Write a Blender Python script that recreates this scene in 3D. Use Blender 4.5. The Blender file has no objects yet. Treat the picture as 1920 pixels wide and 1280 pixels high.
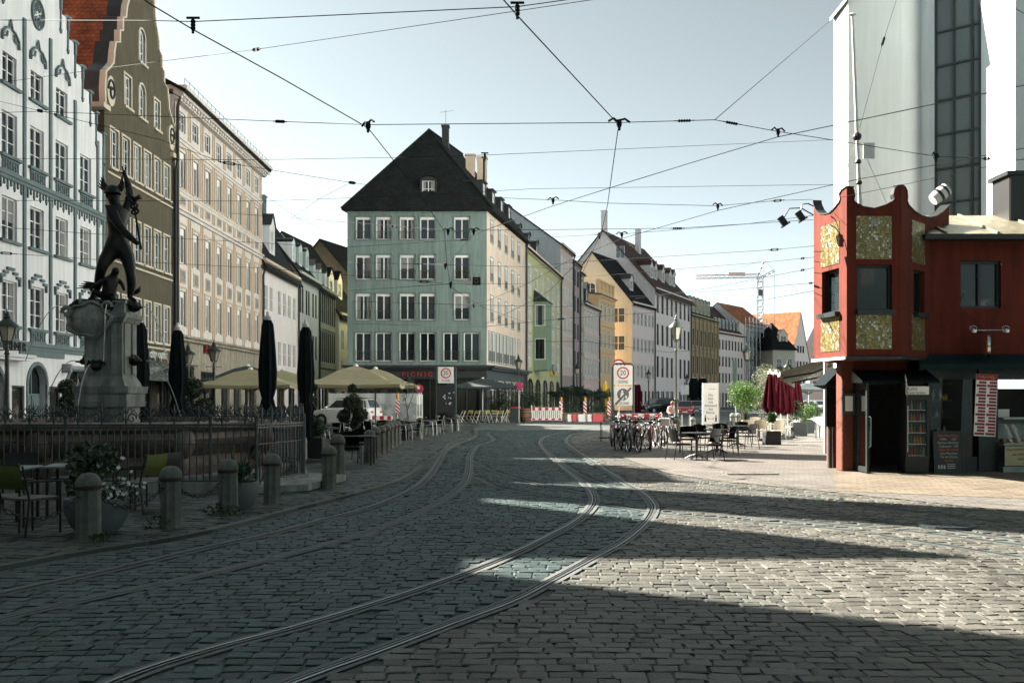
import bpy, math, random
import numpy as np
from mathutils import Vector, Matrix
random.seed(11)
PI = math.pi
F = 1867.0; HZ = 748.0; H = 1.65
scene = bpy.context.scene
COL = scene.collection
def P(px, py, Y): return Vector(((px-960)/F*Y, Y, H+(HZ-py)/F*Y))
def G(px, py):
    Y = F*H/(py-HZ)
    return Vector(((px-960)/F*Y, Y, 0.0))
def X(px, Y): return (px-960)/F*Y
def Zat(py, Y): return H+(HZ-py)/F*Y
U = random.uniform

# ---------------------------------------------------------------- mesh builder
class MB:
    def __init__(s): s.v = []; s.f = []; s.m = []; s.T = None; s.mi = 0
    def add(s, vs, fs, mi=None):
        o = len(s.v); mi = s.mi if mi is None else mi
        if s.T is not None: vs = [s.T @ Vector(q) for q in vs]
        s.v += [tuple(q) for q in vs]
        for f in fs:
            s.f.append(tuple(i+o for i in f)); s.m.append(mi)
        return s
    def quad(s, a, b, c, d, mi=None): return s.add([a, b, c, d], [(0, 1, 2, 3)], mi)
    def poly(s, pts, mi=None): return s.add(pts, [tuple(range(len(pts)))], mi)
    def box(s, x0, y0, z0, x1, y1, z1, mi=None):
        return s.add([(x0,y0,z0),(x1,y0,z0),(x1,y1,z0),(x0,y1,z0),(x0,y0,z1),(x1,y0,z1),(x1,y1,z1),(x0,y1,z1)],
                     [(0,3,2,1),(4,5,6,7),(0,1,5,4),(1,2,6,5),(2,3,7,6),(3,0,4,7)], mi)
    def bbox(s, x0, y0, z0, x1, y1, z1, b, mi=None):
        # box with chamfered vertical and top edges
        pr = [(x0+b,y0),(x1-b,y0),(x1,y0+b),(x1,y1-b),(x1-b,y1),(x0+b,y1),(x0,y1-b),(x0,y0+b)]
        c = ((x0+x1)/2, (y0+y1)/2)
        def ins(p):
            return (p[0]+(b if p[0] < c[0] else -b)*0.7, p[1]+(b if p[1] < c[1] else -b)*0.7)
        vs = [(p[0],p[1],z0) for p in pr]+[(p[0],p[1],z1-b) for p in pr]+[(*ins(p),z1) for p in pr]
        fs = [tuple(range(7,-1,-1)), tuple(range(16,24))]
        for k in (0, 8):
            for i in range(8): fs.append((k+i, k+(i+1)%8, k+8+(i+1)%8, k+8+i))
        return s.add(vs, fs, mi)
    def tube(s, pts, r, n=6, mi=None, cap=True):
        pts = [Vector(p) for p in pts]; rs = r if isinstance(r, (list, tuple)) else [r]*len(pts)
        vs = []; fs = []; up = None
        for i, p in enumerate(pts):
            a = pts[max(i-1, 0)]; b = pts[min(i+1, len(pts)-1)]
            d = (b-a).normalized() if (b-a).length > 1e-9 else Vector((0,0,1))
            if up is None:
                up = Vector((0,0,1)) if abs(d.z) < .9 else Vector((1,0,0))
            sx = d.cross(up)
            if sx.length < 1e-5: sx = d.orthogonal()
            sx.normalize(); sy = sx.cross(d).normalized(); up = sy
            for k in range(n):
                t = 2*PI*k/n
                vs.append(p + sx*math.cos(t)*rs[i] + sy*math.sin(t)*rs[i])
        for i in range(len(pts)-1):
            for k in range(n):
                fs.append((i*n+k, i*n+(k+1)%n, (i+1)*n+(k+1)%n, (i+1)*n+k))
        if cap:
            fs.append(tuple(range(n-1, -1, -1))); e = (len(pts)-1)*n; fs.append(tuple(range(e, e+n)))
        return s.add(vs, fs, mi)
    def lathe(s, prof, n=16, c=(0,0,0), mi=None, a0=0.0, sx=1.0, sy=1.0):
        vs = []; fs = []
        for r, z in prof:
            for k in range(n):
                t = a0+2*PI*k/n
                vs.append((c[0]+r*math.cos(t)*sx, c[1]+r*math.sin(t)*sy, c[2]+z))
        for i in range(len(prof)-1):
            for k in range(n):
                fs.append((i*n+k, i*n+(k+1)%n, (i+1)*n+(k+1)%n, (i+1)*n+k))
        if prof[0][0] > 1e-4: fs.append(tuple(range(n-1, -1, -1)))
        if prof[-1][0] > 1e-4:
            e = (len(prof)-1)*n; fs.append(tuple(range(e, e+n)))
        return s.add(vs, fs, mi)
    def ball(s, c, r, n=10, mi=None, sq=(1,1,1)):
        pr = [(max(1e-5, math.sin(PI*i/n))*r, -math.cos(PI*i/n)*r*sq[2]/1.0) for i in range(n+1)]
        return s.lathe(pr, n+4, c, mi, 0, sq[0], sq[1])
    def prism(s, poly, a, b, axis='y', mi=None):
        # polygon in the plane across `axis`, swept from a to b
        n = len(poly)
        def pt(p, t):
            return {'y': (p[0], t, p[1]), 'x': (t, p[0], p[1]), 'z': (p[0], p[1], t)}[axis]
        vs = [pt(p, a) for p in poly]+[pt(p, b) for p in poly]
        fs = [tuple(range(n)), tuple(range(2*n-1, n-1, -1))]
        for i in range(n): fs.append((i, i+n, (i+1)%n+n, (i+1)%n))
        return s.add(vs, fs, mi)
    def bar(s, a, b, w, h, mi=None):
        # rectangular bar from a to b
        a = Vector(a); b = Vector(b); d = (b-a).normalized()
        up = Vector((0,0,1)) if abs(d.z) < .95 else Vector((0,1,0))
        sx = d.cross(up).normalized()*w/2; sy = sx.cross(d).normalized()*h/2
        vs = [a-sx-sy, a+sx-sy, a+sx+sy, a-sx+sy, b-sx-sy, b+sx-sy, b+sx+sy, b-sx+sy]
        return s.add(vs, [(0,3,2,1),(4,5,6,7),(0,1,5,4),(1,2,6,5),(2,3,7,6),(3,0,4,7)], mi)
    def mesh(s, name, mats, smooth=False):
        me = bpy.data.meshes.new(name)
        me.from_pydata(s.v, [], s.f)
        for m in (mats if isinstance(mats, (list, tuple)) else [mats]): me.materials.append(m)
        me.polygons.foreach_set('material_index', s.m)
        if smooth: me.polygons.foreach_set('use_smooth', [True]*len(s.f))
        me.update()
        if smooth == 'auto' or smooth is True:
            try: me.set_sharp_from_angle(angle=math.radians(40))
            except Exception: pass
        return me
    def obj(s, name, mats, parent=None, smooth=False, loc=(0,0,0), rz=0):
        return link(name, s.mesh(name, mats, smooth), parent, loc, rz)
def link(name, data, parent=None, loc=(0,0,0), rz=0):
    o = bpy.data.objects.new(name, data); COL.objects.link(o)
    o.location = loc; o.rotation_euler = (0, 0, rz)
    if parent is not None: o.parent = parent
    return o
def tag(o, label, cat, group=None, kind=None):
    o['label'] = label; o['category'] = cat
    if group: o['group'] = group
    if kind: o['kind'] = kind
    return o
def thing(name, label, cat, loc=(0,0,0), rz=0, group=None):
    return tag(link(name, None, None, loc, rz), label, cat, group)
def structure(o):
    o['kind'] = 'structure'; return o
def dup(root, loc, rz=0, label=None, group=None, sc=None):
    kids = {}
    def cp(o, par):
        c = o.copy(); COL.objects.link(c)
        if par is not None: c.parent = par
        for ch in o.children: cp(ch, c)
        return c
    r = cp(root, None)
    r.location = loc; r.rotation_euler = (0, 0, rz)
    if label: r['label'] = label
    if group: r['group'] = group
    if sc: r.scale = (sc,)*3 if not isinstance(sc, tuple) else sc
    return r
def text(body, size, parent, loc, rot, m, ext=.004, name='lettering', sx=1.0, align='CENTER', shear=0, sp=1.0):
    c = bpy.data.curves.new(name, 'FONT'); c.body = body; c.size = size; c.extrude = ext
    c.align_x = align; c.align_y = 'CENTER'; c.shear = shear; c.space_line = sp
    c.materials.append(m); c.resolution_u = 3
    tmp = bpy.data.objects.new('tmp', c); COL.objects.link(tmp)
    dg = bpy.context.evaluated_depsgraph_get(); me = bpy.data.meshes.new_from_object(tmp.evaluated_get(dg))
    bpy.data.objects.remove(tmp); bpy.data.curves.remove(c)
    o = link(name, me, parent); o.location = loc; o.rotation_euler = rot; o.scale = (sx, 1, 1)
    return o

# ---------------------------------------------------------------- materials
def mat(name, col, rough=.7, metal=0.0, var=.12, scale=3.0, bump=0.0, bscale=40.0, col2=None, spec=.4, streak=0.0, detail=5, emit=None, island=0.0, trans=0.0):
    m = bpy.data.materials.new(name); m.use_nodes = True
    nt = m.node_tree; N = nt.nodes; L = nt.links
    b = N['Principled BSDF']
    b.inputs['Roughness'].default_value = rough; b.inputs['Metallic'].default_value = metal
    b.inputs['Specular IOR Level'].default_value = spec
    tc = N.new('ShaderNodeTexCoord')
    no = N.new('ShaderNodeTexNoise'); no.inputs['Scale'].default_value = scale; no.inputs['Detail'].default_value = detail
    no.inputs['Roughness'].default_value = .65
    L.new(tc.outputs['Object'], no.inputs['Vector'])
    rp = N.new('ShaderNodeValToRGB')
    c2 = col2 or tuple(min(1, c*(1+var)) for c in col); c1 = tuple(c*(1-var) for c in col) if not col2 else col
    rp.color_ramp.elements[0].position = .3; rp.color_ramp.elements[0].color = (*c1, 1)
    rp.color_ramp.elements[1].position = .7; rp.color_ramp.elements[1].color = (*c2, 1)
    L.new(no.outputs['Fac'], rp.inputs['Fac'])
    out = rp.outputs['Color']
    if streak:
        mp = N.new('ShaderNodeMapping'); mp.inputs['Scale'].default_value = (6, 6, .35)
        L.new(tc.outputs['Object'], mp.inputs['Vector'])
        n2 = N.new('ShaderNodeTexNoise'); n2.inputs['Scale'].default_value = 1.0; n2.inputs['Detail'].default_value = 6
        L.new(mp.outputs['Vector'], n2.inputs['Vector'])
        r2 = N.new('ShaderNodeMapRange'); r2.inputs['From Min'].default_value = .35; r2.inputs['From Max'].default_value = .75
        r2.inputs['To Min'].default_value = 1.0; r2.inputs['To Max'].default_value = 1.0-min(.6, streak*1.5)
        L.new(n2.outputs['Fac'], r2.inputs['Value'])
        mx = N.new('ShaderNodeMix'); mx.data_type = 'RGBA'; mx.blend_type = 'MULTIPLY'; mx.inputs['Factor'].default_value = 1
        L.new(out, mx.inputs['A']); L.new(r2.outputs['Result'], mx.inputs['B']); out = mx.outputs['Result']
    if island:
        g = N.new('ShaderNodeNewGeometry')
        r3 = N.new('ShaderNodeMapRange'); r3.inputs['To Min'].default_value = 1-island; r3.inputs['To Max'].default_value = 1+island
        L.new(g.outputs['Random Per Island'], r3.inputs['Value'])
        mx = N.new('ShaderNodeMix'); mx.data_type = 'RGBA'; mx.blend_type = 'MULTIPLY'; mx.inputs['Factor'].default_value = 1
        L.new(out, mx.inputs['A']); L.new(r3.outputs['Result'], mx.inputs['B']); out = mx.outputs['Result']
    L.new(out, b.inputs['Base Color'])
    if bump:
        nb = N.new('ShaderNodeTexNoise'); nb.inputs['Scale'].default_value = bscale; nb.inputs['Detail'].default_value = 6
        L.new(tc.outputs['Object'], nb.inputs['Vector'])
        bp = N.new('ShaderNodeBump'); bp.inputs['Strength'].default_value = bump; bp.inputs['Distance'].default_value = .02
        L.new(nb.outputs['Fac'], bp.inputs['Height']); L.new(bp.outputs['Normal'], b.inputs['Normal'])
    if emit:
        b.inputs['Emission Color'].default_value = (*emit[:3], 1); b.inputs['Emission Strength'].default_value = emit[3]
    if trans:
        b.inputs['Transmission Weight'].default_value = trans
    return m
def leafmat(name, c1, c2, trl=.35):
    m = bpy.data.materials.new(name); m.use_nodes = True
    nt = m.node_tree; N = nt.nodes; L = nt.links; b = N['Principled BSDF']
    g = N.new('ShaderNodeNewGeometry'); rp = N.new('ShaderNodeValToRGB')
    rp.color_ramp.elements[0].color = (*c1, 1); rp.color_ramp.elements[1].color = (*c2, 1)
    L.new(g.outputs['Random Per Island'], rp.inputs['Fac']); L.new(rp.outputs['Color'], b.inputs['Base Color'])
    b.inputs['Roughness'].default_value = .5
    t = N.new('ShaderNodeBsdfTranslucent'); L.new(rp.outputs['Color'], t.inputs['Color'])
    mx = N.new('ShaderNodeMixShader'); mx.inputs[0].default_value = trl
    L.new(b.outputs[0], mx.inputs[1]); L.new(t.outputs[0], mx.inputs[2]); L.new(mx.outputs[0], N['Material Output'].inputs[0])
    return m
def tilemat(name, c1, c2, mort, bw, bh, rough=.8, bump=.5, axis='XZ', msize=.012, offset=.5, var=None, squash=1.0):
    # brick-texture surface; axis says which object axes carry the pattern
    m = bpy.data.materials.new(name); m.use_nodes = True
    nt = m.node_tree; N = nt.nodes; L = nt.links; b = N['Principled BSDF']; b.inputs['Roughness'].default_value = rough; b.inputs['Specular IOR Level'].default_value = .2
    tc = N.new('ShaderNodeTexCoord'); sp = N.new('ShaderNodeSeparateXYZ'); cb = N.new('ShaderNodeCombineXYZ')
    L.new(tc.outputs['Object'], sp.inputs[0]); L.new(sp.outputs[axis[0]], cb.inputs['X']); L.new(sp.outputs[axis[1]], cb.inputs['Y'])
    n0 = N.new('ShaderNodeTexNoise'); n0.inputs['Scale'].default_value = 2.5; L.new(cb.outputs[0], n0.inputs['Vector'])
    va = N.new('ShaderNodeVectorMath'); va.operation = 'MULTIPLY_ADD'; va.inputs[1].default_value = (bw*.25, bh*.25, 0)
    L.new(n0.outputs['Color'], va.inputs[0]); L.new(cb.outputs[0], va.inputs[2])
    br = N.new('ShaderNodeTexBrick'); br.inputs['Scale'].default_value = 1; br.inputs['Brick Width'].default_value = bw; br.inputs['Row Height'].default_value = bh
    br.inputs['Color1'].default_value = (*c1, 1); br.inputs['Color2'].default_value = (*c2, 1); br.inputs['Mortar'].default_value = (*mort, 1)
    br.inputs['Mortar Size'].default_value = msize; br.inputs['Mortar Smooth'].default_value = .6; br.offset = offset
    L.new(va.outputs[0], br.inputs['Vector'])
    no = N.new('ShaderNodeTexNoise'); no.inputs['Scale'].default_value = .9; no.inputs['Detail'].default_value = 8; L.new(cb.outputs[0], no.inputs['Vector'])
    mr = N.new('ShaderNodeMapRange'); mr.inputs['From Min'].default_value = .3; mr.inputs['From Max'].default_value = .7
    mr.inputs['To Min'].default_value = 1-(var or .25); mr.inputs['To Max'].default_value = 1+(var or .25); L.new(no.outputs['Fac'], mr.inputs['Value'])
    mx = N.new('ShaderNodeMix'); mx.data_type = 'RGBA'; mx.blend_type = 'MULTIPLY'; mx.inputs['Factor'].default_value = 1
    L.new(br.outputs['Color'], mx.inputs['A']); L.new(mr.outputs['Result'], mx.inputs['B']); L.new(mx.outputs['Result'], b.inputs['Base Color'])
    bp = N.new('ShaderNodeBump'); bp.inputs['Strength'].default_value = bump; bp.inputs['Distance'].default_value = .02; bp.invert = True
    L.new(br.outputs['Fac'], bp.inputs['Height']); L.new(bp.outputs['Normal'], b.inputs['Normal'])
    return m
def glassmat(name, col=(.012,.02,.022), rough=.06, var=1.0):
    m = bpy.data.materials.new(name); m.use_nodes = True
    nt = m.node_tree; N = nt.nodes; L = nt.links; b = N['Principled BSDF']
    oi = N.new('ShaderNodeObjectInfo'); rp = N.new('ShaderNodeValToRGB')
    rp.color_ramp.elements[0].color = (*[c*.5 for c in col], 1); rp.color_ramp.elements[1].color = (*[c*(1+var) for c in col], 1)
    L.new(oi.outputs['Random'], rp.inputs['Fac']); L.new(rp.outputs['Color'], b.inputs['Base Color'])
    b.inputs['Roughness'].default_value = rough; b.inputs['Specular IOR Level'].default_value = .55
    tc = N.new('ShaderNodeTexCoord'); no = N.new('ShaderNodeTexNoise'); no.inputs['Scale'].default_value = 1.3; L.new(tc.outputs['Object'], no.inputs['Vector'])
    bp = N.new('ShaderNodeBump'); bp.inputs['Strength'].default_value = .06; bp.inputs['Distance'].default_value = .05
    L.new(no.outputs['Fac'], bp.inputs['Height']); L.new(bp.outputs['Normal'], b.inputs['Normal'])
    return m
M = {}
M['glass'] = glassmat('window_glass')
M['glass_shop'] = glassmat('shop_glass', (.02,.022,.02), .04)
M['glass_pale'] = glassmat('pale_glass', (.10,.13,.135), .08, .5)
M['curtain'] = mat('curtain_cloth', (.20,.21,.20), .9, var=.2, scale=6)
M['white'] = mat('white_paint', (.72,.73,.72), .5, var=.05)
M['white_trim'] = mat('white_trim', (.60,.57,.53), .7, var=.08)
M['black'] = mat('black_paint', (.012,.013,.013), .45)
M['dark'] = mat('dark_metal', (.02,.023,.024), .45, .3)
M['steel'] = mat('galvanised_steel', (.42,.43,.43), .38, .9, var=.15)
M['chrome'] = mat('polished_metal', (.6,.6,.6), .2, 1.0, var=.05)
M['iron'] = mat('painted_iron', (.045,.062,.064), .5, .2, var=.25, scale=8)
M['wire'] = mat('wire_metal', (.012,.017,.021), .8, spec=.1)
M['lampgreen'] = mat('lamp_green_paint', (.022,.034,.028), .42, .1, var=.3, scale=12)
M['lampglass'] = glassmat('lamp_glass', (.30,.29,.24), .12, .3)
M['bronze'] = mat('dark_bronze', (.010,.013,.012), .42, .5, var=.5, scale=6, bump=.25, bscale=14)
M['stone'] = mat('weathered_stone', (.25,.28,.262), .85, var=.25, scale=2.2, bump=.35, bscale=26, streak=.45)
M['redmarble'] = mat('red_marble', (.11,.07,.05), .62, var=.5, scale=1.6, bump=.25, bscale=12, streak=.45, col2=(.24,.22,.19))
M['bollard'] = mat('bollard_stone', (.155,.170,.150), .9, var=.28, scale=5, bump=.5, bscale=60, streak=.5)
M['red'] = mat('red_paint', (.45,.02,.02), .45)
M['signred'] = mat('sign_red', (.42,.02,.03), .4)
M['signblue'] = mat('sign_blue', (.03,.08,.35), .4)
M['signwhite'] = mat('sign_white', (.72,.72,.70), .45, var=.04)
M['orange'] = mat('beacon_orange', (.75,.28,.02), .35)
M['yellow'] = mat('yellow_paint', (.65,.42,.04), .5)
M['wood'] = mat('brown_wood', (.16,.08,.04), .6, var=.3, scale=9)
M['bark'] = mat('bark', (.09,.07,.05), .9, var=.4, scale=14, bump=.6)
M['soil'] = mat('soil', (.03,.022,.016), .95)
M['leaf_dark'] = leafmat('dark_leaves', (.010,.026,.012), (.04,.075,.03), .2)
M['leaf_mid'] = leafmat('mid_leaves', (.009,.030,.008), (.032,.075,.014), .3)
M['leaf_bright'] = leafmat('bright_leaves', (.025,.07,.008), (.075,.15,.02), .4)
M['leaf_olive'] = leafmat('olive_leaves', (.07,.09,.05), (.18,.20,.13), .3)
M['leaf_palm'] = leafmat('palm_leaves', (.012,.032,.020), (.04,.075,.05), .25)
M['flower'] = leafmat('white_petals', (.7,.72,.7), (.8,.8,.8), .3)
M['rubber'] = mat('tyre_rubber', (.012,.012,.012), .8)
M['plastic'] = mat('grey_plastic', (.12,.12,.12), .5)

# ---------------------------------------------------------------- facades
def facade(mb, W, Ht, holes, dep=.22, x0=0.0, z0=0.0, y=0.0, mw=0, mr=0, arches=()):
    """vertical wall in the local x-z plane (outside = -y) with real openings"""
    holes = [h for h in holes]
    xs = sorted(set([x0, W]+[round(h[0], 4) for h in holes]+[round(h[0]+h[2], 4) for h in holes]))
    zs = sorted(set([z0, Ht]+[round(h[1], 4) for h in holes]+[round(h[1]+h[3], 4) for h in holes]))
    xs = [x for x in xs if x0-1e-6 <= x <= W+1e-6]; zs = [z for z in zs if z0-1e-6 <= z <= Ht+1e-6]
    for j in range(len(zs)-1):
        zc = (zs[j]+zs[j+1])/2; run = None
        for i in range(len(xs)-1):
            xc = (xs[i]+xs[i+1])/2
            inside = any(h[0] < xc < h[0]+h[2] and h[1] < zc < h[1]+h[3] for h in holes)
            if not inside and run is None: run = xs[i]
            if run is not None and (inside or i == len(xs)-2):
                e = xs[i] if inside else xs[i+1]
                mb.quad((run,y,zs[j]), (e,y,zs[j]), (e,y,zs[j+1]), (run,y,zs[j+1]), mw)
                run = None
    for h in holes:
        a, b, c, d = h[0], h[1], h[0]+h[2], h[1]+h[3]
        arch = len(h) > 4 and h[4]
        if arch:
            r = h[2]/2; rz = min(r, h[3])*(h[4] if isinstance(h[4], float) else 1.0); n = 10; zc = d-rz; xc = a+r
            arc = [(xc-r*math.cos(PI*k/n), zc+rz*math.sin(PI*k/n)) for k in range(n+1)]
            for k in range(n):
                p, q = arc[k], arc[k+1]
                cx = a if k < n/2 else c
                mb.poly([(cx,y,d), (p[0],y,p[1]), (q[0],y,q[1])] , mw)
                mb.quad((p[0],y,p[1]), (p[0],y+dep,p[1]), (q[0],y+dep,q[1]), (q[0],y,q[1]), mr)
            mb.poly([(a,y,d), (xc,y,d), (c,y,d), (xc,y,zc+rz)], mw) if False else None
            mb.quad((a,y,b), (a,y+dep,b), (a,y+dep,zc), (a,y,zc), mr)
            mb.quad((c,y,zc), (c,y+dep,zc), (c,y+dep,b), (c,y,b), mr)
        else:
            mb.quad((a,y,b), (a,y+dep,b), (a,y+dep,d), (a,y,d), mr)
            mb.quad((c,y,d), (c,y+dep,d), (c,y+dep,b), (c,y,b), mr)
            mb.quad((a,y,d), (a,y+dep,d), (c,y+dep,d), (c,y,d), mr)
        mb.quad((a,y,b), (c,y,b), (c,y+dep,b), (a,y+dep,b), mr)
    return mb
_wcache = {}
def window(par, x, z, w, h, dep=.16, cols=2, rows=2, fm='white', gm='glass', ft=.06, sur=None, st=.14, sp=.03, sill=None, blind=None, rail=None, arch=0, head=None, y=0.0, tr=None, name='window'):
    """one window: frame mesh (with its surround and sill) and the pane as a child"""
    key = (round(w,3), round(h,3), dep, cols, rows, fm, gm, ft, sur, st, sp, sill, blind, rail, arch, head, tr)
    if key not in _wcache:
        mats = [M[fm], M[sur or fm], M[sill or sur or fm], M[rail or 'iron'], M['white']]
        mb = MB(); y0, y1 = dep-.05, dep+.02
        if arch:
            r = w/2; rz = r*(arch if isinstance(arch, float) else 1); zc = h-rz; n = 10
            o = [(0,0), (0,zc)]+[(r-r*math.cos(PI*k/n), zc+rz*math.sin(PI*k/n)) for k in range(1,n)]+[(w,zc), (w,0)]
            i = [(ft,ft), (ft,zc)]+[(r-(r-ft)*math.cos(PI*k/n), zc+(rz-ft)*math.sin(PI*k/n)) for k in range(1,n)]+[(w-ft,zc), (w-ft,ft)]
            m_ = len(o)
            for k in range(m_):
                l = (k+1) % m_
                mb.quad((*[o[k][0]],y0,o[k][1]), (o[l][0],y0,o[l][1]), (i[l][0],y0,i[l][1]), (i[k][0],y0,i[k][1]))
                mb.quad((i[k][0],y0,i[k][1]), (i[l][0],y0,i[l][1]), (i[l][0],y1,i[l][1]), (i[k][0],y1,i[k][1]))
        else:
            mb.box(0,y0,0,ft,y1,h); mb.box(w-ft,y0,0,w,y1,h); mb.box(ft,y0,0,w-ft,y1,ft); mb.box(ft,y0,h-ft,w-ft,y1,h)
        hh = h-ft if not arch else h-ft-.02
        if blind: mb.box(ft,y0-.02,h-ft-blind,w-ft,y1-.002,h-ft,4)
        if cols > 1:
            for k in range(1, cols):
                xc = w*k/cols; mb.box(xc-ft*.55,y0-.012,ft,xc+ft*.55,y1-.004,hh)
        if tr is not None: mb.box(ft,y0-.006,h*tr-ft*.5,w-ft,y1-.008,h*tr+ft*.5)
        elif rows > 1:
            for k in range(1, rows):
                zc = h*k/rows; mb.box(ft,y0+.01,zc-ft*.25,w-ft,y1-.008,zc+ft*.25)
        if sur:
            if arch:
                r = w/2; rz = r*(arch if isinstance(arch, float) else 1); zc = h-rz; n = 10
                mb.box(-st,-sp,0,0,.02,zc,1); mb.box(w,-sp,0,w+st,.02,zc,1)
                for k in range(n):
                    t0, t1 = PI*k/n, PI*(k+1)/n
                    q = [(r-(r+e)*math.cos(t), zc+(rz+e)*math.sin(t)) for t in (t0,t1) for e in (0,st)]
                    mb.quad((q[0][0],-sp,q[0][1]), (q[1][0],-sp,q[1][1]), (q[3][0],-sp,q[3][1]), (q[2][0],-sp,q[2][1]), 1)
                    mb.quad((q[1][0],-sp,q[1][1]), (q[1][0],.01,q[1][1]), (q[3][0],.01,q[3][1]), (q[3][0],-sp,q[3][1]), 1)
            else:
                mb.box(-st,-sp,-.0,0,.01,h,1); mb.box(w,-sp,0,w+st,.01,h,1); mb.box(-st,-sp,h,w+st,.01,h+st,1)
                if not sill: mb.box(-st,-sp,-st,w+st,.01,0,1)
        if head:
            zt = h+(st if sur else 0)
            if head == 'cornice': mb.box(-st-.06,-.16,zt+.04,w+st+.06,.01,zt+.16,2)
            if head == 'gable':
                mb.prism([(-st-.08,zt+.03),(w+st+.08,zt+.03),(w/2,zt+.42)], -.13, .01, 'y', 2)
            if head == 'seg':
                n = 8; pts = [(-st-.08+(w+2*st+.16)*k/n, zt+.05+.3*math.sin(PI*k/n)) for k in range(n+1)]
                mb.prism(pts, -.13, .01, 'y', 2)
        if sill: mb.box(-st-.03,-.12,-.1,w+st+.03,.02,0,2)
        if rail:
            hr = min(h*.36, .95); mb.box(.0,-.03,hr-.03,w,-.005,hr,3); mb.box(.0,-.03,.06,w,-.005,.085,3)
            n = max(6, int(w/.12))
            for k in range(n+1):
                xx = .01+(w-.02)*k/n; mb.box(xx-.008,-.024,.08,xx+.008,-.011,hr-.02,3)
        pb = MB().quad((ft*.8,dep,ft*.8), (w-ft*.8,dep,ft*.8), (w-ft*.8,dep,h-ft*.8-(w*.3 if arch else 0)), (ft*.8,dep,h-ft*.8-(w*.3 if arch else 0)))
        if arch:
            r = w/2; rz = r*(arch if isinstance(arch, float) else 1); zc = h-rz
            pb = MB().poly([(ft*.8,dep,ft*.8), (w-ft*.8,dep,ft*.8), (w-ft*.8,dep,zc)]+[(r+(r-ft*.8)*math.cos(PI*k/8),dep,zc+(rz-ft*.8)*math.sin(PI*k/8)) for k in range(1,8)]+[(ft*.8,dep,zc)])
        _wcache[key] = (mb.mesh(name, mats), pb.mesh('pane', M[gm]))
    fme, pme = _wcache[key]
    o = link(name, fme, par, (x, y, z))
    link('pane', pme, o, (0, U(-.01,.01), 0))
    if gm == 'glass' and h > 1.2 and not arch and random.random() < .3:
        k2 = ('curtain', round(w,2), round(h,2), dep, random.randint(0,2))
        if k2 not in _wcache:
            c = MB(); v = k2[4]; n = 5
            for a0, b0 in (((ft,w*.3),(w*.7,w-ft)) if v == 0 else (((ft,w-ft),) if v == 1 else ((ft,w*.46),))):
                z0 = ft if v != 1 else h*.45
                for k in range(n):
                    p, q = a0+(b0-a0)*k/n, a0+(b0-a0)*(k+1)/n; y0 = dep-.012-.008*(k % 2); y1_ = dep-.012-.008*((k+1) % 2)
                    c.quad((p,y0,z0),(q,y1_,z0),(q,y1_,h-ft),(p,y0,h-ft))
            _wcache[k2] = c.mesh('curtain', M['curtain'])
        link('curtain', _wcache[k2], o)
    return o
def grid_windows(par, holes, xs, zs, w, h, **k):
    for z in zs:
        for x in xs:
            holes.append((x-w/2, z, w, h) + ((k['arch'],) if k.get('arch') else ()))
            window(par, x-w/2, z, w, h, **k)
def gable_roof(mb, x0, x1, y0, y1, ze, zr, along='x', over=.4, th=.16, mi=0, ridge=None):
    """pitched roof slabs; along = direction of the ridge"""
    if along == 'x':
        ym = ridge if ridge is not None else (y0+y1)/2
        s1 = (zr-ze)/(ym-y0); s2 = (zr-ze)/(y1-ym)
        A = (y0-over, ze-s1*over); B = (ym, zr); C = (y1+over, ze-s2*over)
        mb.prism([A, B, (B[0],B[1]-th), (A[0]+.02,A[1]-th)], x0-over*.4, x1+over*.4, 'x', mi)
        mb.prism([B, C, (C[0]-.02,C[1]-th), (B[0],B[1]-th)], x0-over*.4, x1+over*.4, 'x', mi)
    else:
        xm = ridge if ridge is not None else (x0+x1)/2
        s1 = (zr-ze)/(xm-x0); s2 = (zr-ze)/(x1-xm)
        A = (x0-over, ze-s1*over); B = (xm, zr); C = (x1+over, ze-s2*over)
        mb.prism([A, B, (B[0],B[1]-th), (A[0]+.02,A[1]-th)], y0-over*.4, y1+over*.4, 'y', mi)
        mb.prism([B, C, (C[0]-.02,C[1]-th), (B[0],B[1]-th)], y0-over*.4, y1+over*.4, 'y', mi)
    return mb
def shell(mb, W, D, Ht, mw=0, x0=0.0, gable=None):
    """side, back and top faces of a house behind its facade"""
    if gable is None: gable = 0
    zr = gable
    mb.quad((x0,D,0), (W,D,0), (W,D,Ht), (x0,D,Ht), mw)
    if zr:
        for x in (x0, W): mb.poly([(x,0,0), (x,D,0), (x,D,Ht), (x,D/2,zr), (x,0,Ht)], mw)
    else:
        for x in (x0, W): mb.quad((x,0,0), (x,D,0), (x,D,Ht), (x,0,Ht), mw)
        mb.quad((x0,0,Ht), (W,0,Ht), (W,D,Ht), (x0,D,Ht), mw)
    # inner dark backing keeps light out
    return mb
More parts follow.
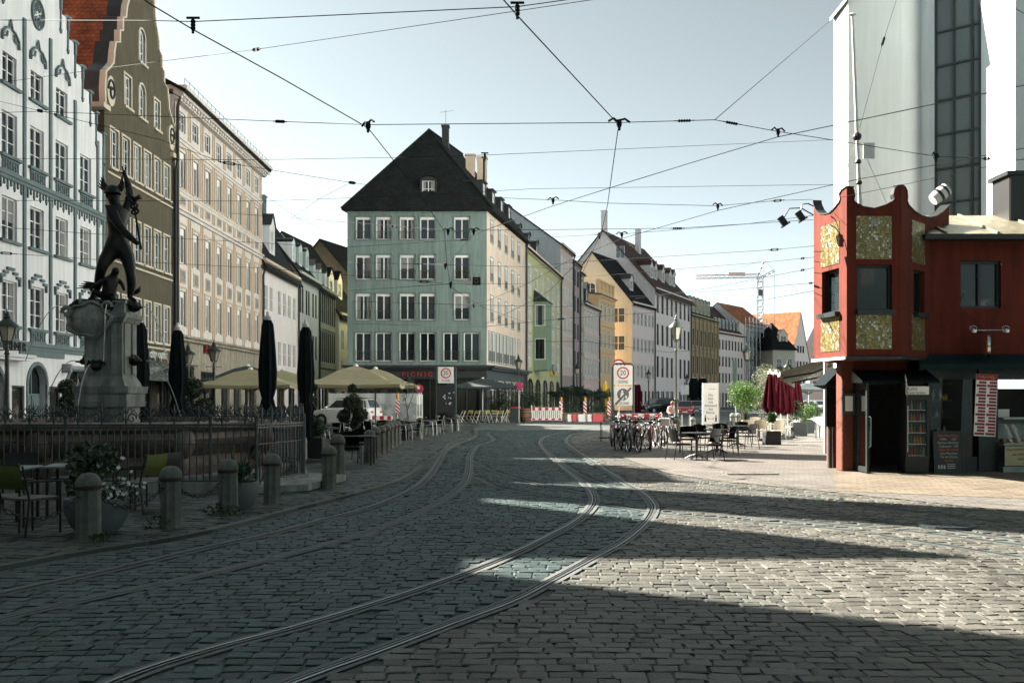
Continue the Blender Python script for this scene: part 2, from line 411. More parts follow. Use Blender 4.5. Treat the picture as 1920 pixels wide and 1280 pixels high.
def dormer(par, x, y, z, w, h, d, wallm, roofm, kind='gable', wn=None, fm='white', front=None, label=None):
    """dormer on a roof: front at local y, its cheeks run back into the slope"""
    mb = MB()
    mb.quad((x-w/2,y,z), (x-w/2,y,z+h), (x-w/2,y+d,z+h), (x-w/2,y+d,z), 0)
    mb.quad((x+w/2,y,z), (x+w/2,y+d,z), (x+w/2,y+d,z+h), (x+w/2,y,z+h), 0)
    ww, wh = (wn or (w*.62, h*.72)); fz = z+h*.1
    sub = MB(); facade(sub, x+w/2, z+h, [(x-ww/2, fz, ww, wh)], .1, x-w/2, z, y, 0, 0); mb.v_off = 0
    mb.add(sub.v, sub.f, 0)
    if kind == 'gable':
        mb.poly([(x-w/2,y,z+h), (x+w/2,y,z+h), (x,y,z+h+w*.55)], 0)
        r = w/2+.1; s = w*.55/(w/2)
        mb.quad((x-r,y-.12,z+h-s*.1), (x,y-.12,z+h+w*.55+.03), (x,y+d,z+h+w*.55+.03), (x-r,y+d,z+h-s*.1), 1)
        mb.quad((x+r,y-.12,z+h-s*.1), (x+r,y+d,z+h-s*.1), (x,y+d,z+h+w*.55+.03), (x,y-.12,z+h+w*.55+.03), 1)
    elif kind == 'arch':
        n = 8; pts = [(x-w/2*math.cos(PI*k/n), z+h+w*.28*math.sin(PI*k/n)) for k in range(n+1)]
        mb.poly([(p[0],y,p[1]) for p in reversed(pts)], 0)
        for k in range(n):
            p, q = pts[k], pts[k+1]; e = .06
            mb.quad((p[0],y-.1,p[1]+e), (p[0],y+d,p[1]+e), (q[0],y+d,q[1]+e), (q[0],y-.1,q[1]+e), 1)
    else:
        mb.box(x-w/2-.08, y-.12, z+h, x+w/2+.08, y+d, z+h+.1, 1)
    o = mb.obj('dormer', [M[wallm], M[roofm]], par)
    window(o, x-ww/2, fz, ww, wh, dep=.1, fm=fm, y=y, rows=2)
    return o
def script(par, x, y, z, w, h, m, r=.012, n=5):
    # a handwritten flourish standing off a wall
    pts = [(x-w/2+w*k/(n*8), y, z+h*.5*math.sin(k*.785)*(1 if (k//8) % 2 else .6)+h*.12*math.sin(k*.31)) for k in range(n*8+1)]
    return MB().tube(pts, r, 4).obj('script_mark', M[m], par)
def downpipe(par, x, ztop, y=-.1, r=.06, m='dark'):
    mb = MB().tube([(x,.12,ztop), (x,y-.12,ztop-.25), (x,y,ztop-.7), (x,y,.2)], r, 8)
    return mb.obj('downpipe', M[m], par, True)
def chimney(par, x, y, z, w, d, h, m='stone'):
    mb = MB().box(x-w/2, y-d/2, z, x+w/2, y+d/2, z+h).box(x-w/2-.06, y-d/2-.06, z+h, x+w/2+.06, y+d/2+.06, z+h+.12)
    return mb.obj('chimney', M[m], par)
def leaves(mb, n, c, r, size, mi=0, squash=1.0, shellf=.55, asp=.5, up=.0):
    c = Vector(c); r = Vector(r) if not isinstance(r, (int, float)) else Vector((r,r,r))
    for _ in range(n):
        d = Vector((random.gauss(0,1), random.gauss(0,1), random.gauss(0,1)))
        if d.length < 1e-6: continue
        d.normalize(); q = U(shellf**3, 1)**(1/3)
        p = c+Vector((d.x*r.x, d.y*r.y, d.z*r.z))*q
        a = Vector((random.gauss(0,1), random.gauss(0,1), random.gauss(0,1)+up)); a.normalize()
        b = a.orthogonal().normalized(); b = (Matrix.Rotation(U(0,6.28), 3, a) @ b)
        L_ = size*U(.7,1.3); W_ = L_*asp
        t = a.cross(b)
        mb.add([p-b*W_*.5+t*0, p+t*L_*.5*.9, p+b*W_*.5, p-t*L_*.5*.9+a*L_*.15], [(0,1,2,3)], mi)
    return mb
# ================================================================ wall and roof materials
M['w_white'] = mat('white_render', (.69,.715,.735), .85, var=.05, scale=.8, bump=.12, streak=.14)
M['w_teal'] = mat('grey_green_trim', (.12,.165,.172), .8, var=.12, scale=3)
M['w_brown'] = mat('brown_render', (.085,.075,.050), .9, var=.14, scale=1.3, bump=.3, bscale=30, streak=.18)
M['w_browntrim'] = mat('cream_trim', (.50,.45,.36), .8, var=.1)
M['w_pink'] = mat('pale_pink_render', (.60,.56,.53), .85, var=.07, scale=1.2, bump=.1, streak=.14)
M['w_pinkline'] = mat('ochre_trim', (.50,.40,.31), .85, var=.1)
M['w_travertine'] = mat('travertine_cladding', (.30,.275,.22), .8, var=.28, scale=2.5, bump=.2, streak=.35)
M['w_greyreveal'] = mat('grey_reveal', (.22,.225,.21), .85, var=.08)
M['w_palepink'] = mat('rosy_white_render', (.74,.68,.67), .85, var=.06, streak=.12)
M['w_greypink'] = mat('grey_rose_render', (.55,.51,.49), .85, var=.08, streak=.15)
M['w_olive'] = mat('olive_concrete', (.25,.25,.20), .85, var=.12, streak=.2)
M['w_yellow'] = mat('pale_yellow_render', (.55,.52,.43), .85, var=.08, streak=.15)
M['w_corner'] = mat('sage_green_render', (.182,.25,.235), .88, var=.1, scale=.6, bump=.15, bscale=25, streak=.24)
M['w_cornerside'] = mat('peach_render', (.74,.61,.50), .88, var=.08, scale=.6, bump=.12, bscale=25, streak=.2)
M['w_cornerframe'] = mat('deep_sage_trim', (.12,.165,.145), .8, var=.08)
M['shopdark'] = mat('dark_shopfront', (.022,.03,.031), .5, var=.2)
M['r_dark'] = tilemat('dark_roof_tiles', (.008,.011,.011), (.015,.018,.018), (.004,.005,.005), .22, .17, .95, .7, 'XZ')
M['r_darky'] = tilemat('dark_roof_tiles_side', (.008,.011,.011), (.015,.018,.018), (.004,.005,.005), .22, .17, .95, .7, 'YZ')
M['r_red'] = tilemat('red_roof_tiles', (.30,.095,.035), (.22,.06,.025), (.05,.02,.012), .24, .2, .8, .9, 'YZ', var=.5)
M['r_redx'] = tilemat('orange_roof_tiles', (.36,.13,.05), (.27,.085,.035), (.10,.035,.02), .5, .4, .8, .7, 'XZ', var=.4)
M['r_brown'] = tilemat('brown_roof_tiles', (.055,.035,.028), (.085,.045,.032), (.02,.013,.01), .3, .25, .8, .7, 'XZ', var=.35)
M['r_metal'] = mat('seam_metal_roof', (.028,.033,.033), .5, .3, var=.25, scale=3)
M['zinc'] = mat('zinc_sheet', (.25,.27,.27), .5, .6, var=.2)
XL = -16.5
R90 = math.pi/2
def row_house(name, label, Y0, x=XL): return thing(name, label, 'house', (x, Y0, 0), R90, 'houses along the square')

# ---------------------------------------------------------------- white house with the stepped gable
def white_house():
    t = row_house('gabled_house', 'white house with stepped gable and thin grey-green pilasters behind the fountain', 30.4)
    W = 9.9; cx = 4.2; bays = [.35, 2.3, 4.2, 6.1, 8.15]
    holes = []
    kw = dict(dep=.14, fm='white', sur=None, sill='w_teal', rows=3, ft=.055)
    grid_windows(t, holes, bays[1:4], [11.95], .92, 1.35, **kw)
    grid_windows(t, holes, [2.3,4.2,6.1,8.15], [9.62, 6.85], 1.0, 1.42, **kw)
    grid_windows(t, holes, [2.3,4.2,6.1,8.15], [4.08], 1.0, 1.45, **kw)
    w = MB()
    lo = [h for h in holes if h[1] < 11.5]; hi = [h for h in holes if h[1] > 11.5]
    arches = [(.2,.02,1.75,2.75,True), (3.55,.02,1.3,2.8,True), (6.3,.02,2.2,2.75,True)]
    sq = [(2.45,.5,.85,1.6), (5.1,.5,.85,1.6)]
    facade(w, W, 11.5, lo, .17, z0=3.3, mr=0); facade(w, W, 3.3, arches+sq, .22, mr=0)
    facade(w, 8.6, 13.3, hi, .17, .05, 11.5, 0, 0, 0)
    w.quad((8.6,0,11.5),(W,0,11.5),(W,0,12.3),(8.6,0,12.3)); w.quad((0,0,11.5),(.05,0,11.5),(.05,0,13.3),(0,0,13.3))
    steps = [(5.7,11.5,12.3,1), (5.0,12.3,12.95,1), (4.45,12.95,13.6,0), (3.75,13.6,14.35,0), (3.1,14.35,15.05,0), (2.5,15.05,15.75,0), (1.9,15.75,16.3,0)]
    for hw, z0, z1, rt in steps:
        a, b = max(0, cx-hw), min(W, cx+hw)
        if rt: w.box(8.6, .003, z0, b, .4, z1)
        else: w.box(a, .003, z0, b, .4, z1)
    # rest of the body
    shell(w, W, 12, 11.4)
    wall = w.obj('wall', [M['w_white']], t)
    # coping blocks and hanging strips of every step
    tr = MB()
    for hw, z0, z1, rt in steps:
        for s in ((1,) if rt else (-1, 1)):
            e = cx+s*hw
            if not (0.2 < e <= W+.01): continue
            tr.box(e-.28 if s > 0 else e-.04, -.1, z1, e+.04 if s > 0 else e+.28, .45, z1+.09)
            tr.box(e-s*.14-.06, -.07, z1-.45, e-s*.14+.06, 0, z1, 0)
            tr.box(e-s*.14-.03, -.05, z1-1.15, e-s*.14+.03, 0, z1-.45)
            tr.prism([(e-s*.14-.09,z1-1.15),(e-s*.14+.09,z1-1.15),(e-s*.14,z1-1.32)], -.06, -.001, 'y')
    for x in (1.25, 3.25, 5.15, 7.15, 9.2, W-.12):
        top = 14.5 if 2 < x < 6 else (12.9 if x < 8 else 11.9)
        tr.box(x-.085, -.06, 3.62, x+.085, -.001, top)
    trim = tr.obj('pilaster_trim', M['w_teal'], t)
    # cornices with cusped frieze
    for zc in (8.95, 3.45):
        c = MB(); c.box(0,-.13,zc,W,-.001,zc+.14); c.box(0,-.08,zc-.12,W,-.001,zc)
        if zc > 5:
            n = 44
            for k in range(n):
                xx = (k+.5)*W/n
                d = .34 if k % 2 else .2
                c.box(xx-.035,-.05,zc-.12-d*.6,xx+.035,-.001,zc-.12)
                c.prism([(xx-.06,zc-.12-d*.6),(xx+.06,zc-.12-d*.6),(xx,zc-.12-d)], -.05, -.002, 'y')
        c.obj('cornice', M['w_teal'], t)
    for x in bays[1:]:
        for zs in ((8.95+.14, 9.5), (3.6, 3.98)):
            if zs[0] > 5 or True:
                g = MB(); a, b = zs
                g.box(x-.56,-.06,b-.05,x+.56,-.012,b); g.box(x-.56,-.06,a,x+.56,-.012,a+.05)
                for k in range(7):
                    xx = x-.5+k*1.0/6; g.box(xx-.02,-.055,a,xx+.02,-.02,b)
                for k in range(4):
                    xx = x-.375+k*.25
                    g.tube([(xx+.1*math.cos(q*PI/4),-.04,(a+b)/2+.12*math.sin(q*PI/4)) for q in range(9)], .018, 4, cap=False)
                g.obj('window_grille', M['w_teal'], t)
    # ogee ornaments over the gable windows, stepped hoods over the first floor
    for x in bays[1:4]:
        g = MB(); z = 13.38
        for s in (-1, 1):
            g.tube([(x+s*.55,-.05,z-.1),(x+s*.52,-.05,z+.16),(x+s*.3,-.05,z+.36),(x+s*.1,-.05,z+.42),(x,-.05,z+.72)], [.05,.05,.045,.04,.03], 5)
            g.tube([(x+s*.45,-.05,z+.05),(x+s*.25,-.05,z+.1),(x+s*.2,-.05,z+.28)], .035, 5)
        g.obj('window_hood', M['w_teal'], t)
    for x in bays[1:]:
        g = MB(); z = 5.62
        for a, b, q in ((-.62,-.42,0),(-.42,-.2,.13),(-.2,.2,.26),(.2,.42,.13),(.42,.62,0)):
            g.box(x+a-.03,-.08,z+q,x+b+.03,-.002,z+q+.09)
        for s in (-1,1): g.box(x+s*.6-.04,-.08,z-.22,x+s*.6+.04,-.002,z)
        g.obj('window_hood', M['w_teal'], t)
    # rose in the gable
    g = MB(); z = 15.0
    g.tube([(cx+.42*math.cos(k*PI/12),-.04,z+.5*math.sin(k*PI/12)) for k in range(25)], .045, 5, cap=False)
    for k in range(8):
        a = k*PI/4; g.tube([(cx+.1*math.cos(a),-.03,z+.12*math.sin(a)),(cx+.4*math.cos(a),-.03,z+.47*math.sin(a))], .028, 4)
        g.tube([(cx+.3*math.cos(a)+.09*math.cos(q),-.03,z+.34*math.sin(a)+.1*math.sin(q)) for q in [i*PI/3 for i in range(7)]], .02, 4, cap=False)
    g.obj('rose_window', M['w_teal'], t)
    r = MB(); gable_roof(r, 0.25, W-.2, .42, 12, 11.6, 15.6, 'y', .1, ridge=cx); r.obj('roof', M['r_red'], t)
    # ground floor: door, archways, shop windows
    d = MB(); x = 3.55
    d.box(x+.05,.2,.02,x+.62,.26,1.75); d.box(x+.68,.2,.02,x+1.25,.26,1.75)
    for a in (x+.12, x+.75):
        for z0, z1 in ((.15,.75),(.85,1.65)): d.box(a,.18,z0,a+.42,.2,z1)
    d.box(x,.2,1.76,x+1.3,.27,1.84); d.box(x+.62,.2,1.84,x+.68,.25,2.75)
    dr = d.obj('door', M['w_teal'], t)
    MB().poly([(x,.25,1.84),(x+1.3,.25,1.84),(x+1.3,.25,2.2)]+[(x+.65+.65*math.cos(PI*k/8),.25,2.17+.63*math.sin(PI*k/8)) for k in range(1,8)]+[(x,.25,2.2)]).obj('pane', M['glass'], dr)
    for a, ww, tp in ((3.55,1.3,2.82), (.2,1.75,2.77), (6.3,2.2,2.77)):
        s = MB(); rr = ww/2; zc = tp-rr
        for k in range(12):
            t0, t1 = PI*k/12, PI*(k+1)/12
            q = [(a+rr-(rr+e)*math.cos(tt), zc+(rr+e)*math.sin(tt)) for tt in (t0,t1) for e in (0,.13)]
            s.quad((q[0][0],-.04,q[0][1]),(q[1][0],-.04,q[1][1]),(q[3][0],-.04,q[3][1]),(q[2][0],-.04,q[2][1]))
            s.quad((q[1][0],-.04,q[1][1]),(q[1][0],.01,q[1][1]),(q[3][0],.01,q[3][1]),(q[3][0],-.04,q[3][1]))
        s.box(a-.13,-.04,.02,a,.02,zc); s.box(a+ww,-.04,.02,a+ww+.13,.02,zc)
        s.obj('arch_surround', M['w_teal'], t)
    window(t, 6.3, .02, 2.2, 2.75, dep=.2, cols=3, rows=1, fm='w_teal', gm='glass_shop', arch=1)
    window(t, .2, .02, 1.75, 2.75, dep=.24, cols=2, rows=1, fm='w_teal', gm='glass_shop', arch=1)
    for a in (2.45, 5.1): window(t, a, .5, .85, 1.6, dep=.1, cols=1, rows=1, fm='shopdark', gm='glass_shop', name='display_case')
    MB().box(.2,-.5,3.02,3.1,-.002,3.12).box(.3,-.42,2.92,3.0,-.002,3.02).obj('sign_ledge', M['w_white'], t)
    text('BREMER', .42, t, (2.06,-.3,3.36), (R90,0,0), M['black'], .02)
    MB().box(2.9,-.06,3.12,6.2,-.004,3.44).obj('name_board', M['w_teal'], t)
    script(t, 7.4, .05, 2.2, 1.3, .35, 'w_pinkline')
    b = MB(); b.tube([(6.15,-.15,2.78),(8.2,-.15,2.78)], .11, 10); b.box(6.1,-.32,2.62,6.25,.0,2.94); b.obj('awning_case', M['zinc'], t, True)
    return t
white_house()

# ---------------------------------------------------------------- brown house with the curved gable
def brown_house():
    t = row_house('gabled_house', 'brown house with curved scrolled gable and red tiled roof', 40.3)
    W = 8.2; cx = 4.1; holes = []
    xs = [1.0+k*1.25 for k in range(6)]
    kw = dict(dep=.13, fm='white', sur='w_browntrim', st=.09, sill='w_browntrim', rows=3, ft=.05)
    grid_windows(t, holes, xs, [11.2], .8, 1.6, **kw)
    grid_windows(t, holes, xs, [7.67, 4.28], .8, 1.75, **kw)
    g1 = []
    grid_windows(t, g1, [2.45, 5.95], [14.15], .72, 1.35, **kw)
    grid_windows(t, g1, [cx], [14.15], .72, 1.5, arch=1, **kw)
    g2 = []
    grid_windows(t, g2, [cx], [16.6], .72, 1.5, arch=1, **kw)
    w = MB()
    gf = [(.6,.02,2.2,2.7,.6), (3.4,.02,1.9,2.7,.6), (5.9,.02,1.9,2.7,.6)]
    facade(w, W, 13.6, holes+gf, .16, mr=1)
    facade(w, cx+2.6, 16.0, g1, .16, cx-2.6, 13.6, 0, 0, 1)
    facade(w, cx+1.0, 18.4, g2, .16, cx-1.0, 16.0, 0, 0, 1)
    O = [(4.1,13.6),(4.14,14.2),(4.05,14.9),(3.6,15.25),(3.3,15.5),(3.2,16.0),(3.05,16.45),(2.62,16.6),(2.6,17.1),(2.3,17.2),(2.28,17.75),(1.95,17.9),(1.85,18.4),(1.5,19.0),(1.3,19.8),(1.3,20.3),(1.15,20.8)]
    for s in (-1, 1):
        for i in range(len(O)-1):
            (a, z0), (b, z1) = O[i], O[i+1]
            inn = 2.6 if z1 <= 16.01 else (1.0 if z1 <= 18.41 else 0)
            w.quad((cx+s*inn,0,z0),(cx+s*a,0,z0),(cx+s*b,0,z1),(cx+s*inn,0,z1))
            w.quad((cx+s*a,0,z0),(cx+s*a,.5,z0),(cx+s*b,.5,z1),(cx+s*b,0,z1),2)
    w.poly([(cx-1.15,0,20.8),(cx+1.15,0,20.8),(cx,0,21.8)])
    w.poly([(cx-1.15,.5,20.8),(cx+1.15,.5,20.8),(cx,.5,21.8)])
    shell(w, W, 13, 13.5)
    w.obj('wall', [M['w_brown'], M['w_greyreveal'], M['r_metal']], t)
    for s in (-1, 1):
        b = MB()
        for i in range(len(O)-1):
            (a, z0), (c, z1) = O[i], O[i+1]
            b.quad((cx+s*(a-.02),-.09,z0),(cx+s*(a+.13),-.09,z0),(cx+s*(c+.13),-.09,z1),(cx+s*(c-.02),-.09,z1))
            b.quad((cx+s*(a+.13),-.09,z0),(cx+s*(a+.13),.15,z0),(cx+s*(c+.13),.15,z1),(cx+s*(c+.13),-.09,z1))
            b.quad((cx+s*(a+.13),.15,z0),(cx+s*(a+.13),.75,z0),(cx+s*(c+.13),.75,z1),(cx+s*(c+.13),.15,z1),1)
            b.quad((cx+s*(a-.02),-.09,z0),(cx+s*(a-.02),0,z0),(cx+s*(c-.02),0,z1),(cx+s*(c-.02),-.09,z1))
        b.box(cx+s*4.1-.45,-.16,13.35,cx+s*4.1+.25,.5,13.55)
        b.obj('gable_coping', [M['w_browntrim'], M['r_metal']], t)
        v = MB(); vx = cx+s*3.62; vz = 14.25
        v.lathe([(.62,0),(.62,.1)], 20, (0,0,0), 0) if False else None
        pts = [(vx+.42*math.cos(k*PI/10), vz+.62*math.sin(k*PI/10)) for k in range(20)]
        v.prism(pts, -.1, -.002, 'y', 0)
        sp = [(vx+s*(.36*(1-k/26))*math.cos(k*.42), -.12, vz+(.5*(1-k/26))*math.sin(k*.42)) for k in range(22)]
        v.tube(sp, .05, 5, 1)
        v.obj('scroll_ornament', [M['w_browntrim'], M['r_metal']], t)
    MB().box(cx-1.4,-.16,20.75,cx+1.4,.5,20.95).prism([(cx-1.35,20.95),(cx+1.35,20.95),(cx,22.0)], -.14, .5, 'y').obj('pediment', M['w_browntrim'], t)
    r = MB(); gable_roof(r, .0, W, .5, 13, 13.45, 20.9, 'y', .12, ridge=cx); r.obj('roof', M['r_red'], t)
    for z in (10.95, 7.42, 4.05):
        MB().box(.2,-.07,z-.08,W-.2,-.002,z).obj('string_course', M['w_browntrim'], t)
    for a, ww, h, _, ar in [(.6,0,2.2,2.7,.6), (3.4,0,1.9,2.7,.6), (5.9,0,1.9,2.7,.6)]:
        window(t, a, .02, h, 2.7, dep=.14, cols=2, rows=1, fm='shopdark', gm='glass_shop', arch=.6, name='shop_window')
    # glass canopy over the shop and the sign above it
    c = MB(); n = 9
    for k in range(n+1):
        xx = .4+k*(W-.8)/n
        c.tube([(xx,-.02,3.3),(xx,-1.25,2.45)], .025, 5)
    c.tube([(.4,-1.25,2.45),(W-.4,-1.25,2.45)], .03, 6); c.tube([(.4,-.03,3.3),(W-.4,-.03,3.3)], .03, 6)
    cn = c.obj('canopy', M['iron'], t, True)
    MB().quad((.4,-.02,3.32),(W-.4,-.02,3.32),(W-.4,-1.25,2.47),(.4,-1.25,2.47)).obj('pane', M['glass_pale'], cn)
    text('city optik', .6, t, (5.9,-.1,3.72), (R90,0,0), M['signwhite'], .03)
    downpipe(t, 8.12, 13.5, -.14, .07)
    return t
brown_house()

# ---------------------------------------------------------------- pale pink classical house
def pink_house():
    t = row_house('town_house', 'wide pale pink house with small attic windows and stone ground floor', 48.5)
    W = 17.0; n = 8; xs = [1.35+k*2.06 for k in range(n)]; holes = []
    kw = dict(dep=.14, fm='white', rows=1, ft=.06)
    grid_windows(t, holes, xs, [15.0], .95, .95, dep=.12, fm='white', rows=2, ft=.05)
    grid_windows(t, holes, xs, [12.15], .92, 1.85, blind=.3, sill='w_pinkline', **kw)
    grid_windows(t, holes, xs, [8.45], .92, 1.75, blind=.3, **kw)
    grid_windows(t, holes, xs, [5.3], .92, 1.75, blind=.25, **kw)
    gh = [(1.0,.02,2.2,3.3), (4.3,.02,2.6,3.1), (8.0,.02,1.7,3.1), (10.5,.02,1.7,3.1), (13.0,.02,2.8,3.1)]
    w = MB(); facade(w, W, 16.6, [h for h in holes], .17, z0=4.75, mr=1)
    facade(w, W, 4.75, gh, .22, mr=2, mw=2)
    shell(w, W, 12, 16.5)
    w.obj('wall', [M['w_pink'], M['w_greyreveal'], M['w_travertine']], t)
    c = MB()
    c.box(-.02,-.5,16.45,W+.3,-.002,16.75).box(-.02,-.66,16.75,W+.4,.3,16.95).box(-.02,-.3,16.25,W+.2,-.002,16.45)
    for k in range(40): c.box(k*.43,-.42,16.3,k*.43+.2,-.3,16.45)
    c.obj('eaves_cornice', M['w_pink'], t)
    for z, d in ((14.55,.12),(11.95,.1),(11.0,.22),(4.72,.3)):
        q = MB().box(0,-d,z,W,-.002,z+.12).box(0,-d*.55,z-.16,W,-.002,z); q.obj('cornice', [M['w_pink'] if z > 5 else M['w_travertine']], t)
    p = MB()
    for k in range(n+1):
        x = .32+k*2.06 if k < n else W-.2
        for z0, z1 in ((11.2,16.2),(4.9,10.8)):
            p.box(x-.03,-.03,z0,x+.03,-.002,z1); p.box(x-.22,-.045,z0,x-.12,-.002,z1); p.box(x+.12,-.045,z0,x+.22,-.002,z1)
    for x in xs:
        for z0, z1 in ((12.1,14.15),(8.4,10.35),(5.25,7.2)):
            p.box(x-.6,-.05,z0,x-.5,-.002,z1); p.box(x+.5,-.05,z0,x+.6,-.002,z1); p.box(x-.6,-.05,z1,x+.6,-.002,z1+.1)
    p.obj('panel_moulding', M['w_pinkline'], t)
    for x in xs:
        for z0, z1 in ((11.32,11.8),(7.45,8.15)):
            o = MB().box(x-.36,-.05,z0,x+.36,-.002,z1,0).box(x-.28,-.07,z0+.07,x+.28,-.05,z1-.07,1)
            for k in range(5):
                a = U(-.2,.2); b = U(z0+.15,z1-.15); o.ball((x+a,-.07,b), U(.04,.08), 5, 1, (1,.4,1))
            o.obj('relief_panel', [M['w_pinkline'], M['w_greyreveal']], t)
    for a, z, ww, hh in gh:
        window(t, a, z, ww, hh, dep=.18, cols=2, rows=1, fm='shopdark', gm='glass_shop', ft=.08, name='shop_window')
    q = MB(); q.prism([(.5,3.4),(3.7,3.4),(2.1,4.5)], -.16, -.003, 'y'); q.obj('portal_gable', M['w_travertine'], t)
    q = MB()
    for k in range(7): q.box(4.7+k*.24,-.14,4.1+.03*(k%2),4.86+k*.24,-.02,4.52-.04*(k%3))
    q.obj('sign_letters', mat('dark_red_letters', (.16,.008,.012), .5), t)
    r = MB(); gable_roof(r, 0, W, -.3, 12, 16.9, 20.2, 'x', .35); r.obj('roof', M['r_dark'], t)
    g = MB()
    g.tube([(0,-.55,17.25),(W,-.55,17.25)], .018, 4)
    for k in range(24): g.tube([(k*.72,-.55,16.95),(k*.72,-.55,17.28)], .015, 4)
    g.obj('snow_guard', M['dark'], t)
    downpipe(t, .05, 16.6, -.2, .08); downpipe(t, W-.05, 10.5, -.16, .08)
    return t
pink_house()

# ---------------------------------------------------------------- smaller houses further along
def plain_house(name, label, loc, rz, W, D, ze, zr, wallm, roofm, xs, zs, ww, wh, wk, shop=None, cornice=None, cm=None, dorm=(), group='houses along the square', gz=3.6, base=None, pipe=None, chim=(), trims=(), dm='white', droof='r_metal', dk='gable', gshop=True, over=.4):
    t = thing(name, label, 'house', loc, rz, group)
    holes = []
    grid_windows(t, holes, xs, zs, ww, wh, **wk)
    w = MB(); gh = shop or []
    facade(w, W, ze, holes, .1, z0=gz, mr=0)
    facade(w, W, gz, gh, .12, mw=1 if base else 0, mr=1 if base else 0)
    shell(w, W, D, ze, gable=zr)
    w.obj('wall', [M[wallm], M[base or wallm]], t)
    for h in gh: window(t, h[0], h[1], h[2], h[3], dep=.1, cols=2 if h[2] > 1.4 else 1, rows=1, fm='shopdark', gm='glass_shop', ft=.07, arch=h[4] if len(h) > 4 else 0, name='shop_window')
    c = MB().box(0,-.28,ze-.22,W,-.002,ze-.02).box(0,-.16,ze-.42,W,-.002,ze-.22); c.obj('eaves_cornice', M[cm or wallm], t)
    for z in trims: MB().box(0,-.1,z,W,-.002,z+.14).obj('string_course', M[cm or wallm], t)
    r = MB(); gable_roof(r, 0, W, 0, D, ze, zr, 'x', over); r.obj('roof', M[roofm], t)
    sl = (zr-ze)/(D/2)
    for x, z, dw, dh in dorm: dormer(t, x, (z-ze)/sl+.02, z, dw, dh, (dh+dw*.5)/sl+.1, dm, droof, dk)
    for x, y, h in chim: chimney(t, x, y, ze+sl*(y if y < D/2 else D-y)-.3, .8, .6, h)
    if pipe is not None: downpipe(t, pipe, ze-.1, -.12, .07)
    return t
wk1 = dict(dep=.07, fm='white', rows=2, ft=.05)
h4 = plain_house('town_house', 'rosy white house with tall arched dormers past the stone ground floor', (XL,65.7,0), R90, 11.0, 10, 11.0, 19.2, 'w_palepink', 'r_darky',
    [1.2,2.6,5.0,6.6,8.2,9.8], [7.6,4.0], .95, 1.75, wk1, [(.8,.02,2.2,2.6),(4.2,.02,2.4,2.6),(7.8,.02,2.2,2.6)], cm='w_pinkline', dorm=[(1.6,11.9,1.5,2.1),(5.2,11.9,1.5,2.1)], pipe=10.9, chim=[(3.2,4.2,2.4),(8.0,4.4,1.6)], dm='w_white')
h5 = plain_house('town_house', 'grey rose house with three small round-topped dormers in the side street', (XL,76.8,0), R90, 8.2, 10, 11.6, 18.0, 'w_greypink', 'r_darky',
    [.9,1.7,3.2,4.1,5.8,7.0], [8.4,4.9], .6, 2.0, dict(dep=.06, fm='dark', rows=1, ft=.05), [(.6,.02,3.0,2.8),(4.4,.02,3.0,2.8)], dorm=[(1.4,12.4,1.2,1.5),(4.0,12.4,1.2,1.5),(6.6,12.4,1.2,1.5)], dk='arch', dm='w_white', pipe=8.1, chim=[(7.2,4.6,1.5)])
h6 = plain_house('office_house', 'olive concrete grid-front house in the side street', (XL,85.1,0), R90, 8.0, 10, 11.4, 16.0, 'w_olive', 'r_darky',
    [.8,1.75,2.7,3.65,4.6,5.55,6.5,7.4], [8.3,4.9], .68, 2.7, dict(dep=.08, fm='dark', rows=1, cols=1, ft=.05), [(.5,.02,3.2,2.9),(4.2,.02,3.2,2.9)], trims=(7.75,4.35), dorm=[(1.5,12.0,.9,1.3),(4.2,12.0,.9,1.3),(6.8,12.0,.9,1.3)], dm='w_white')
h7 = plain_house('town_house', 'small pale yellow house with large dark roof at the side street bend', (XL+.3,93.2,0), R90-.12, 8.5, 11, 9.8, 17.5, 'w_yellow', 'r_darky',
    [1.3,3.1,4.9,6.9], [6.3,3.4], .85, 1.9, wk1, [(.8,.02,2.4,2.4),(4.4,.02,2.4,2.4)], dorm=[(1.4,11.4,1.6,1.9),(4.2,11.4,1.6,1.9)], dm='w_palepink', droof='r_darky')
h8 = plain_house('town_house', 'narrow brownish house closing the side street', (-14.9,103,0), R90-.3, 12, 11, 12.5, 18.5, 'w_brown', 'r_darky',
    [1.3,3.3,5.3,7.3,9.3], [8.4,4.6], .9, 2.0, wk1, [(.8,.02,2.4,2.4),(4.4,.02,2.4,2.4)])
# houses of the same row that stand outside the frame: their gables throw the shade on the square
def shade_house(name, label, Y0, W, ze, zr, wallm, kind, xs, zs, gable=None, low=None):
    t = row_house(name, label, Y0); holes = []
    grid_windows(t, holes, xs, zs, 1.0, 1.7, dep=.2, fm='white', rows=2)
    w = MB(); facade(w, W, ze, holes, .22); shell(w, W, 12, low or ze-.02)
    if low: w.box(0,.25,low,W,.9,ze-.01)
    r = MB()
    if gable:
        a, b = gable; w.poly([(a,0,ze),(b,0,ze),((a+b)/2,0,zr)]); w.poly([(a,.4,ze),(b,.4,ze),((a+b)/2,.4,zr)])
        gable_roof(r, a, b, .1, 12, ze, zr, 'y', .0)
    else:
        r.box(-.05,-.3,ze,W,.9 if low else 12,ze+.2)
    w.obj('wall', M[wallm], t); r.obj('roof', M['r_red'], t)
    return t
shade_house('tower_house', 'tall slim rendered tower house beside the white stepped gable', 27.6, 2.8, 20.6, 0, 'w_pink', 0, [1.4], [4.5,8,11.5,15], None, 13.0)
shade_house('gabled_house', 'cream house with a narrow pointed gable next to the tower house', 20.0, 7.4, 13.2, 17.6, 'w_yellow', 0, [1.2,3.4,5.4], [4.5,8], (2.1,6.4))
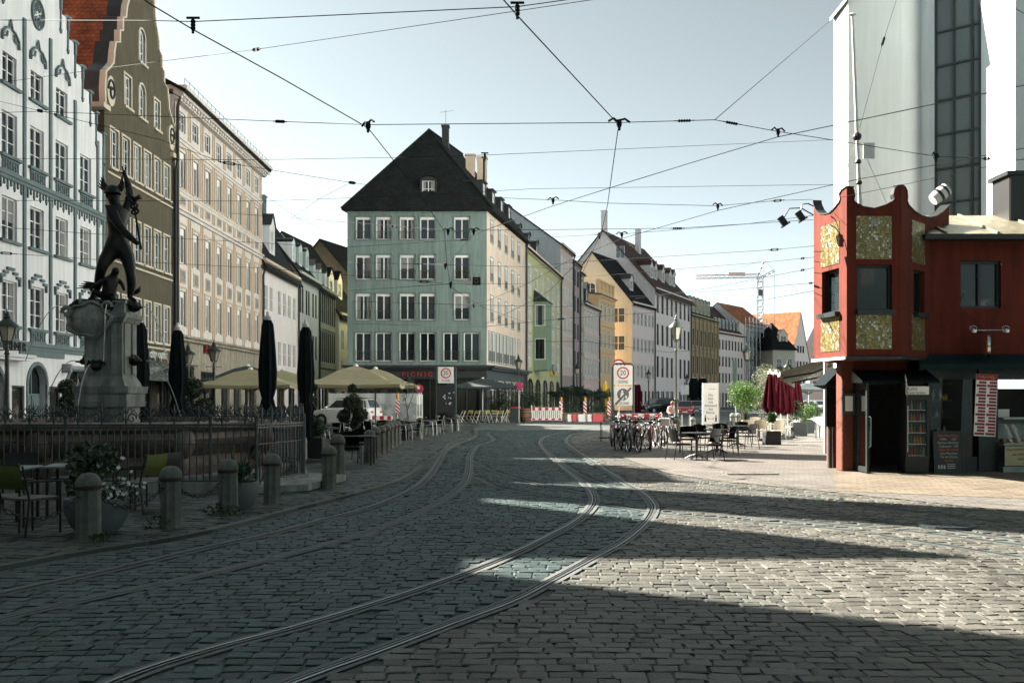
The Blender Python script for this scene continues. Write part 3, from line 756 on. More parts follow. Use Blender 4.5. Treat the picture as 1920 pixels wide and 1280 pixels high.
shade_house('town_house', 'long grey rose house with flat eaves behind the camera side of the row', -42, 62.0, 17.2, 0, 'w_greypink', 0, [2+k*3 for k in range(19)], [4.5,8.2,11.8], None)
# ================================================================ corner house and the street behind it
def turned(par, base, rz, before):
    ca, sa = math.cos(rz), math.sin(rz)
    for c in list(par.children):
        if c in before: continue
        l = c.location.copy()
        c.location = (base[0]+ca*l.x-sa*l.y, base[1]+sa*l.x+ca*l.y, l.z)
        c.rotation_euler = (c.rotation_euler[0], c.rotation_euler[1], c.rotation_euler[2]+rz)
M['bulb'] = mat('lit_bulb', (.8,.8,.7), .5, emit=(1,.95,.8,1.2))
def corner_house():
    t = thing('corner_house', 'sage green corner house with steep dark hip roof and dark shopfront', 'house', (-12.4,75,0), 0)
    W = 10.5; holes = []
    cx = [(p-960)/F*75+12.4 for p in (681.5,719.5,764,802,866)]
    cx2 = [(p-960)/F*75+12.4 for p in (681,719.5,763.5,802,846,884.5)]
    kw = dict(dep=.16, fm='white', sur='w_cornerframe', st=.09, sp=.035, rows=1, ft=.075)
    for z, h in ((13.65,1.72), (10.65,1.86), (7.6,2.0)):
        for i, x in enumerate(cx):
            holes.append((x-.58, z, 1.16, h))
            window(t, x-.58, z, 1.16, h, blind=.13, rail='iron', **kw)
    for x in cx2:
        holes.append((x-.6, 4.5, 1.2, 2.15)); window(t, x-.6, 4.5, 1.2, 2.15, rail='iron', **kw)
    w = MB(); facade(w, W, 16.1, holes, .2, z0=4.1)
    shop = [(.5,.1,2.0,3.1), (2.9,.1,1.6,3.1), (4.9,.1,2.6,3.1), (8.0,.1,1.95,3.15)]
    B = (10.5,0); rs = math.atan2(1,.2); LS = 15.9
    C = (B[0]+LS*math.cos(rs), B[1]+LS*math.sin(rs))
    D = (C[0]-10.5, C[1])
    w.quad((0,0,0),(D[0],D[1],0),(D[0],D[1],16.1),(0,0,16.1)); w.quad((D[0],D[1],0),(C[0],C[1],0),(C[0],C[1],16.1),(D[0],D[1],16.1))
    w.obj('wall', M['w_corner'], t)
    s = MB(); facade(s, W, 4.1, shop, .35); s.obj('shopfront', M['shopdark'], t)
    for x, z, ww, hh in shop:
        window(t, x, z, ww, hh, dep=.3, cols=2, rows=1, fm='shopdark' if x < 7 else 'iron', gm='glass_shop', ft=.07, name='shop_window')
    MB().box(-.35,-.5,4.02,W+.3,-.002,4.2).box(-.2,-.3,3.88,W+.15,-.002,4.02).obj('shop_cornice', M['shopdark'], t)
    text('P I C N I C', .5, t, (5.25,-.08,3.5), (R90,0,0), M['red'], .03)
    for x in (6.95,7.6): MB().ball((x,-.12,3.12), .07, 6).obj('shop_lamp', M['bulb'], t, True)
    # side facing the street
    before = set(t.children)
    hs = []
    xs = [1.75,4.5,7.2,9.95,12.7]
    ks = dict(dep=.05, fm='white', sur='w_cornerframe', st=.06, sp=.02, rows=1, ft=.06)
    for z, h in ((13.65,1.72), (10.65,1.86), (7.6,2.0)):
        for x in xs: hs.append((x-.5, z, 1.0, h)); window(t, x-.5, z, 1.0, h, blind=.13, rail='iron', **ks)
    for x in xs[:4]:
        for dx in (-1.12,.12): hs.append((x+dx, 4.5, 1.0, 2.3)); window(t, x+dx, 4.5, 1.0, 2.3, rail='iron', **ks)
    hs.append((12.2,4.5,1.0,2.3)); window(t, 12.2, 4.5, 1.0, 2.3, rail='iron', **ks)
    w2 = MB(); facade(w2, LS, 16.1, hs, .1, z0=4.1); w2.obj('wall', M['w_cornerside'], t)
    sh = [(1.2+k*2.85,.5,2.3,2.6) for k in range(5)]
    s2 = MB(); facade(s2, LS, 4.1, sh, .12); s2.obj('shopfront', M['shopdark'], t)
    for x, z, ww, hh in sh:
        window(t, x, z, ww, hh, dep=.08, cols=2, rows=1, fm='white_trim', gm='glass_shop', ft=.06, tr=.72, name='shop_window')
    MB().box(0,-.6,4.02,LS+.3,-.002,4.2).box(.3,-.35,3.86,LS,-.002,4.02).obj('shop_cornice', M['shopdark'], t)
    sl = 7.0/5.0
    for k, x in enumerate((1.6,4.9,8.2,11.4)):
        dormer(t, x, .55, 16.95, 1.25, 1.35, 1.5, 'r_metal', 'r_metal', 'flat', (.85,1.1))
    downpipe(t, LS-.1, 16.0, -.14, .09)
    turned(t, B, rs, before)
    dormer(t, 6.05, .6, 16.85, 1.25, 1.35, 1.6, 'r_metal', 'r_metal', 'arch', (.92,1.25))
    # hip roof
    e = .45; ze = 15.95; A1 = (-.38,-e,ze); B1 = (10.5+.42,-e,ze); C1 = (C[0]+.5,C[1]+e,ze); D1 = (D[0]-.4,D[1]+e,ze)
    P1 = (5.7,5.0,23.25); P2 = (8.0,13.0,23.25)
    r = MB()
    r.poly([A1,B1,P1],0); r.quad(B1,C1,P2,P1,1); r.poly([C1,D1,P2],0); r.quad(D1,A1,P1,P2,1)
    dz = Vector((0,0,-.16))
    for p, q in ((A1,B1),(B1,C1),(C1,D1),(D1,A1)):
        r.quad(p, q, Vector(q)+dz, Vector(p)+dz, 0)
    r.quad(*[Vector(q)+dz for q in (A1,B1,C1,D1)], 0)
    r.tube([Vector(P1)+Vector((0,0,.02)), Vector(P2)+Vector((0,0,.02))], .12, 6, 0)
    for q in (A1,B1): r.tube([q, P1], .1, 6, 0)
    r.obj('roof', [M['r_dark'], M['r_darky']], t)
    chimney(t, 7.0, 5.9, 21.9, .55, .7, 1.8, 'r_metal'); chimney(t, 9.0, 6.5, 18.6, .75, .7, 2.9, 'w_pinkline'); chimney(t, 9.95, 6.6, 18.0, .8, .8, 3.3, 'w_pinkline')
    MB().tube([(10.2,3.4,17.6),(10.2,3.4,20.6)], .09, 8).lathe([(.16,0),(.2,.1)], 8, (10.2,3.4,20.6)).obj('flue_pipe', M['dark'], t)
    a = MB(); a.tube([(7.0,6.2,23.6),(7.0,6.2,25.2)], .02, 5); a.tube([(6.5,6.2,25.0),(7.6,6.2,25.15)], .012, 4); a.obj('antenna', M['dark'], t)
    return t
corner_house()

M['w_green'] = mat('lime_green_render', (0.49,0.5,0.27), .85, var=.06, streak=.12)
M['w_oriel'] = mat('leaf_green_render', (0.185,0.260,0.185), .85, var=.06)
M['w_bluegrey'] = mat('blue_grey_render', (.33,.38,.39), .85, var=.06, streak=.12)
M['w_rose'] = mat('rose_render', (0.62,0.49,0.44), .85, var=.07, streak=.12)
M['w_mauve'] = mat('mauve_render', (.38,.31,.30), .85, var=.08, streak=.15)
M['w_mustard'] = mat('mustard_stone', (0.411,0.392,0.287), .85, var=.12, streak=.2)
M['w_pinkrose'] = mat('pink_rose_render', (0.76,0.57,0.53), .85, var=.06, streak=.1)
M['w_orange'] = mat('apricot_render', (0.78,0.54,0.3), .85, var=.05, streak=.1)
M['w_cream'] = mat('cream_render', (0.72,0.63,0.46), .85, var=.05, streak=.1)
M['w_lilac'] = mat('lilac_white_render', (.80,.69,.65), .85, var=.05, streak=.1)
M['w_offwhite'] = mat('off_white_render', (.82,.735,.70), .85, var=.05, streak=.1)
M['w_ochre'] = mat('ochre_stone', (0.4,0.3,0.175), .85, var=.16, streak=.22)
M['w_scaff'] = mat('scaffold_sheet', (.5,.52,.5), .7, var=.12, scale=1.5)
GR = 'houses along the curving street'
def street(name, label, px, py_, slope, ln, ze, zr, D, wallm, roofm, ncol, rows, ww, wk, **k):
    a = math.atan2(1, slope); m = ln/ncol
    xs = [m*(i+.5) for i in range(ncol)]
    zs = [z for z, h in rows]
    t = thing(name, label, 'house', (px, py_, 0), a, GR); rec = .06 if slope < .4 else .12
    wk = dict(wk, dep=min(wk['dep'], rec))
    holes = []
    for z, h in rows:
        for x in xs:
            if any(a0 < x < b0 for a0, b0 in k.get('skip', ())): continue
            holes.append((x-ww/2, z, ww, h)); window(t, x-ww/2, z, ww, h, **wk)
    w = MB(); gz = k.get('gz', 3.8); shop = k.get('shop', [(m*i+.4, .02, m*1.0-.8 if not k.get('garch') else m-.9, 2.9)+((k['garch'],) if k.get('garch') else ()) for i in range(ncol)])
    facade(w, ln, ze, holes, rec+.04, z0=gz)
    facade(w, ln, gz, shop, rec+.06, mw=1, mr=1)
    sd = MB(); shell(sd, ln, D, ze, gable=zr)
    w.obj('wall', [M[wallm], M[k.get('base') or wallm]], t)
    sd.obj('gable_wall', M[k.get('side') or wallm], t)
    for h in shop: window(t, h[0], h[1], h[2], h[3], dep=rec+.02, cols=2 if h[2] > 1.5 else 1, rows=1, fm=k.get('shopm','shopdark'), gm='glass_shop', ft=.07, arch=h[4] if len(h) > 4 else 0, name='shop_window')
    MB().box(0,-.35,ze-.25,ln,-.002,ze-.02).box(0,-.2,ze-.5,ln,-.002,ze-.25).obj('eaves_cornice', M[k.get('cm') or wallm], t)
    for z in k.get('trims', ()): MB().box(0,-.12,z,ln,-.002,z+.18).obj('string_course', M[k.get('cm') or wallm], t)
    r = MB(); gable_roof(r, 0, ln, 0, D, ze, zr, 'x', k.get('over', .4)); r.obj('roof', M[roofm], t)
    sl = (zr-ze)/(D/2)
    for x, z, dw, dh in k.get('dorm', ()): dormer(t, x, (z-ze)/sl, z, dw, dh, (dh+dw*.5)/sl+.1, k.get('dm','white_trim'), k.get('droof','r_metal'), k.get('dk','gable'))
    for x, y, h in k.get('chim', ()): chimney(t, x, y, ze+sl*(y if y < D/2 else D-y)-.3, 1.0, .8, h, k.get('chm','stone'))
    if k.get('pipe') is not None: downpipe(t, k['pipe'], ze-.1, -.15, .1)
    return t
swk = dict(dep=.18, fm='white', sur='white_trim', st=.16, sp=.02, rows=2, ft=.07)
g = street('town_house', 'lime green house with leaf green oriel and round-arched ground floor', 1.3, 90.8, .19, 22.4, 15.6, 20.0, 14, 'w_green', 'r_darky', 6,
    [(12.2,1.9),(8.9,1.9),(5.5,2.0)], 1.5, swk, shop=[(4.48*i+.45,.02,3.55,3.6,.5) for i in range(5)], gz=4.2, cm='w_cream', skip=((2.2,3.0),), dorm=[(3.0,16.3,1.4,1.5),(8.0,16.3,1.4,1.5),(13.0,16.3,1.4,1.5)], dm='r_metal', pipe=22.2, dk='arch')
p = MB()
for z in (11.2, 7.9, 4.6):
    for i in range(6): p.box(22.4/6*(i+.5)-.75,-.05,z,22.4/6*(i+.5)+.75,-.002,z+.8)
p.obj('spandrel_panel', M['white_trim'], g)
o = MB(); o.box(3.9,-1.3,4.4,6.9,-.004,10.9); orl = o.obj('oriel', M['w_oriel'], g)
MB().add([(3.7,-1.5,10.9),(7.1,-1.5,10.9),(7.1,-.01,10.9),(3.7,-.01,10.9),(4.2,-.01,12.1),(6.6,-.01,12.1)], [(0,1,5,4),(0,4,3),(1,2,5),(0,3,2,1)]).obj('oriel_roof', M['lampgreen'], g)
for z in (8.6,5.4):
    wo = window(orl, 3.86, z, 1.0, 2.0, fm='white', rows=1, cols=1, dep=.02); wo.rotation_euler = (0,0,-R90); wo.location = (3.86,-.15,z)
MB().prism([(14.3,4.85),(15.2,5.35),(16.9,5.35),(17.8,4.85),(16.0,4.2)], -.3, -.17, 'y').obj('diamond_emblem', M['zinc'], g)
MB().box(14.2,-.16,4.1,19.4,-.02,4.9).obj('shop_sign', M['yellow'], g)

street('town_house', 'tall rose house with a blue grey gable end above the green house', 5.5, 113.1, .235, 8.3, 19.4, 25.0, 15, 'w_rose', 'r_darky', 4,
    [(15.9,2.0),(12.6,2.0),(9.2,2.0),(5.6,2.0)], 1.0, swk, side='w_bluegrey', gz=4.4, pipe=8.2, base='w_mauve')
street('town_house', 'narrow mauve house with grey window bands between rose house and mustard bay', 7.45, 121.3, .235, 4.8, 18.6, 22.5, 13, 'w_mauve', 'r_darky', 2,
    [(15.6,2.0),(12.4,2.0),(9.0,2.0),(5.6,2.0)], 1.3, dict(dep=.2, fm='dark', rows=2, ft=.07), gz=4.4, pipe=4.7)
street('town_house', 'slim mustard stone house front with a corner bay', 8.6, 126.1, .235, 2.7, 17.8, 20.0, 10, 'w_mustard', 'r_darky', 1,
    [(14.6,2.0),(11.4,2.0),(8.2,2.0),(5.2,2.0)], 1.3, dict(dep=.2, fm='white', rows=2, ft=.07, sur='w_mustard', st=.2, head='cornice'), gz=4.4, trims=(17.0,13.9,10.7,7.5,4.4))
street('town_house', 'small pink house with white stucco window frames and dark roof', 9.3, 129.0, .29, 10.0, 14.2, 18.6, 12, 'w_pinkrose', 'r_darky', 5,
    [(11.0,1.9),(7.7,1.9),(4.7,1.9)], 1.0, dict(dep=.15, fm='white', sur='white_trim', st=.25, sp=.05, rows=2, ft=.07, head='cornice'), gz=4.2, garch=.6, trims=(10.2,7.0,4.2), pipe=9.9, cm='white_trim', dorm=[(2.5,14.9,1.6,1.8),(6.5,14.9,1.6,1.8)], dm='r_metal')
ora = street('town_house', 'apricot house with balustraded attic and cornices', 12.1, 138.7, .35, 9.5, 16.4, 17.2, 12, 'w_orange', 'r_metal', 4,
    [(12.8,2.1),(8.9,2.1),(5.2,2.1)], 1.05, dict(dep=.18, fm='white', sur='w_cream', st=.18, sp=.05, rows=2, ft=.07, head='cornice'), gz=4.3, trims=(15.4,12.0,8.2,4.2), cm='w_orange')
q = MB(); q.box(0,.05,16.45,9.5,.35,17.0).box(0,-.05,18.1,9.5,.45,18.4)
for k in range(5): q.box(k*2.2+.02,0,17.0,k*2.2+.62,.4,18.1)
q.box(0,.2,17.0,9.5,.3,18.1); q.obj('attic_parapet', M['w_orange'], ora)
cr = street('town_house', 'cream house with a tall gable end and lilac street front under dark green roof', 18.1, 150.0, .5, 10.6, 16.4, 24.3, 13, 'w_lilac', 'r_dark', 6,
    [(13.0,1.9),(8.9,2.0),(4.9,2.0)], 1.0, dict(dep=.12, fm='white', sur='white_trim', st=.14, sp=.03, rows=2, ft=.07), side='w_cream', gz=4.0, pipe=10.5, dorm=[(4.6,18.5,1.5,1.9)], shopm='shopdark')
before = set(cr.children)
for z in (13.2,9.0,4.9): window(cr, -3.3, z, 2.2, 2.3, dep=.02, fm='white', sur='white_trim', st=.12, rows=2, ft=.1)
window(cr, -7.6, 17.6, 1.7, 1.9, dep=.02, fm='white', sur='white_trim', st=.12, arch=.6)
turned(cr, (0,0), -R90, before)
for c in cr.children:
    if c not in before: c.location.x -= .06
wh = street('town_house', 'large off-white house with rows of dark windows and brown dormered roof', 23.0, 159.8, .45, 23.0, 19.6, 29.4, 17.6, 'w_offwhite', 'r_brown', 8,
    [(15.6,2.9),(10.4,3.4),(5.2,3.4)], 1.35, dict(dep=.2, fm='dark', rows=3, ft=.09, gm='glass'), side='w_palepink', gz=4.2, pipe=22.8, over=.9,
    dorm=[(4.2,21.6,1.7,2.2),(6.6,21.6,1.7,2.2),(11.2,21.6,1.7,2.2),(15.8,21.6,1.7,2.2),(18.2,21.6,1.7,2.2)], chim=[(.5,8.8,3.4),(13.5,7.0,4.2)], chm='w_palepink', droof='r_brown')
before = set(wh.children); window(wh, -6.6, 24.6, 1.5, 1.9, dep=.02, fm='white', gm='glass_pale'); turned(wh, (0,0), -R90, before)
for c in wh.children:
    if c not in before: c.location.x -= .06
text('S.Oliver', 1.2, wh, (20.0,-.1,4.2), (R90,0,0), M['dark'], .03)
oc = street('palace_house', 'ochre stone palace with columned windows and a dormered mansard roof', 32.5, 181.0, .5, 18.4, 17.2, 22.6, 14, 'w_ochre', 'r_dark', 7,
    [(11.6,3.0),(6.4,3.2)], 1.3, dict(dep=.25, fm='dark', sur='w_mustard', st=.22, sp=.08, rows=2, ft=.09, head='seg', sill='w_ochre'), gz=4.6, trims=(10.6,4.7,16.0), cm='w_mustard',
    dorm=[(2.0+2.6*k,17.8,1.8,2.4) for k in range(6)], dm='w_mustard', dk='arch')
q = MB()
for k in range(8): q.box(.1+k*2.62-.22,-.28,5.0,.1+k*2.62+.22,-.005,16.6)
q.obj('pilaster', M['w_ochre'], oc)
street('town_house', 'pale house with long red-brown mansard roof and rows of dormers', 40.9, 197.7, .6, 15.8, 15.2, 21.5, 13, 'w_lilac', 'r_brown', 8,
    [(11.6,2.0),(8.2,2.0),(4.9,2.0)], 1.0, dict(dep=.15, fm='dark', rows=2, ft=.08), side='w_bluegrey', gz=4.2, dorm=[(1.4+2.2*k,16.0,1.3,1.6) for k in range(7)], dk='arch', dm='zinc')
sc = street('scaffolded_house', 'house wrapped in pale scaffold sheeting beside the crane', 49.2, 211.3, .7, 14.2, 17.6, 22.5, 12, 'w_scaff', 'r_redx', 6,
    [(13.0,2.0),(9.0,2.0),(5.0,2.0)], 1.0, dict(dep=.15, fm='dark', rows=2, ft=.08), gz=4.2)
q = MB()
for k in range(8):
    for y in (-.4,-1.3): q.tube([(k*2.0,y,0),(k*2.0,y,19.0)], .07, 5)
for z in (2,4,6,8,10,12,14,16,18):
    q.box(0,-1.3,z,14.0,-.4,z+.06); q.tube([(0,-1.3,z+1),(14.0,-1.3,z+1)], .05, 5)
q.obj('scaffold', M['steel'], sc)
# yellow corner house in front of the crane
yh = thing('town_house', 'little pale yellow house with window boxes at the far end of the street', 'house', (X(1449,212), 212, 0), .35, GR)
hs = []
for z in (8.2,3.9):
    for x in (1.6,4.3):
        hs.append((x-.6,z,1.2,2.1)); window(yh, x-.6, z, 1.2, 2.1, dep=.15, fm='white', sur='white_trim', st=.15, ft=.1)
w = MB(); facade(w, 5.6, 12.2, hs, .2); shell(w, 5.6, 9, 12.2); w.obj('wall', M['w_yellow'], yh)
r = MB(); r.poly([(-.5,-.5,12.1),(6.1,-.5,12.1),(2.8,4.5,18.4)]).poly([(6.1,-.5,12.1),(6.1,9.5,12.1),(2.8,4.5,18.4)]).poly([(-.5,-.5,12.1),(2.8,4.5,18.4),(-.5,9.5,12.1)]); r.obj('roof', M['r_darky'], yh)
dormer(yh, 3.4, 1.0, 13.6, 2.2, 1.9, 3, 'w_cream', 'r_darky', 'gable')
for x in (1.6,4.3):
    bx = MB().box(x-.75,-.4,7.85,x+.75,-.06,8.15); leaves(bx, 60, (x,-.25,8.3), (.75,.2,.2), .3, 1); bx.obj('window_box', [M['wood'], M['leaf_dark']], yh)
# long orange roof and white gable
E = (X(1480,240), 240)
bo = (E[0]-17*math.cos(math.radians(-40)), E[1]-17*math.sin(math.radians(-40)))
b = thing('town_house', 'big house with long orange tiled roof and white gable behind the crane', 'house', (bo[0], bo[1], 0), math.radians(-40), GR)
w = MB(); facade(w, 17, 9, [], .2); shell(w, 17, 12.7, 9, gable=23.1); w.obj('wall', M['w_offwhite'], b)
r = MB(); gable_roof(r, 0, 17, 0, 12.7, 9.0, 23.1, 'x', .4); r.obj('roof', M['r_redx'], b)
for k in range(4): window(b, 9.3+k*1.5, 15.2, 1.0, 1.6, dep=.02, fm='white', rows=1, cols=1, y=2.3, name='roof_window')
before = set(b.children)
for z in (13.0,9.2,5.4):
    for x in ((2.8,4.6,6.4,8.2,10.0) if z < 12 else (4.9,6.4,7.9)): window(b, x-.4, z, .8, 1.7, dep=.02, fm='dark', rows=2)
turned(b, (17.06,0), R90, before)
b2 = thing('town_house', 'brick red gabled house at the very end beside the kiosk', 'house', (X(1503,285), 285, 0), math.radians(-20), GR)
hs = []
for z in (12.4,8.6,5.0):
    for x in (1.5,3.6,5.7,7.8): hs.append((x-.5,z,1.0,1.8)); window(b2, x-.5, z, 1.0, 1.8, fm='white', rows=2)
w = MB(); facade(w, 9, 15, hs, .2); shell(w, 9, 12, 15); w.poly([(0,0,15),(9,0,15),(4.5,0,24.5)]); w.obj('wall', M['w_rose'], b2)
r = MB(); gable_roof(r, 0, 9, .3, 12, 15.1, 24.6, 'y', .5); r.obj('roof', M['r_redx'], b2)

# ---------------------------------------------------------------- tower crane
def crane():
    Y = 232; t = thing('tower_crane', 'yellow and grey lattice tower crane above the orange roofs', 'crane', (X(1425,Y), Y, 0))
    zt = Zat(517, Y); m = MB(); w = .62
    def lat(mb, a, b, w0, step, r):
        a = Vector(a); b = Vector(b); d = b-a; n = max(2, int(d.length/step)); up = Vector((0,1,0))
        s = d.normalized().cross(up).normalized(); q = [s*w0+up*w0, s*w0-up*w0, -s*w0-up*w0, -s*w0+up*w0]
        for c in q: mb.tube([a+c, b+c], r, 4)
        for k in range(n):
            p0 = a+d*k/n; p1 = a+d*(k+1)/n
            for i in range(4):
                mb.tube([p0+q[i], p1+q[(i+1)%4]], r*.6, 3); mb.tube([p0+q[i], p0+q[(i+1)%4]], r*.6, 3)
    lat(m, (0,0,0), (0,0,zt*.62), w, 1.3, .12); m.obj('mast', M['yellow'], t)
    m = MB(); lat(m, (0,0,zt*.62), (0,0,zt), w*.95, 1.3, .11); m.obj('mast', M['steel'], t)
    MB().box(-.6,-.6,zt-4.6,.6,.6,zt-3.2).obj('cabin', M['plastic'], t)
    j = MB(); ex = X(1305,Y)-X(1425,Y); lat(j, (0,0,zt), (ex,0,zt-.3), .38, 1.4, .08); j.obj('jib', M['steel'], t)
    MB().box(X(1365,Y)-X(1425,Y),-.5,zt-.1,X(1396,Y)-X(1425,Y),-.42,zt+.75).obj('name_board', M['white_trim'], t)
    j = MB(); tx, tz = X(1433,Y)-X(1425,Y), Zat(488,Y); cx2, cz = X(1452,Y)-X(1425,Y), Zat(507,Y)
    lat(j, (-.6,0,zt), (tx,0,tz), .16, 1.2, .08); j.tube([(tx,0,tz),(cx2,0,cz)], .04, 4); j.tube([(tx,0,tz),(ex*.7,0,zt+.3)], .03, 4); j.obj('top_frame', M['steel'], t)
    j = MB(); lat(j, (.3,0,zt-.4), (cx2,0,cz), .22, 1.0, .08); j.obj('counter_jib', M['steel'], t)
    MB().tube([(cx2,0,cz),(cx2,0,cz-13)], .035, 4).box(cx2-.2,-.2,cz-13.8,cx2+.2,.2,cz-13).obj('hoist_cable', M['dark'], t)
crane()

# unseen houses added behind and beside the camera to cut sky fill light
M['w_far'] = mat('cool_bounce_render', (.055,.09,.10), .9, var=.2)  # blue tint chosen to cool the light these walls bounce back
def far_house(label, x, y, rz, W, h):
    t = thing('town_house', label, 'house', (x,y,0), rz); holes = []
    grid_windows(t, holes, [2+3.2*k for k in range(int((W-2)/3.2))], [4.5,8.5,12.5], 1.2, 2.0, dep=.2, fm='white', rows=2)
    w = MB(); facade(w, W, h, holes, .22); shell(w, W, 12, h-.01); w.obj('wall', M['w_far'], t)
    r = MB(); gable_roof(r, 0, W, 0, 12, h, h+6, 'x', .4); r.obj('roof', M['r_brown'], t)
far_house('long unseen blue-grey house added behind the camera to cut and cool the fill light', 42, -16, PI, 62, 18)
far_house('unseen blue-grey house added at the camera side of the church to cool the fill light', 22, 26, -R90, 46, 17)
# ================================================================ ground
def catmull(pts, n=10):
    P_ = [pts[0]+(pts[0]-pts[1])]+pts+[pts[-1]+(pts[-1]-pts[-2])]; out = []
    for i in range(1, len(P_)-2):
        for k in range(n):
            t = k/n; a, b, c, d = P_[i-1], P_[i], P_[i+1], P_[i+2]
            out.append(.5*((2*b)+(c-a)*t+(2*a-5*b+4*c-d)*t*t+(3*b-a-3*c+d)*t**3))
    out.append(pts[-1]); return out
def gl(l): return [G(*q) for q in l]
A1 = gl([(-120,1440),(220,1280),(400,1220),(550,1180),(700,1135),(850,1085),(960,1041),(1035,1004),(1084,976),(1110,950),(1113,931),(1099,911),(1072,889),(1042,864),(1021,843),(1013,829),(1023,819),(1054,810.5),(1095,804.5)])+[Vector((8.5,68,0)),Vector((14,85,0)),Vector((24,115,0)),Vector((40,150,0))]
A2 = gl([(100,1460),(555,1280),(700,1227),(850,1170),(960,1129),(1035,1090),(1110,1049),(1166,1017.5),(1207,984),(1224,959),(1222,944),(1204,925.6),(1170,905),(1136,882.5),(1102,860),(1070,838),(1061,827),(1068,818.5),(1092,811)])+[Vector((9.4,67,0)),Vector((14.9,84.4,0)),Vector((24.9,114.4,0)),Vector((41,149.4,0))]
B1 = gl([(-200,1160),(0,1115),(200,1072),(400,1025),(500,1004),(600,977),(700,950),(775,917),(806,890),(823,864),(833,845),(850,829),(885,819)])+[Vector((-2.0,52,0)),Vector((3,60,0))]
B2 = gl([(-200,1214),(0,1162),(200,1117),(400,1075),(600,1025),(700,995),(800,955),(855,922),(876,897),(880,872),(882,853),(896,836),(925,825)])+[Vector((-.9,51,0)),Vector((3.5,58.8,0))]
C1 = gl([(880,862),(915,880),(960,896),(1035,914),(1110,929),(1170,939),(1230,946),(1335,959),(1500,976),(1700,995),(1920,1022),(2100,1045)])
C2 = gl([(886,893),(920,910),(960,921),(1035,933),(1110,944),(1222,960),(1335,971),(1447,981),(1597,995),(1920,1045)])
D1 = gl([(1060,838),(1085,853),(1110,869),(1150,889),(1185,899),(1297,905),(1410,919),(1522,933),(1700,957),(1920,985)])
D2 = gl([(1030,848),(1050,864),(1085,888),(1130,908),(1200,921),(1297,934),(1410,947),(1560,967),(1920,1012)])
E1 = [Vector((-14,63.5,0)),Vector((-6,62,0)),Vector((0,61.6,0)),Vector((8,64,0)),Vector((15,78,0)),Vector((24.5,104,0))]
E2 = [Vector((-14,62.3,0)),Vector((-6,60.9,0)),Vector((0,60.4,0)),Vector((8.8,63,0)),Vector((16,77.5,0)),Vector((25.4,103.6,0))]
RAILS = {k: catmull(v) for k, v in dict(A1=A1,A2=A2,B1=B1,B2=B2,C1=C1,C2=C2,D1=D1,D2=D2,E1=E1,E2=E2).items()}
M['ground'] = mat('joint_sand', (.058,.074,.069), .95, var=.5, scale=5, bump=.6, bscale=60)
M['asphalt'] = tilemat('far_setts', (.085,.10,.10), (.12,.13,.125), (.03,.035,.035), .3, .22, .65, .8, 'XY', .02, var=.35)
def stonemat(name, col, rough, island=.5, col2=None):
    col2 = col2 or tuple(c*1.45 for c in col); col = tuple(c*.72 for c in col)
    m = mat(name, col, rough, scale=.45, bump=.5, bscale=45, island=island, spec=.22, detail=10, col2=col2)
    return m
M['setts'] = stonemat('lit_tone_setts', (.070,.078,.069), .62, .32, (.104,.102,.088))  # cobble colour painted lighter and warmer for the sunlit part
M['shade_tone'] = stonemat('shade_tone_setts', (.028,.050,.051), .6, .4, (.040,.065,.064))  # same cobbles, the teal of the shade painted into their colour
M['slabs'] = stonemat('pavement_setts', (.046,.058,.052), .6)
M['pavers'] = tilemat('plaza_pavers', (.108,.104,.094), (.135,.130,.116), (.045,.043,.038), .34, .2, .7, .5, 'XY', .013, var=.16)
M['pavers2'] = tilemat('kiosk_pavers', (.128,.110,.083), (.158,.136,.102), (.05,.04,.028), .42, .21, .75, .5, 'XY', .014, var=.16)
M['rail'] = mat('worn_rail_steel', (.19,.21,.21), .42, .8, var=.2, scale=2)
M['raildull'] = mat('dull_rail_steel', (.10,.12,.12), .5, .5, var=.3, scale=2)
M['groove'] = mat('rail_groove', (.01,.01,.01), .9)
M['railbed'] = mat('rail_bed_asphalt', (.075,.088,.085), .75, var=.25, scale=3, bump=.3, bscale=50)
structure(MB().quad((-300,-120,0),(500,-120,0),(500,1400,0),(-300,1400,0)).obj('ground', M['ground']))
# far part of the road
structure(MB().quad((-60,52,.010),(140,52,.010),(140,420,.010),(-60,420,.010)).obj('road', M['asphalt']))
PLZ = gl([(1165,858),(1252,888),(1335,901),(1567,924),(1920,962)])+[Vector((45,14,0)),Vector((60,75,0))]+[Vector((20.5,66,0))]+gl([(1340,797),(1272,803),(1248,818),(1215,848)])
def inpoly(p, poly):
    c = False; j = len(poly)-1
    for i in range(len(poly)):
        a, b = poly[i], poly[j]
        if (a.y > p[1]) != (b.y > p[1]) and p[0] < (b.x-a.x)*(p[1]-a.y)/(b.y-a.y)+a.x: c = not c
        j = i
    return c
structure(MB().poly([(q.x,q.y,.018) for q in PLZ]).obj('plaza', M['pavers']))
KS = gl([(1562,877),(1567,922),(1920,937)])+[Vector((20,16.9,0)),Vector((24,21.5,0)),Vector((10.5,22.9,0))]
structure(MB().poly([(q.x,q.y,.023) for q in KS]).obj('pavement', M['pavers2']))
KERB = [Vector((-12,-12,0)),Vector((-7.6,2,0))]+gl([(0,1067),(350,1007),(550,957),(740,905),(800,868),(850,836),(890,818)])+[Vector((-2.2,56,0)),Vector((-3.0,66,0)),Vector((-12,73,0))]
KC = catmull(KERB, 6)
def kerb_x(y):
    for a, b in zip(KC, KC[1:]):
        if a.y <= y <= b.y: return a.x+(b.x-a.x)*(y-a.y)/max(1e-6, b.y-a.y)
    return -2.5
kb = MB()
for a, b in zip(KC, KC[1:]): kb.bar((a.x,a.y,.02), (b.x,b.y,.02), .12, .05)
structure(kb.obj('kerb', M['slabs']))
segs = np.array([[q.x,q.y] for r in RAILS.values() for q in r])
cells = {}
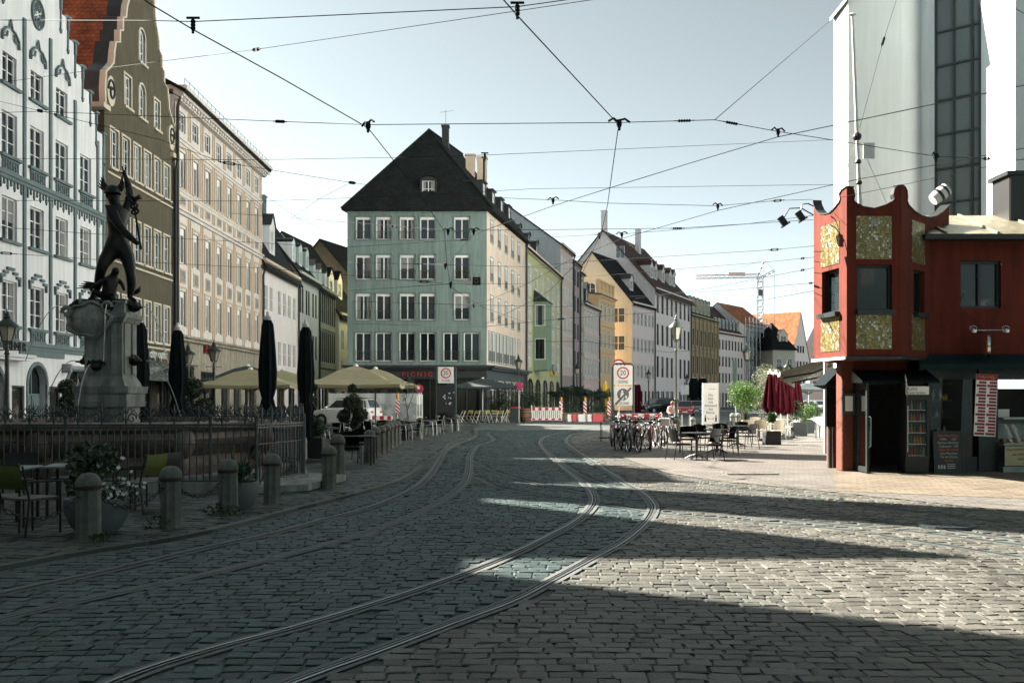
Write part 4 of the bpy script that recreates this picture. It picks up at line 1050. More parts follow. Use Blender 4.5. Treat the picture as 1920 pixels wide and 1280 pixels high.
for x, y in segs: cells.setdefault((int(x//.5), int(y//.5)), []).append((x, y))
raildense = []
for r in RAILS.values():
    for a, b in zip(r, r[1:]):
        n = max(1, int((b-a).length/.08))
        for k in range(n):
            q = a.lerp(b, k/n)
            if q.y < 60: raildense.append((q.x,q.y))
cells = {}
for x, y in raildense: cells.setdefault((int(x//.3), int(y//.3)), []).append((x, y))
def nearrail(x, y, d=.15):
    i, j = int(x//.3), int(y//.3)
    for a in (-1,0,1):
        for b in (-1,0,1):
            for px, py in cells.get((i+a,j+b), ()):
                if (px-x)**2+(py-y)**2 < d*d: return True
    return False
def stones(name, m, cand, wx, wy, zt, seed, gap=.012):
    rg = np.random.default_rng(seed); n = len(cand)
    c = np.array([[q[0], q[1]] for q in cand]); ang = np.array([q[2] for q in cand])+rg.normal(0,.03,n)
    hw = np.array([q[3] for q in cand])/2-gap*.5; hd = np.array([q[4] for q in cand])/2-gap*.5
    top = zt+rg.normal(0,.0022,n); tx = rg.normal(0,.010,n); ty = rg.normal(0,.014,n)
    V = np.zeros((n,12,3)); sg = np.array([[-1,-1],[1,-1],[1,1],[-1,1]])
    for ring, (ins, zz) in enumerate(((0.0,0.0),(.002,.72),(.011,1.0))):
        for k in range(4):
            jx = rg.normal(0,.008,n); jy = rg.normal(0,.008,n)
            lx = sg[k,0]*np.maximum(hw-ins,.02)+jx; ly = sg[k,1]*np.maximum(hd-ins,.02)+jy
            V[:,ring*4+k,0] = c[:,0]+lx*np.cos(ang)-ly*np.sin(ang)
            V[:,ring*4+k,1] = c[:,1]+lx*np.sin(ang)+ly*np.cos(ang)
            V[:,ring*4+k,2] = top*zz+(lx*tx+ly*ty)*(1 if ring else 0)
    fb = [[8,9,10,11]]
    for r in (0,4):
        for k in range(4): fb.append([r+k, r+(k+1)%4, r+4+(k+1)%4, r+4+k])
    fb = np.array(fb); Fq = (fb[None]+12*np.arange(n)[:,None,None]).reshape(-1,4)
    me = bpy.data.meshes.new(name); me.vertices.add(n*12); me.vertices.foreach_set('co', V.reshape(-1))
    me.loops.add(Fq.size); me.loops.foreach_set('vertex_index', Fq.reshape(-1).astype(np.int32))
    me.polygons.add(len(Fq)); me.polygons.foreach_set('loop_start', np.arange(0,Fq.size,4,dtype=np.int32))
    me.polygons.foreach_set('use_smooth', np.zeros(len(Fq),dtype=bool))
    me.update(calc_edges=True); me.materials.append(m)
    return structure(link(name, me))
rs_ = random.Random(5); cand = []
y = 3.6
while y < 53:
    d = .145*rs_.uniform(.9,1.1)*(1 if y < 26 else 1.25)
    x = -.57*y-1.6+rs_.uniform(0,.2); xe = .56*y+1.4
    while x < xe:
        w = rs_.uniform(.125,.205)*(1 if y < 26 else 1.4)
        yy = y+.05*math.sin(x*.9+y*.35)+.03*math.sin(x*2.3)
        if x > kerb_x(yy)+.12 and not nearrail(x+w/2, yy, .135) and not inpoly((x+w/2,yy), PLZ) and not inpoly((x+w/2,yy), KS):
            cand.append((x+w/2, yy, .05*math.cos(x*.9+y*.35), w, d))
        x += w
    y += d
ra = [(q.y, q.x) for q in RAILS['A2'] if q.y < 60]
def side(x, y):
    # one paving: shade tone painted up to the outer rail, sunlit tone beyond
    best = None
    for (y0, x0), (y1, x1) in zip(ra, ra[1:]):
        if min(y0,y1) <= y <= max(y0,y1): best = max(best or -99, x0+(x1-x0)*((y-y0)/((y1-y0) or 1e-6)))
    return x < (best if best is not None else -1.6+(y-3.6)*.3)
stones('cobbled_street', M['shade_tone'], [q for q in cand if side(q[0],q[1])], 0, 0, .0145, 3, .014)
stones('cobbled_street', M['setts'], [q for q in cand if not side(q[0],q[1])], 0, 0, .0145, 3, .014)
cand = []; dv = Vector((.258,.966)); nv = Vector((.966,-.258))
for i in range(-10, 330):
    a = i*.19
    b = 0.0
    while b < 34:
        w = rs_.uniform(.2,.34)
        c = Vector((-4.9,3.0))+dv*a-nv*(b+w/2)
        b += w
        if c.y < 3 or c.y > 62 or c.x < max(-.57*c.y-1.5, -16.4): continue
        if c.x < kerb_x(c.y)-.16: cand.append((c.x, c.y, math.atan2(dv.y,dv.x)-PI/2, w, .19))
stones('pavement', M['slabs'], cand, 0, 0, .016, 4, .014)
def ribbon(mb, line, off0, off1, z, mi=0):
    for i in range(len(line)-1):
        def nrm(j):
            a = line[max(j-1,0)]; b = line[min(j+1,len(line)-1)]; d = (b-a); d.z = 0; d.normalize(); return Vector((d.y,-d.x,0))
        n0, n1 = nrm(i), nrm(i+1); a, b = line[i], line[i+1]; zz = Vector((0,0,z))
        mb.quad(a+n0*off0+zz, a+n0*off1+zz, b+n1*off1+zz, b+n1*off0+zz, mi)
def track(name, label, keys, mats, bed=.15):
    t = thing(name, label, 'tram track', (0,0,0)); t['kind'] = 'structure'
    for i, k in enumerate(keys):
        mb = MB(); L_ = RAILS[k]; s = 1 if i == 0 else -1
        if bed:
            ribbon(mb, L_, -bed, -.05, .0150, 2); ribbon(mb, L_, .05, bed, .0150, 2)
        q = 1.0 if bed > .11 else (.7 if bed else .5)
        ribbon(mb, L_, -.024*q, .024*q, .010, 1)
        ribbon(mb, L_, *((-.054*q,-.02*q) if s > 0 else (.02*q,.054*q)), .021, 0)
        ribbon(mb, L_, *((.02*q,.034*q) if s > 0 else (-.034*q,-.02*q)), .019, 0)
        structure(mb.obj('rail', [M[mats[0]], M['groove'], M[mats[1]]], t))
    return t
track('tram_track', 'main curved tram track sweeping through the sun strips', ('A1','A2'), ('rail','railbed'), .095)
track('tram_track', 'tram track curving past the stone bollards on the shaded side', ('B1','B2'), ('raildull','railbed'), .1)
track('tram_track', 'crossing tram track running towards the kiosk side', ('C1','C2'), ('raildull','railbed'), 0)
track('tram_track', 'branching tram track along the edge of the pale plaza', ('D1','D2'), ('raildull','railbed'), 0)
track('tram_track', 'far tram track in front of the green corner house', ('E1','E2'), ('rail','railbed'), .12)
def cover(name, label, px, py, r, sq):
    c = G(px, py); t = MB()
    if sq: t.box(-r,-r*.7,0,r,r*.7,.044)
    else:
        t.lathe([(r,0),(r,.042),(r*.86,.042),(r*.84,.036),(0.0,.036)], 24)
        for k in range(8):
            a = k*PI/4; t.bar((r*.2*math.cos(a),r*.2*math.sin(a),.038),(r*.8*math.cos(a),r*.8*math.sin(a),.038),.04,.01)
    o = t.obj(name, M['iron'] if not sq else M['pavers']); o.location = (c.x, c.y, .0); tag(o, label, 'manhole cover'); return o
cover('manhole_cover', 'round iron manhole cover in the lit cobbles before the kiosk', 1775, 988, .36, 0)
cover('access_cover', 'rectangular paved access cover on the plaza near the black tables', 1405, 889, .55, 1)
# ================================================================ skinned figures
def skin(name, V, E, m, parent=None, sub=2, root=0):
    """V: {key: (x,y,z,r) or (x,y,z,rx,ry)}; one continuous surface grown over the skeleton"""
    ks = list(V); ix = {k: i for i, k in enumerate(ks)}
    me = bpy.data.meshes.new(name); me.from_pydata([V[k][:3] for k in ks], [(ix[a], ix[b]) for a, b in E], [])
    o = bpy.data.objects.new('tmp', me); COL.objects.link(o)
    sk = o.modifiers.new('s', 'SKIN'); sk.use_smooth_shade = True
    for i, k in enumerate(ks):
        q = V[k]; me.skin_vertices[0].data[i].radius = (q[3], q[4] if len(q) > 4 else q[3])
    me.skin_vertices[0].data[ix[root] if root in ix else 0].use_root = True
    sb = o.modifiers.new('u', 'SUBSURF'); sb.levels = sub; sb.render_levels = sub
    dg = bpy.context.evaluated_depsgraph_get(); dg.update()
    nm = bpy.data.meshes.new_from_object(o.evaluated_get(dg)); bpy.data.objects.remove(o)
    nm.materials.clear(); nm.materials.append(m)
    nm.polygons.foreach_set('use_smooth', [True]*len(nm.polygons))
    return link(name, nm, parent)

# ================================================================ fountain
FX, FY = -8.86, 22.0
def fountain():
    t = thing('fountain', 'round stone fountain with tall pedestal and reddish marble basin', 'fountain', (FX, FY, 0))
    b = MB(); n = 64
    prof = [(3.15,.12),(3.2,.3),(3.05,.36),(2.98,.5),(3.12,.62),(3.3,.72),(3.36,.86),(3.3,.98),(3.36,1.02),(3.46,1.06),(3.48,1.17),(3.4,1.2),(3.18,1.2),(3.12,1.1),(3.05,.6)]
    vs = []; fs = []
    for r, z in prof:
        for k in range(n):
            a = 2*PI*k/n; rr = r*(1+.035*math.cos(8*a))
            vs.append((rr*math.cos(a), rr*math.sin(a), z))
    for i in range(len(prof)-1):
        for k in range(n): fs.append((i*n+k, i*n+(k+1)%n, (i+1)*n+(k+1)%n, (i+1)*n+k))
    b.add(vs, fs)
    for k in range(8):
        a = k*PI/4; c, s = math.cos(a), math.sin(a)
        b.ball((3.36*c,3.36*s,.8), .24, 8, 0, (1,1,1.4)); b.ball((3.2*c,3.2*s,.36), .2, 8, 0, (1,1,1.2))
    b.obj('basin', M['redmarble'], t, True)
    M['water'] = mat('fountain_water', (.02,.045,.045), .04, bump=.4, bscale=5)
    MB().lathe([(3.12,1.02),(0,1.02)], 40).obj('water_surface', M['water'], t)
    s = MB(); s.lathe([(4.0,0),(4.0,.13),(3.1,.14)], 8, a0=PI/8); s.obj('plinth', M['stone'], t)
    p = MB(); r2 = math.sqrt(2)
    def sq(h0, z0, h1, z1): p.lathe([(h0*r2,z0),(h1*r2,z1)], 4, a0=PI/4, sx=.84, sy=.84)
    for h0,z0,h1,z1 in ((.56,.6,.56,1.48),(.66,1.48,.68,1.6),(.66,1.6,.66,1.78),(.7,1.78,.72,1.93),(.6,1.93,.55,2.05),(.54,2.05,.49,2.14),(.49,2.14,.49,3.32),(.53,3.32,.6,3.42),(.62,3.42,.64,3.52),(.57,3.52,.57,3.72),(.6,3.72,.6,3.78)): sq(h0,z0,h1,z1)
    for x in (-.36,.18): p.box(x,-.44,2.2,x+.18,-.40,3.3)
    p.box(.40,-.34,2.2,.44,-.1,3.3); p.box(.40,.1,2.2,.44,.34,3.3)
    p.obj('pedestal', M['stone'], t)
    c = MB(); c.T = Matrix.Translation((-.26,-.5,3.36)) @ Matrix.Rotation(-.12,4,'Y') @ Matrix.Rotation(R90,4,'X')
    vs = []; fs = []; n = 36
    for i, (q, h) in enumerate(((1.0,0),(1.06,.08),(.95,.14),(.86,.07),(.5,.16),(.01,.19))):
        for k in range(n):
            a = 2*PI*k/n; w = 1+.07*math.cos(5*a+.5)+.04*math.cos(9*a)
            vs.append((.47*q*w*math.cos(a), .37*q*w*math.sin(a), h))
    for i in range(5):
        for k in range(n): fs.append((i*n+k, i*n+(k+1)%n, (i+1)*n+(k+1)%n, (i+1)*n+k))
    c.add(vs, fs)
    for s in (-1,1):
        c.tube([(s*(.42+.12*math.cos(q*.55)*(1-q/16)),.2+.14*math.sin(q*.55)*(1-q/16),.09) for q in range(13)], .05, 6)
    c.obj('cartouche', M['stone'], t, True)
    def head(x, y, z, rz, spout=True):
        h = MB(); h.T = Matrix.Translation((x,y,z)) @ Matrix.Rotation(rz,4,'Z') @ Matrix.Scale(.78,4)
        h.ball((0,0,0), .15, 8, 0, (1,1.1,1)); h.ball((0,-.13,-.03), .09, 8, 0); h.ball((-.09,.02,.13), .045, 6); h.ball((.09,.02,.13), .045, 6)
        h.tube([(0,-.18,-.04),(0,-.34,-.02)], [.04,.025], 6)
        for s in (-1,1): h.tube([(s*.12,-.02,.05),(s*.2,.0,.12),(s*.26,.02,.02)], [.05,.04,.015], 5)
        h.obj('spout_head', M['bronze'], t, True)
        if spout:
            w = MB(); d = Vector((math.sin(rz),-math.cos(rz),0)); q0 = Vector((x,y,z))+d*.27
            w.tube([q0+d*(.75*s)+Vector((0,0,.12*s-1.35*s*s)) for s in [i/9 for i in range(10)]], [.009+.004*(i%2) for i in range(10)], 5)
            w.obj('water_jet', M['waterjet'], t, True)
    M['waterjet'] = mat('falling_water', (.55,.6,.6), .2, trans=.5)
    head(-.12,-.5,2.37,0); head(.52,0,2.5,R90); head(-.66,-.2,3.7,-1.2); head(.15,-.52,3.66,.3); head(.58,-.2,3.66,1.1)
    head(-.52,0,2.5,-R90)
    return t
fountain()
# ---------------------------------------------------------------- bronze figure
def statue():
    t = thing('bronze_statue', 'dark bronze winged-helmet figure raising one arm on the fountain pedestal', 'statue', (FX, FY, 3.78))
    S = lambda px, py, y, *r: ((px-200)/84.9, y, (566-py)/84.9, *r)
    V = dict(pel=S(214,462,0,.19,.16), wai=S(212,440,-.02,.165,.14), rib=S(212,420,-.02,.20,.165), che=S(213,403,0,.235,.17), nb=S(212,391,.0,.13), nk=S(209,383,-.02,.082),
        hd=S(206,373,-.05,.105,.12), ht=S(205,361,-.05,.10,.12),
        rs=S(224,394,.14,.12), ru=S(229,374,.16,.092), re=S(231,356,.14,.075), rf=S(229,343,.1,.068), rw=S(226,331,.06,.042), rh=S(223.5,323,.05,.05,.03), 
        i1=S(221,316,.04,.018), i2=S(219.5,309,.03,.014), m1=S(225,315,.06,.018), m2=S(228,312,.02,.015), t1=S(219.5,323,.0,.018), t2=S(215.5,320,-.03,.014),
        ls=S(208,397,-.2,.12), lu=S(220,418,-.28,.095), le=S(234,437,-.3,.075), lf=S(246,447,-.33,.068), lw=S(258,458,-.36,.045), lh=S(264,461,-.37,.052,.04),
        rhp=S(226,470,.05,.165), rt=S(233,490,.02,.14), rk=S(238,512,-.04,.098), rc=S(239,525,.0,.105), rcc=S(237,541,.02,.078), ra=S(235,556,.02,.055), rft=S(242,561,-.06,.055,.045), rto=S(252,564,-.16,.042,.03),
        lhp=S(203,470,-.05,.165), lt=S(194,488,-.14,.14), lk=S(189,505,-.22,.10), lc=S(184,519,-.14,.102), lcc=S(176,536,-.02,.075), la=S(169,549,.08,.055), lft=S(166,558,.02,.052,.045), lto=S(160,564,-.08,.042,.03))
    E = [('pel','wai'),('wai','rib'),('rib','che'),('che','nb'),('nb','nk'),('nk','hd'),('hd','ht'),('che','rs'),('rs','ru'),('ru','re'),('re','rf'),('rf','rw'),('rw','rh'),('rh','i1'),('i1','i2'),('rh','m1'),('m1','m2'),('rh','t1'),('t1','t2'),
        ('che','ls'),('ls','lu'),('lu','le'),('le','lf'),('lf','lw'),('lw','lh'),('pel','rhp'),('rhp','rt'),('rt','rk'),('rk','rc'),('rc','rcc'),('rcc','ra'),('ra','rft'),('rft','rto'),
        ('pel','lhp'),('lhp','lt'),('lt','lk'),('lk','lc'),('lc','lcc'),('lcc','la'),('la','lft'),('lft','lto')]
    for k, q in V.items():
        g_ = 1.0 if len(k) == 2 and k[0] in 'imt' and k[1].isdigit() else (1.26 if k in ('pel','wai','rib','che','nb','nk','hd','ht') else 1.17)
        V[k] = q[:3]+tuple(v*g_ for v in q[3:])
    skin('body', V, E, M['bronze'], t, 2, 'pel')
    f = MB(); hx, hz = (205-200)/84.9, (566-366)/84.9
    f.ball((hx-.11,-.1,hz-.03), .035, 6); f.ball((hx-.03,-.16,hz-.1), .03, 6); f.ball((hx-.09,-.13,hz+.01), .03, 6)
    f.obj('face', M['bronze'], t, True)
    h = MB(); h.lathe([(.16,-.03),(.185,-.01),(.165,.03),(.15,.09),(.11,.15),(.05,.185),(0.001,.195)], 14, (hx,-.05,hz+.05), 0, 0, 1, 1.15)
    def wing(x, y, z, sx, s=1.0):
        for k in range(5):
            h.tube([(x,y,z+.02*k*s),(x+sx*(.14-.01*k)*s,y+.03,z+(.04+.035*k)*s),(x+sx*(.26-.03*k)*s,y+.05,z+(.12+.06*k)*s)], [.035*s,.03*s,.008], 5)
    wing(hx-.1,-.1,hz+.1,-.9); wing(hx+.1,0,hz+.1,.5)
    h.obj('winged_helmet', M['bronze'], t, True)
    c = MB(); a = Vector(S(268,471,-.37)); b = Vector(S(253,376,-.36)); d = (b-a)
    c.tube([a, b], [.026,.02], 7); c.ball(b, .05, 6)
    for s in (-1,1):
        pts = []
        for k in range(15):
            q = .68+.29*k/14; w = .085*math.sin(k*.6)*(1-.2*k/14)
            pts.append(a+d*q+Vector((s*w*.95,0,s*w*.25)))
        c.tube(pts, [.026]*12+[.03,.034,.02], 5)
        for k in range(4): c.tube([a+d*.965, a+d*.965+Vector((s*(.2-.02*k),0,.1+.03*k-.07*s))], [.03,.006], 5)
    c.obj('winged_staff', M['bronze'], t, True)
    w = MB()
    for cx, cz, y, sx in ((164,545,.14,-1),(236,550,.08,1)):
        x, z = (cx-200)/84.9, (566-cz)/84.9
        for k in range(3): w.tube([(x,y,z),(x+sx*.1,y+.06,z+.04+.03*k),(x+sx*.17,y+.1,z+.1+.05*k)], [.03,.026,.006], 5)
    w.obj('ankle_wing', M['bronze'], t, True)
    # the small winged boy crouching between the legs
    B = dict(p=S(206,551,-.3,.13), w=S(209,540,-.32,.125), c=S(212,527,-.34,.115,.1), n=S(217,518,-.36,.06), h=S(222,511,-.38,.095), hh=S(224,504,-.38,.07),
        a1=S(222,527,-.2,.06), a2=S(230,536,-.24,.045), a3=S(234,546,-.26,.035), b1=S(205,526,-.44,.06), b2=S(196,534,-.5,.045), b3=S(186,541,-.5,.035), b4=S(178,543,-.48,.03),
        l1=S(196,556,-.38,.09), l2=S(184,549,-.46,.07), l3=S(180,561,-.42,.045), l4=S(174,564,-.46,.035), k1=S(214,558,-.34,.09), k2=S(222,560,-.46,.065), k3=S(215,565,-.5,.045))
    BE = [('p','w'),('w','c'),('c','n'),('n','h'),('h','hh'),('c','a1'),('a1','a2'),('a2','a3'),('c','b1'),('b1','b2'),('b2','b3'),('b3','b4'),('p','l1'),('l1','l2'),('l2','l3'),('l3','l4'),('p','k1'),('k1','k2'),('k2','k3')]
    bo = skin('child_figure', B, BE, M['bronze'], t, 2, 'p')
    g = MB(); x, z = (176-200)/84.9, (566-543)/84.9
    for k in range(4): g.tube([(x+.25,-.45,z+.06),(x,-.45,z+.02+.03*k),(x-.3+.05*k,-.42,z+.0+.05*k)], [.045,.035,.006], 5)
    g.box(-.46,-.46,-.02,.5,.4,.035)
    g.obj('base_rocks', M['bronze'], t, True)
    return t
statue()
# ---------------------------------------------------------------- iron railing round the fountain
def railing():
    t = thing('iron_railing', 'ornate iron railing with scrollwork top round the fountain', 'railing', (FX, FY, 0))
    L = lambda x, y: Vector((x-FX, y-FY, 0))
    path = [L(-15.4,17.4), L(-12.86,17.4), L(-10.33,17.4), L(-7.8,17.4), L(-5.27,17.4), L(-4.47,17.42), L(-4.05,19.3), L(-4.55,21.5), L(-5.05,23.6), L(-6.4,25.8), L(-8.4,26.6), L(-10.4,26.6), L(-13,26.6)]
    zr = 1.2
    for a, b in zip(path, path[1:]):
        m = MB(); d = b-a; ln = d.length; d.normalize(); n = max(2, int(ln/.115)); N_ = Vector((d.y,-d.x,0))
        def at(s, z, o=0): return a+d*s+Vector((0,0,z))+N_*o
        for z, w in ((.22,.03),(zr-.05,.04),(zr,.05)): m.bar(at(0,z), at(ln,z), w, .03)
        m.bar(at(0,.86), at(ln,.86), .015, .015)
        for k in range(1, n): m.tube([at(ln*k/n,.2), at(ln*k/n,zr)], .014, 5, cap=False)
        ns = max(1, round(ln/.42))
        for k in range(ns):
            c = ln*(k+.5)/ns; w = ln/ns
            for s in (-1,1):
                m.tube([at(c+s*w*.24+s*.085*(1-q/17)*math.cos(q*.55), zr+.11+.1*(1-q/17)*math.sin(q*.55)) for q in range(15)], .012, 4, cap=False)
                m.tube([at(c,zr+.02), at(c+s*w*.12,zr+.16), at(c+s*w*.34,zr+.26), at(c+s*w*.47,zr+.17), at(c+s*w*.42,zr+.1)], .011, 4)
                m.tube([at(c+s*.02,zr+.2), at(c+s*w*.14,zr+.3), at(c+s*w*.25,zr+.24)], .012, 4)
            m.tube([at(c,zr), at(c,zr+.24), at(c,zr+.36)], [.014,.02,.004], 5)
        m.obj('fence_panel', M['iron'], t)
    for q in path[:-1]:
        h = zr+.14
        m = MB(); m.tube([q, q+Vector((0,0,h))], .03 if q is not path[6] else .05, 6); m.ball(q+Vector((0,0,h)), .045, 6); m.obj('post', M['iron'], t)
    m = MB()
    for a, b in zip(path, path[1:]): m.bar(a+Vector((0,0,.1)), b+Vector((0,0,.1)), .2, .2)
    m.obj('kerb_base', M['stone'], t)
    return t
railing()
s = MB(); s.prism([(-4.7,16.9),(-3.6,17.6),(-3.3,19.8),(-4.2,20.4),(-5.2,18)], .03, .15, 'z')
tag(s.obj('stone_step', M['stone']), 'low grey stone step at the corner of the fountain railing', 'step')

# ================================================================ bollards with chains
def bollard(h=.8):
    t = thing('bollard', '', 'bollard', (0,0,0), 0, 'stone bollards along the kerb')
    m = MB(); m.lathe([(.15,0),(.142,.05),(.132,h*.76),(.13,h*.8)], 8, a0=PI/8); m.obj('shaft', M['bollard'], t)
    m = MB(); m.lathe([(.132,h*.8),(.143,h*.815),(.143,h*.86),(.12,h*.93),(.075,h*.985),(0.001,h)], 14); m.obj('cap', M['bollard'], t, True)
    MB().lathe([(.139,h*.76),(.146,h*.765),(.146,h*.795),(.139,h*.80)], 16).obj('iron_band', M['rust'], t, True)
    return t
M['rust'] = mat('rusted_iron', (.05,.03,.02), .8, .3, var=.4, scale=10)
bol = bollard()
BL = [((166,1015),'short stone bollard nearest the camera in front of the round planter'), ((320,990),'stone bollard with weeds at its foot before the fountain railing'), ((428,965),'stone bollard standing in weeds beside the spiky planter'),
      ((510,945),'stone bollard before the corner of the fountain railing'), ((617,916),'low stone bollard just past the railing corner'), ((633,893),'taller stone bollard right behind the low one past the railing'),
      ((693,868),'stone bollard at the near end of the close row by the dark tables'), ((704,857),'second stone bollard of the close row by the dark tables'), ((714.6,852),'third stone bollard of the close row by the dark tables'),
      ((724,846),'fourth stone bollard of the close row by the dark tables'), ((731,841),'fifth stone bollard of the close row by the dark tables'), ((738,837),'sixth stone bollard of the close row by the dark tables'),
      ((745,833),'stone bollard at the far end of the close row by the dark tables'), ((787,820),'stone bollard beside the silver legged chairs'), ((821,812),'stone bollard under the left post of the zone sign'), ((856.5,808),'stone bollard standing alone past the zone sign')]
bp = []
for i, ((px, py), lb) in enumerate(BL):
    g0 = G(px, py); sc = 1.0
    if i == 5: sc = 1.13
    elif i > 5: sc = 1.08
    if i == 0: bol.location = g0; bol['label'] = lb; o = bol
    else: o = dup(bol, g0, U(0,.4), lb)
    o.scale = (sc,)*3; bp.append((g0, sc))
def chain(a, b, label):
    m = MB(); za, zb = .66, .66; n = int((b-a).length/.07); sag = .3
    pts = [a.lerp(b, k/n)+Vector((0,0,.64-sag*4*(k/n)*(1-k/n))) for k in range(n+1)]
    for k, (p, q) in enumerate(zip(pts, pts[1:])):
        c = (p+q)/2; d = (q-p).normalized(); s = d.cross(Vector((0,0,1))).normalized(); u = s.cross(d)
        if k % 2: s, u = u, s
        m.tube([c+d*(.047*math.cos(t*PI/4))+s*(.024*math.sin(t*PI/4)) for t in range(9)], .007, 4, cap=False)
    tag(m.obj('bollard_chain', M['dark']), label, 'chain', 'chains between the bollards')
L0 = bp[0][0]+(bp[0][0]-bp[1][0])*1.0
chain(L0, bp[0][0], 'sagging iron chain running out of frame from the nearest bollard')
chain(bp[0][0], bp[1][0], 'sagging iron chain from the nearest bollard past the round planter')
chain(bp[1][0], bp[2][0], 'sagging iron chain to the bollard by the spiky planter')
chain(bp[2][0], bp[3][0], 'short sagging iron chain before the corner of the railing')
for i, (k, lb) in enumerate(((1,'small tuft of weeds at the foot of the second bollard'), (2,'thick tuft of weeds at the foot of the bollard by the spiky planter'), (0,'thin tuft of weeds beside the nearest bollard'))):
    m = MB(); c = bp[k][0]
    leaves(m, (70,130,36)[i], (c.x+(-.12,-.02,.2)[i], c.y-.12, .07), ((.2,.14,.12),(.3,.16,.14),(.2,.14,.04))[i], .07, 0, shellf=.1, up=.6)
    tag(m.obj('weeds', M['leaf_mid']), lb, 'weeds', 'weeds at the bollards')

# ================================================================ planters by the fountain
def bowl(name, label, px, py, r, h):
    c = G(px, py); t = thing(name, label, 'planter', c)
    m = MB(); m.lathe([(r*.55,0),(r*.8,h*.25),(r*.97,h*.6),(r,h*.92),(r*.98,h),(r*.88,h),(r*.86,h*.9),(.001,h*.88)], 28); m.obj('bowl', M['bowl'], t, True)
    return t, c
M['bowl'] = mat('grey_planter_bowl', (.10,.115,.115), .7, var=.15)
t, c = bowl('planter', 'round grey bowl planter behind the nearest bollard', 182, 1000, .38, .44)
m = MB()
for k in range(9): leaves(m, 60, (U(-.28,.2), U(-.2,.2), .55+U(0,.4)), U(.12,.2), .11, 0)
leaves(m, 60, (-.15,0,.98), (.12,.1,.16), .1, 0)
tag(m.obj('bush', M['leaf_dark'], None, loc=c), 'dark leafy bush growing in the round bowl planter', 'plant')
m = MB()
for k in range(46):
    a = U(0,1); p = Vector((.12+a*.36+U(-.08,.1), U(-.3,.2), .42+U(0,.22)+(.36*(1-abs(a-.6)) if k % 4 == 0 else 0)))
    m.tube([(.2,0,.4), p], .003, 3, 1)
    for j in range(2):
        d = Vector((U(-1,1),U(-1,.2),U(-.5,1))).normalized()*.02; e = d.orthogonal().normalized()*.016
        m.add([p-e-d, p+e-d, p+e+d, p-e+d], [(0,1,2,3)], 0)
leaves(m, 160, (.28,0,.46), (.26,.25,.14), .06, 1)
tag(m.obj('white_flowers', [M['flower'], M['leaf_dark']], None, loc=c), 'small white flowers spilling from the round bowl planter', 'flowers')
t, c = bowl('planter', 'round grey bowl planter with spiky plants by the railing', 446, 955, .31, .42)
m = MB()
for k in range(26):
    a = U(0,6.28); r0 = U(0,.15); h = U(.25,.62); ln = U(.05,.3)
    b0 = Vector((r0*math.cos(a), r0*math.sin(a), .38)); tip = b0+Vector((ln*math.cos(a), ln*math.sin(a), h)); md = (b0+tip)/2+Vector((0,0,.08)); s = Vector((-math.sin(a),math.cos(a),0))*.022
    m.add([b0-s, b0+s, md+s, md-s, tip], [(0,1,2,3),(3,2,4)], 0)
leaves(m, 260, (0,0,.5), (.26,.24,.2), .08, 0)
tag(m.obj('spiky_plant', M['leaf_dark'], None, loc=c), 'dark spiky plant with upright blades in the bowl by the railing', 'plant')

# ================================================================ chairs and tables
def sling_chair(back='green_sling'):
    t = thing('chair', '', 'chair', (0,0,0))
    w, d, hs, hb = .46, .46, .45, .86
    for sx in (-1,1):
        m = MB(); x = sx*w/2
        m.tube([(x,-d/2,0),(x,-d/2,hs+.2)], .014, 6).obj('leg', M['dark'], t)
        m = MB(); m.tube([(x,d/2+.06,0),(x,d/2,hs),(x,d/2+.1,hb)], .014, 6).obj('leg', M['dark'], t)
        MB().tube([(x,-d/2,hs+.2),(x,d/2+.04,hs+.22)], .016, 6).obj('armrest', M['dark'], t)
    MB().box(-w/2,-d/2,hs-.012,w/2,d/2,hs+.012).tube([(-w/2,-d/2,hs-.03),(w/2,-d/2,hs-.03)],.012,5).obj('seat', M['seatgrey'], t)
    m = MB(); n = 6
    for k in range(n):
        a, b = k/n, (k+1)/n
        f = lambda s: (d/2+.02+.1*s+.03*math.sin(s*PI), hs+.12+(hb-hs-.12)*s)
        y0, z0 = f(a); y1, z1 = f(b)
        m.quad((-w/2+.01,y0,z0),(w/2-.01,y0,z0),(w/2-.01,y1,z1),(-w/2+.01,y1,z1))
    m.obj('backrest', M[back], t)
    return t
M['green_sling'] = mat('olive_green_sling', (.09,.115,.02), .7)
M['black_sling'] = mat('black_sling', (.012,.016,.017), .7)
M['seatgrey'] = mat('grey_sling_seat', (.07,.08,.07), .6)
def table(w=.7, d=.7, h=.73, top='tabletop_grey', label=''):
    t = thing('table', label, 'table', (0,0,0))
    MB().bbox(-w/2,-d/2,h-.03,w/2,d/2,h,.012).obj('tabletop', M[top], t)
    for sx in (-1,1):
        for sy in (-1,1): MB().box(sx*(w/2-.06)-.018,sy*(d/2-.06)-.018,0,sx*(w/2-.06)+.018,sy*(d/2-.06)+.018,h-.03).obj('leg', M['dark'], t)
    return t
M['tabletop_grey'] = mat('grey_tabletop', (.14,.16,.16), .3, var=.1)
gc = sling_chair(); kc = sling_chair('black_sling')
GRC = 'sling chairs at the fountain terrace'
def put(o, first, loc, rz, label, group=None):
    c = o if first else dup(o, loc, rz)
    c.location = loc; c.rotation_euler = (0,0,rz); c['label'] = label
    if group: c['group'] = group
    return c
put(gc, 1, G(58,1002), 2.75, 'sling chair with olive green back nearest the camera by the frame edge', GRC)
put(kc, 1, G(2,998), 3.5, 'black sling chair at the very edge beside the green-backed chair', GRC)
put(gc, 0, G(258,962), -1.9, 'green-backed sling chair turned sideways behind the flower planter', GRC)
put(kc, 0, G(286,955), -1.75, 'black-backed sling chair turned sideways behind the flower planter', GRC)
put(kc, 0, G(32,962), .3, 'black sling chair across the small table facing the camera', GRC)
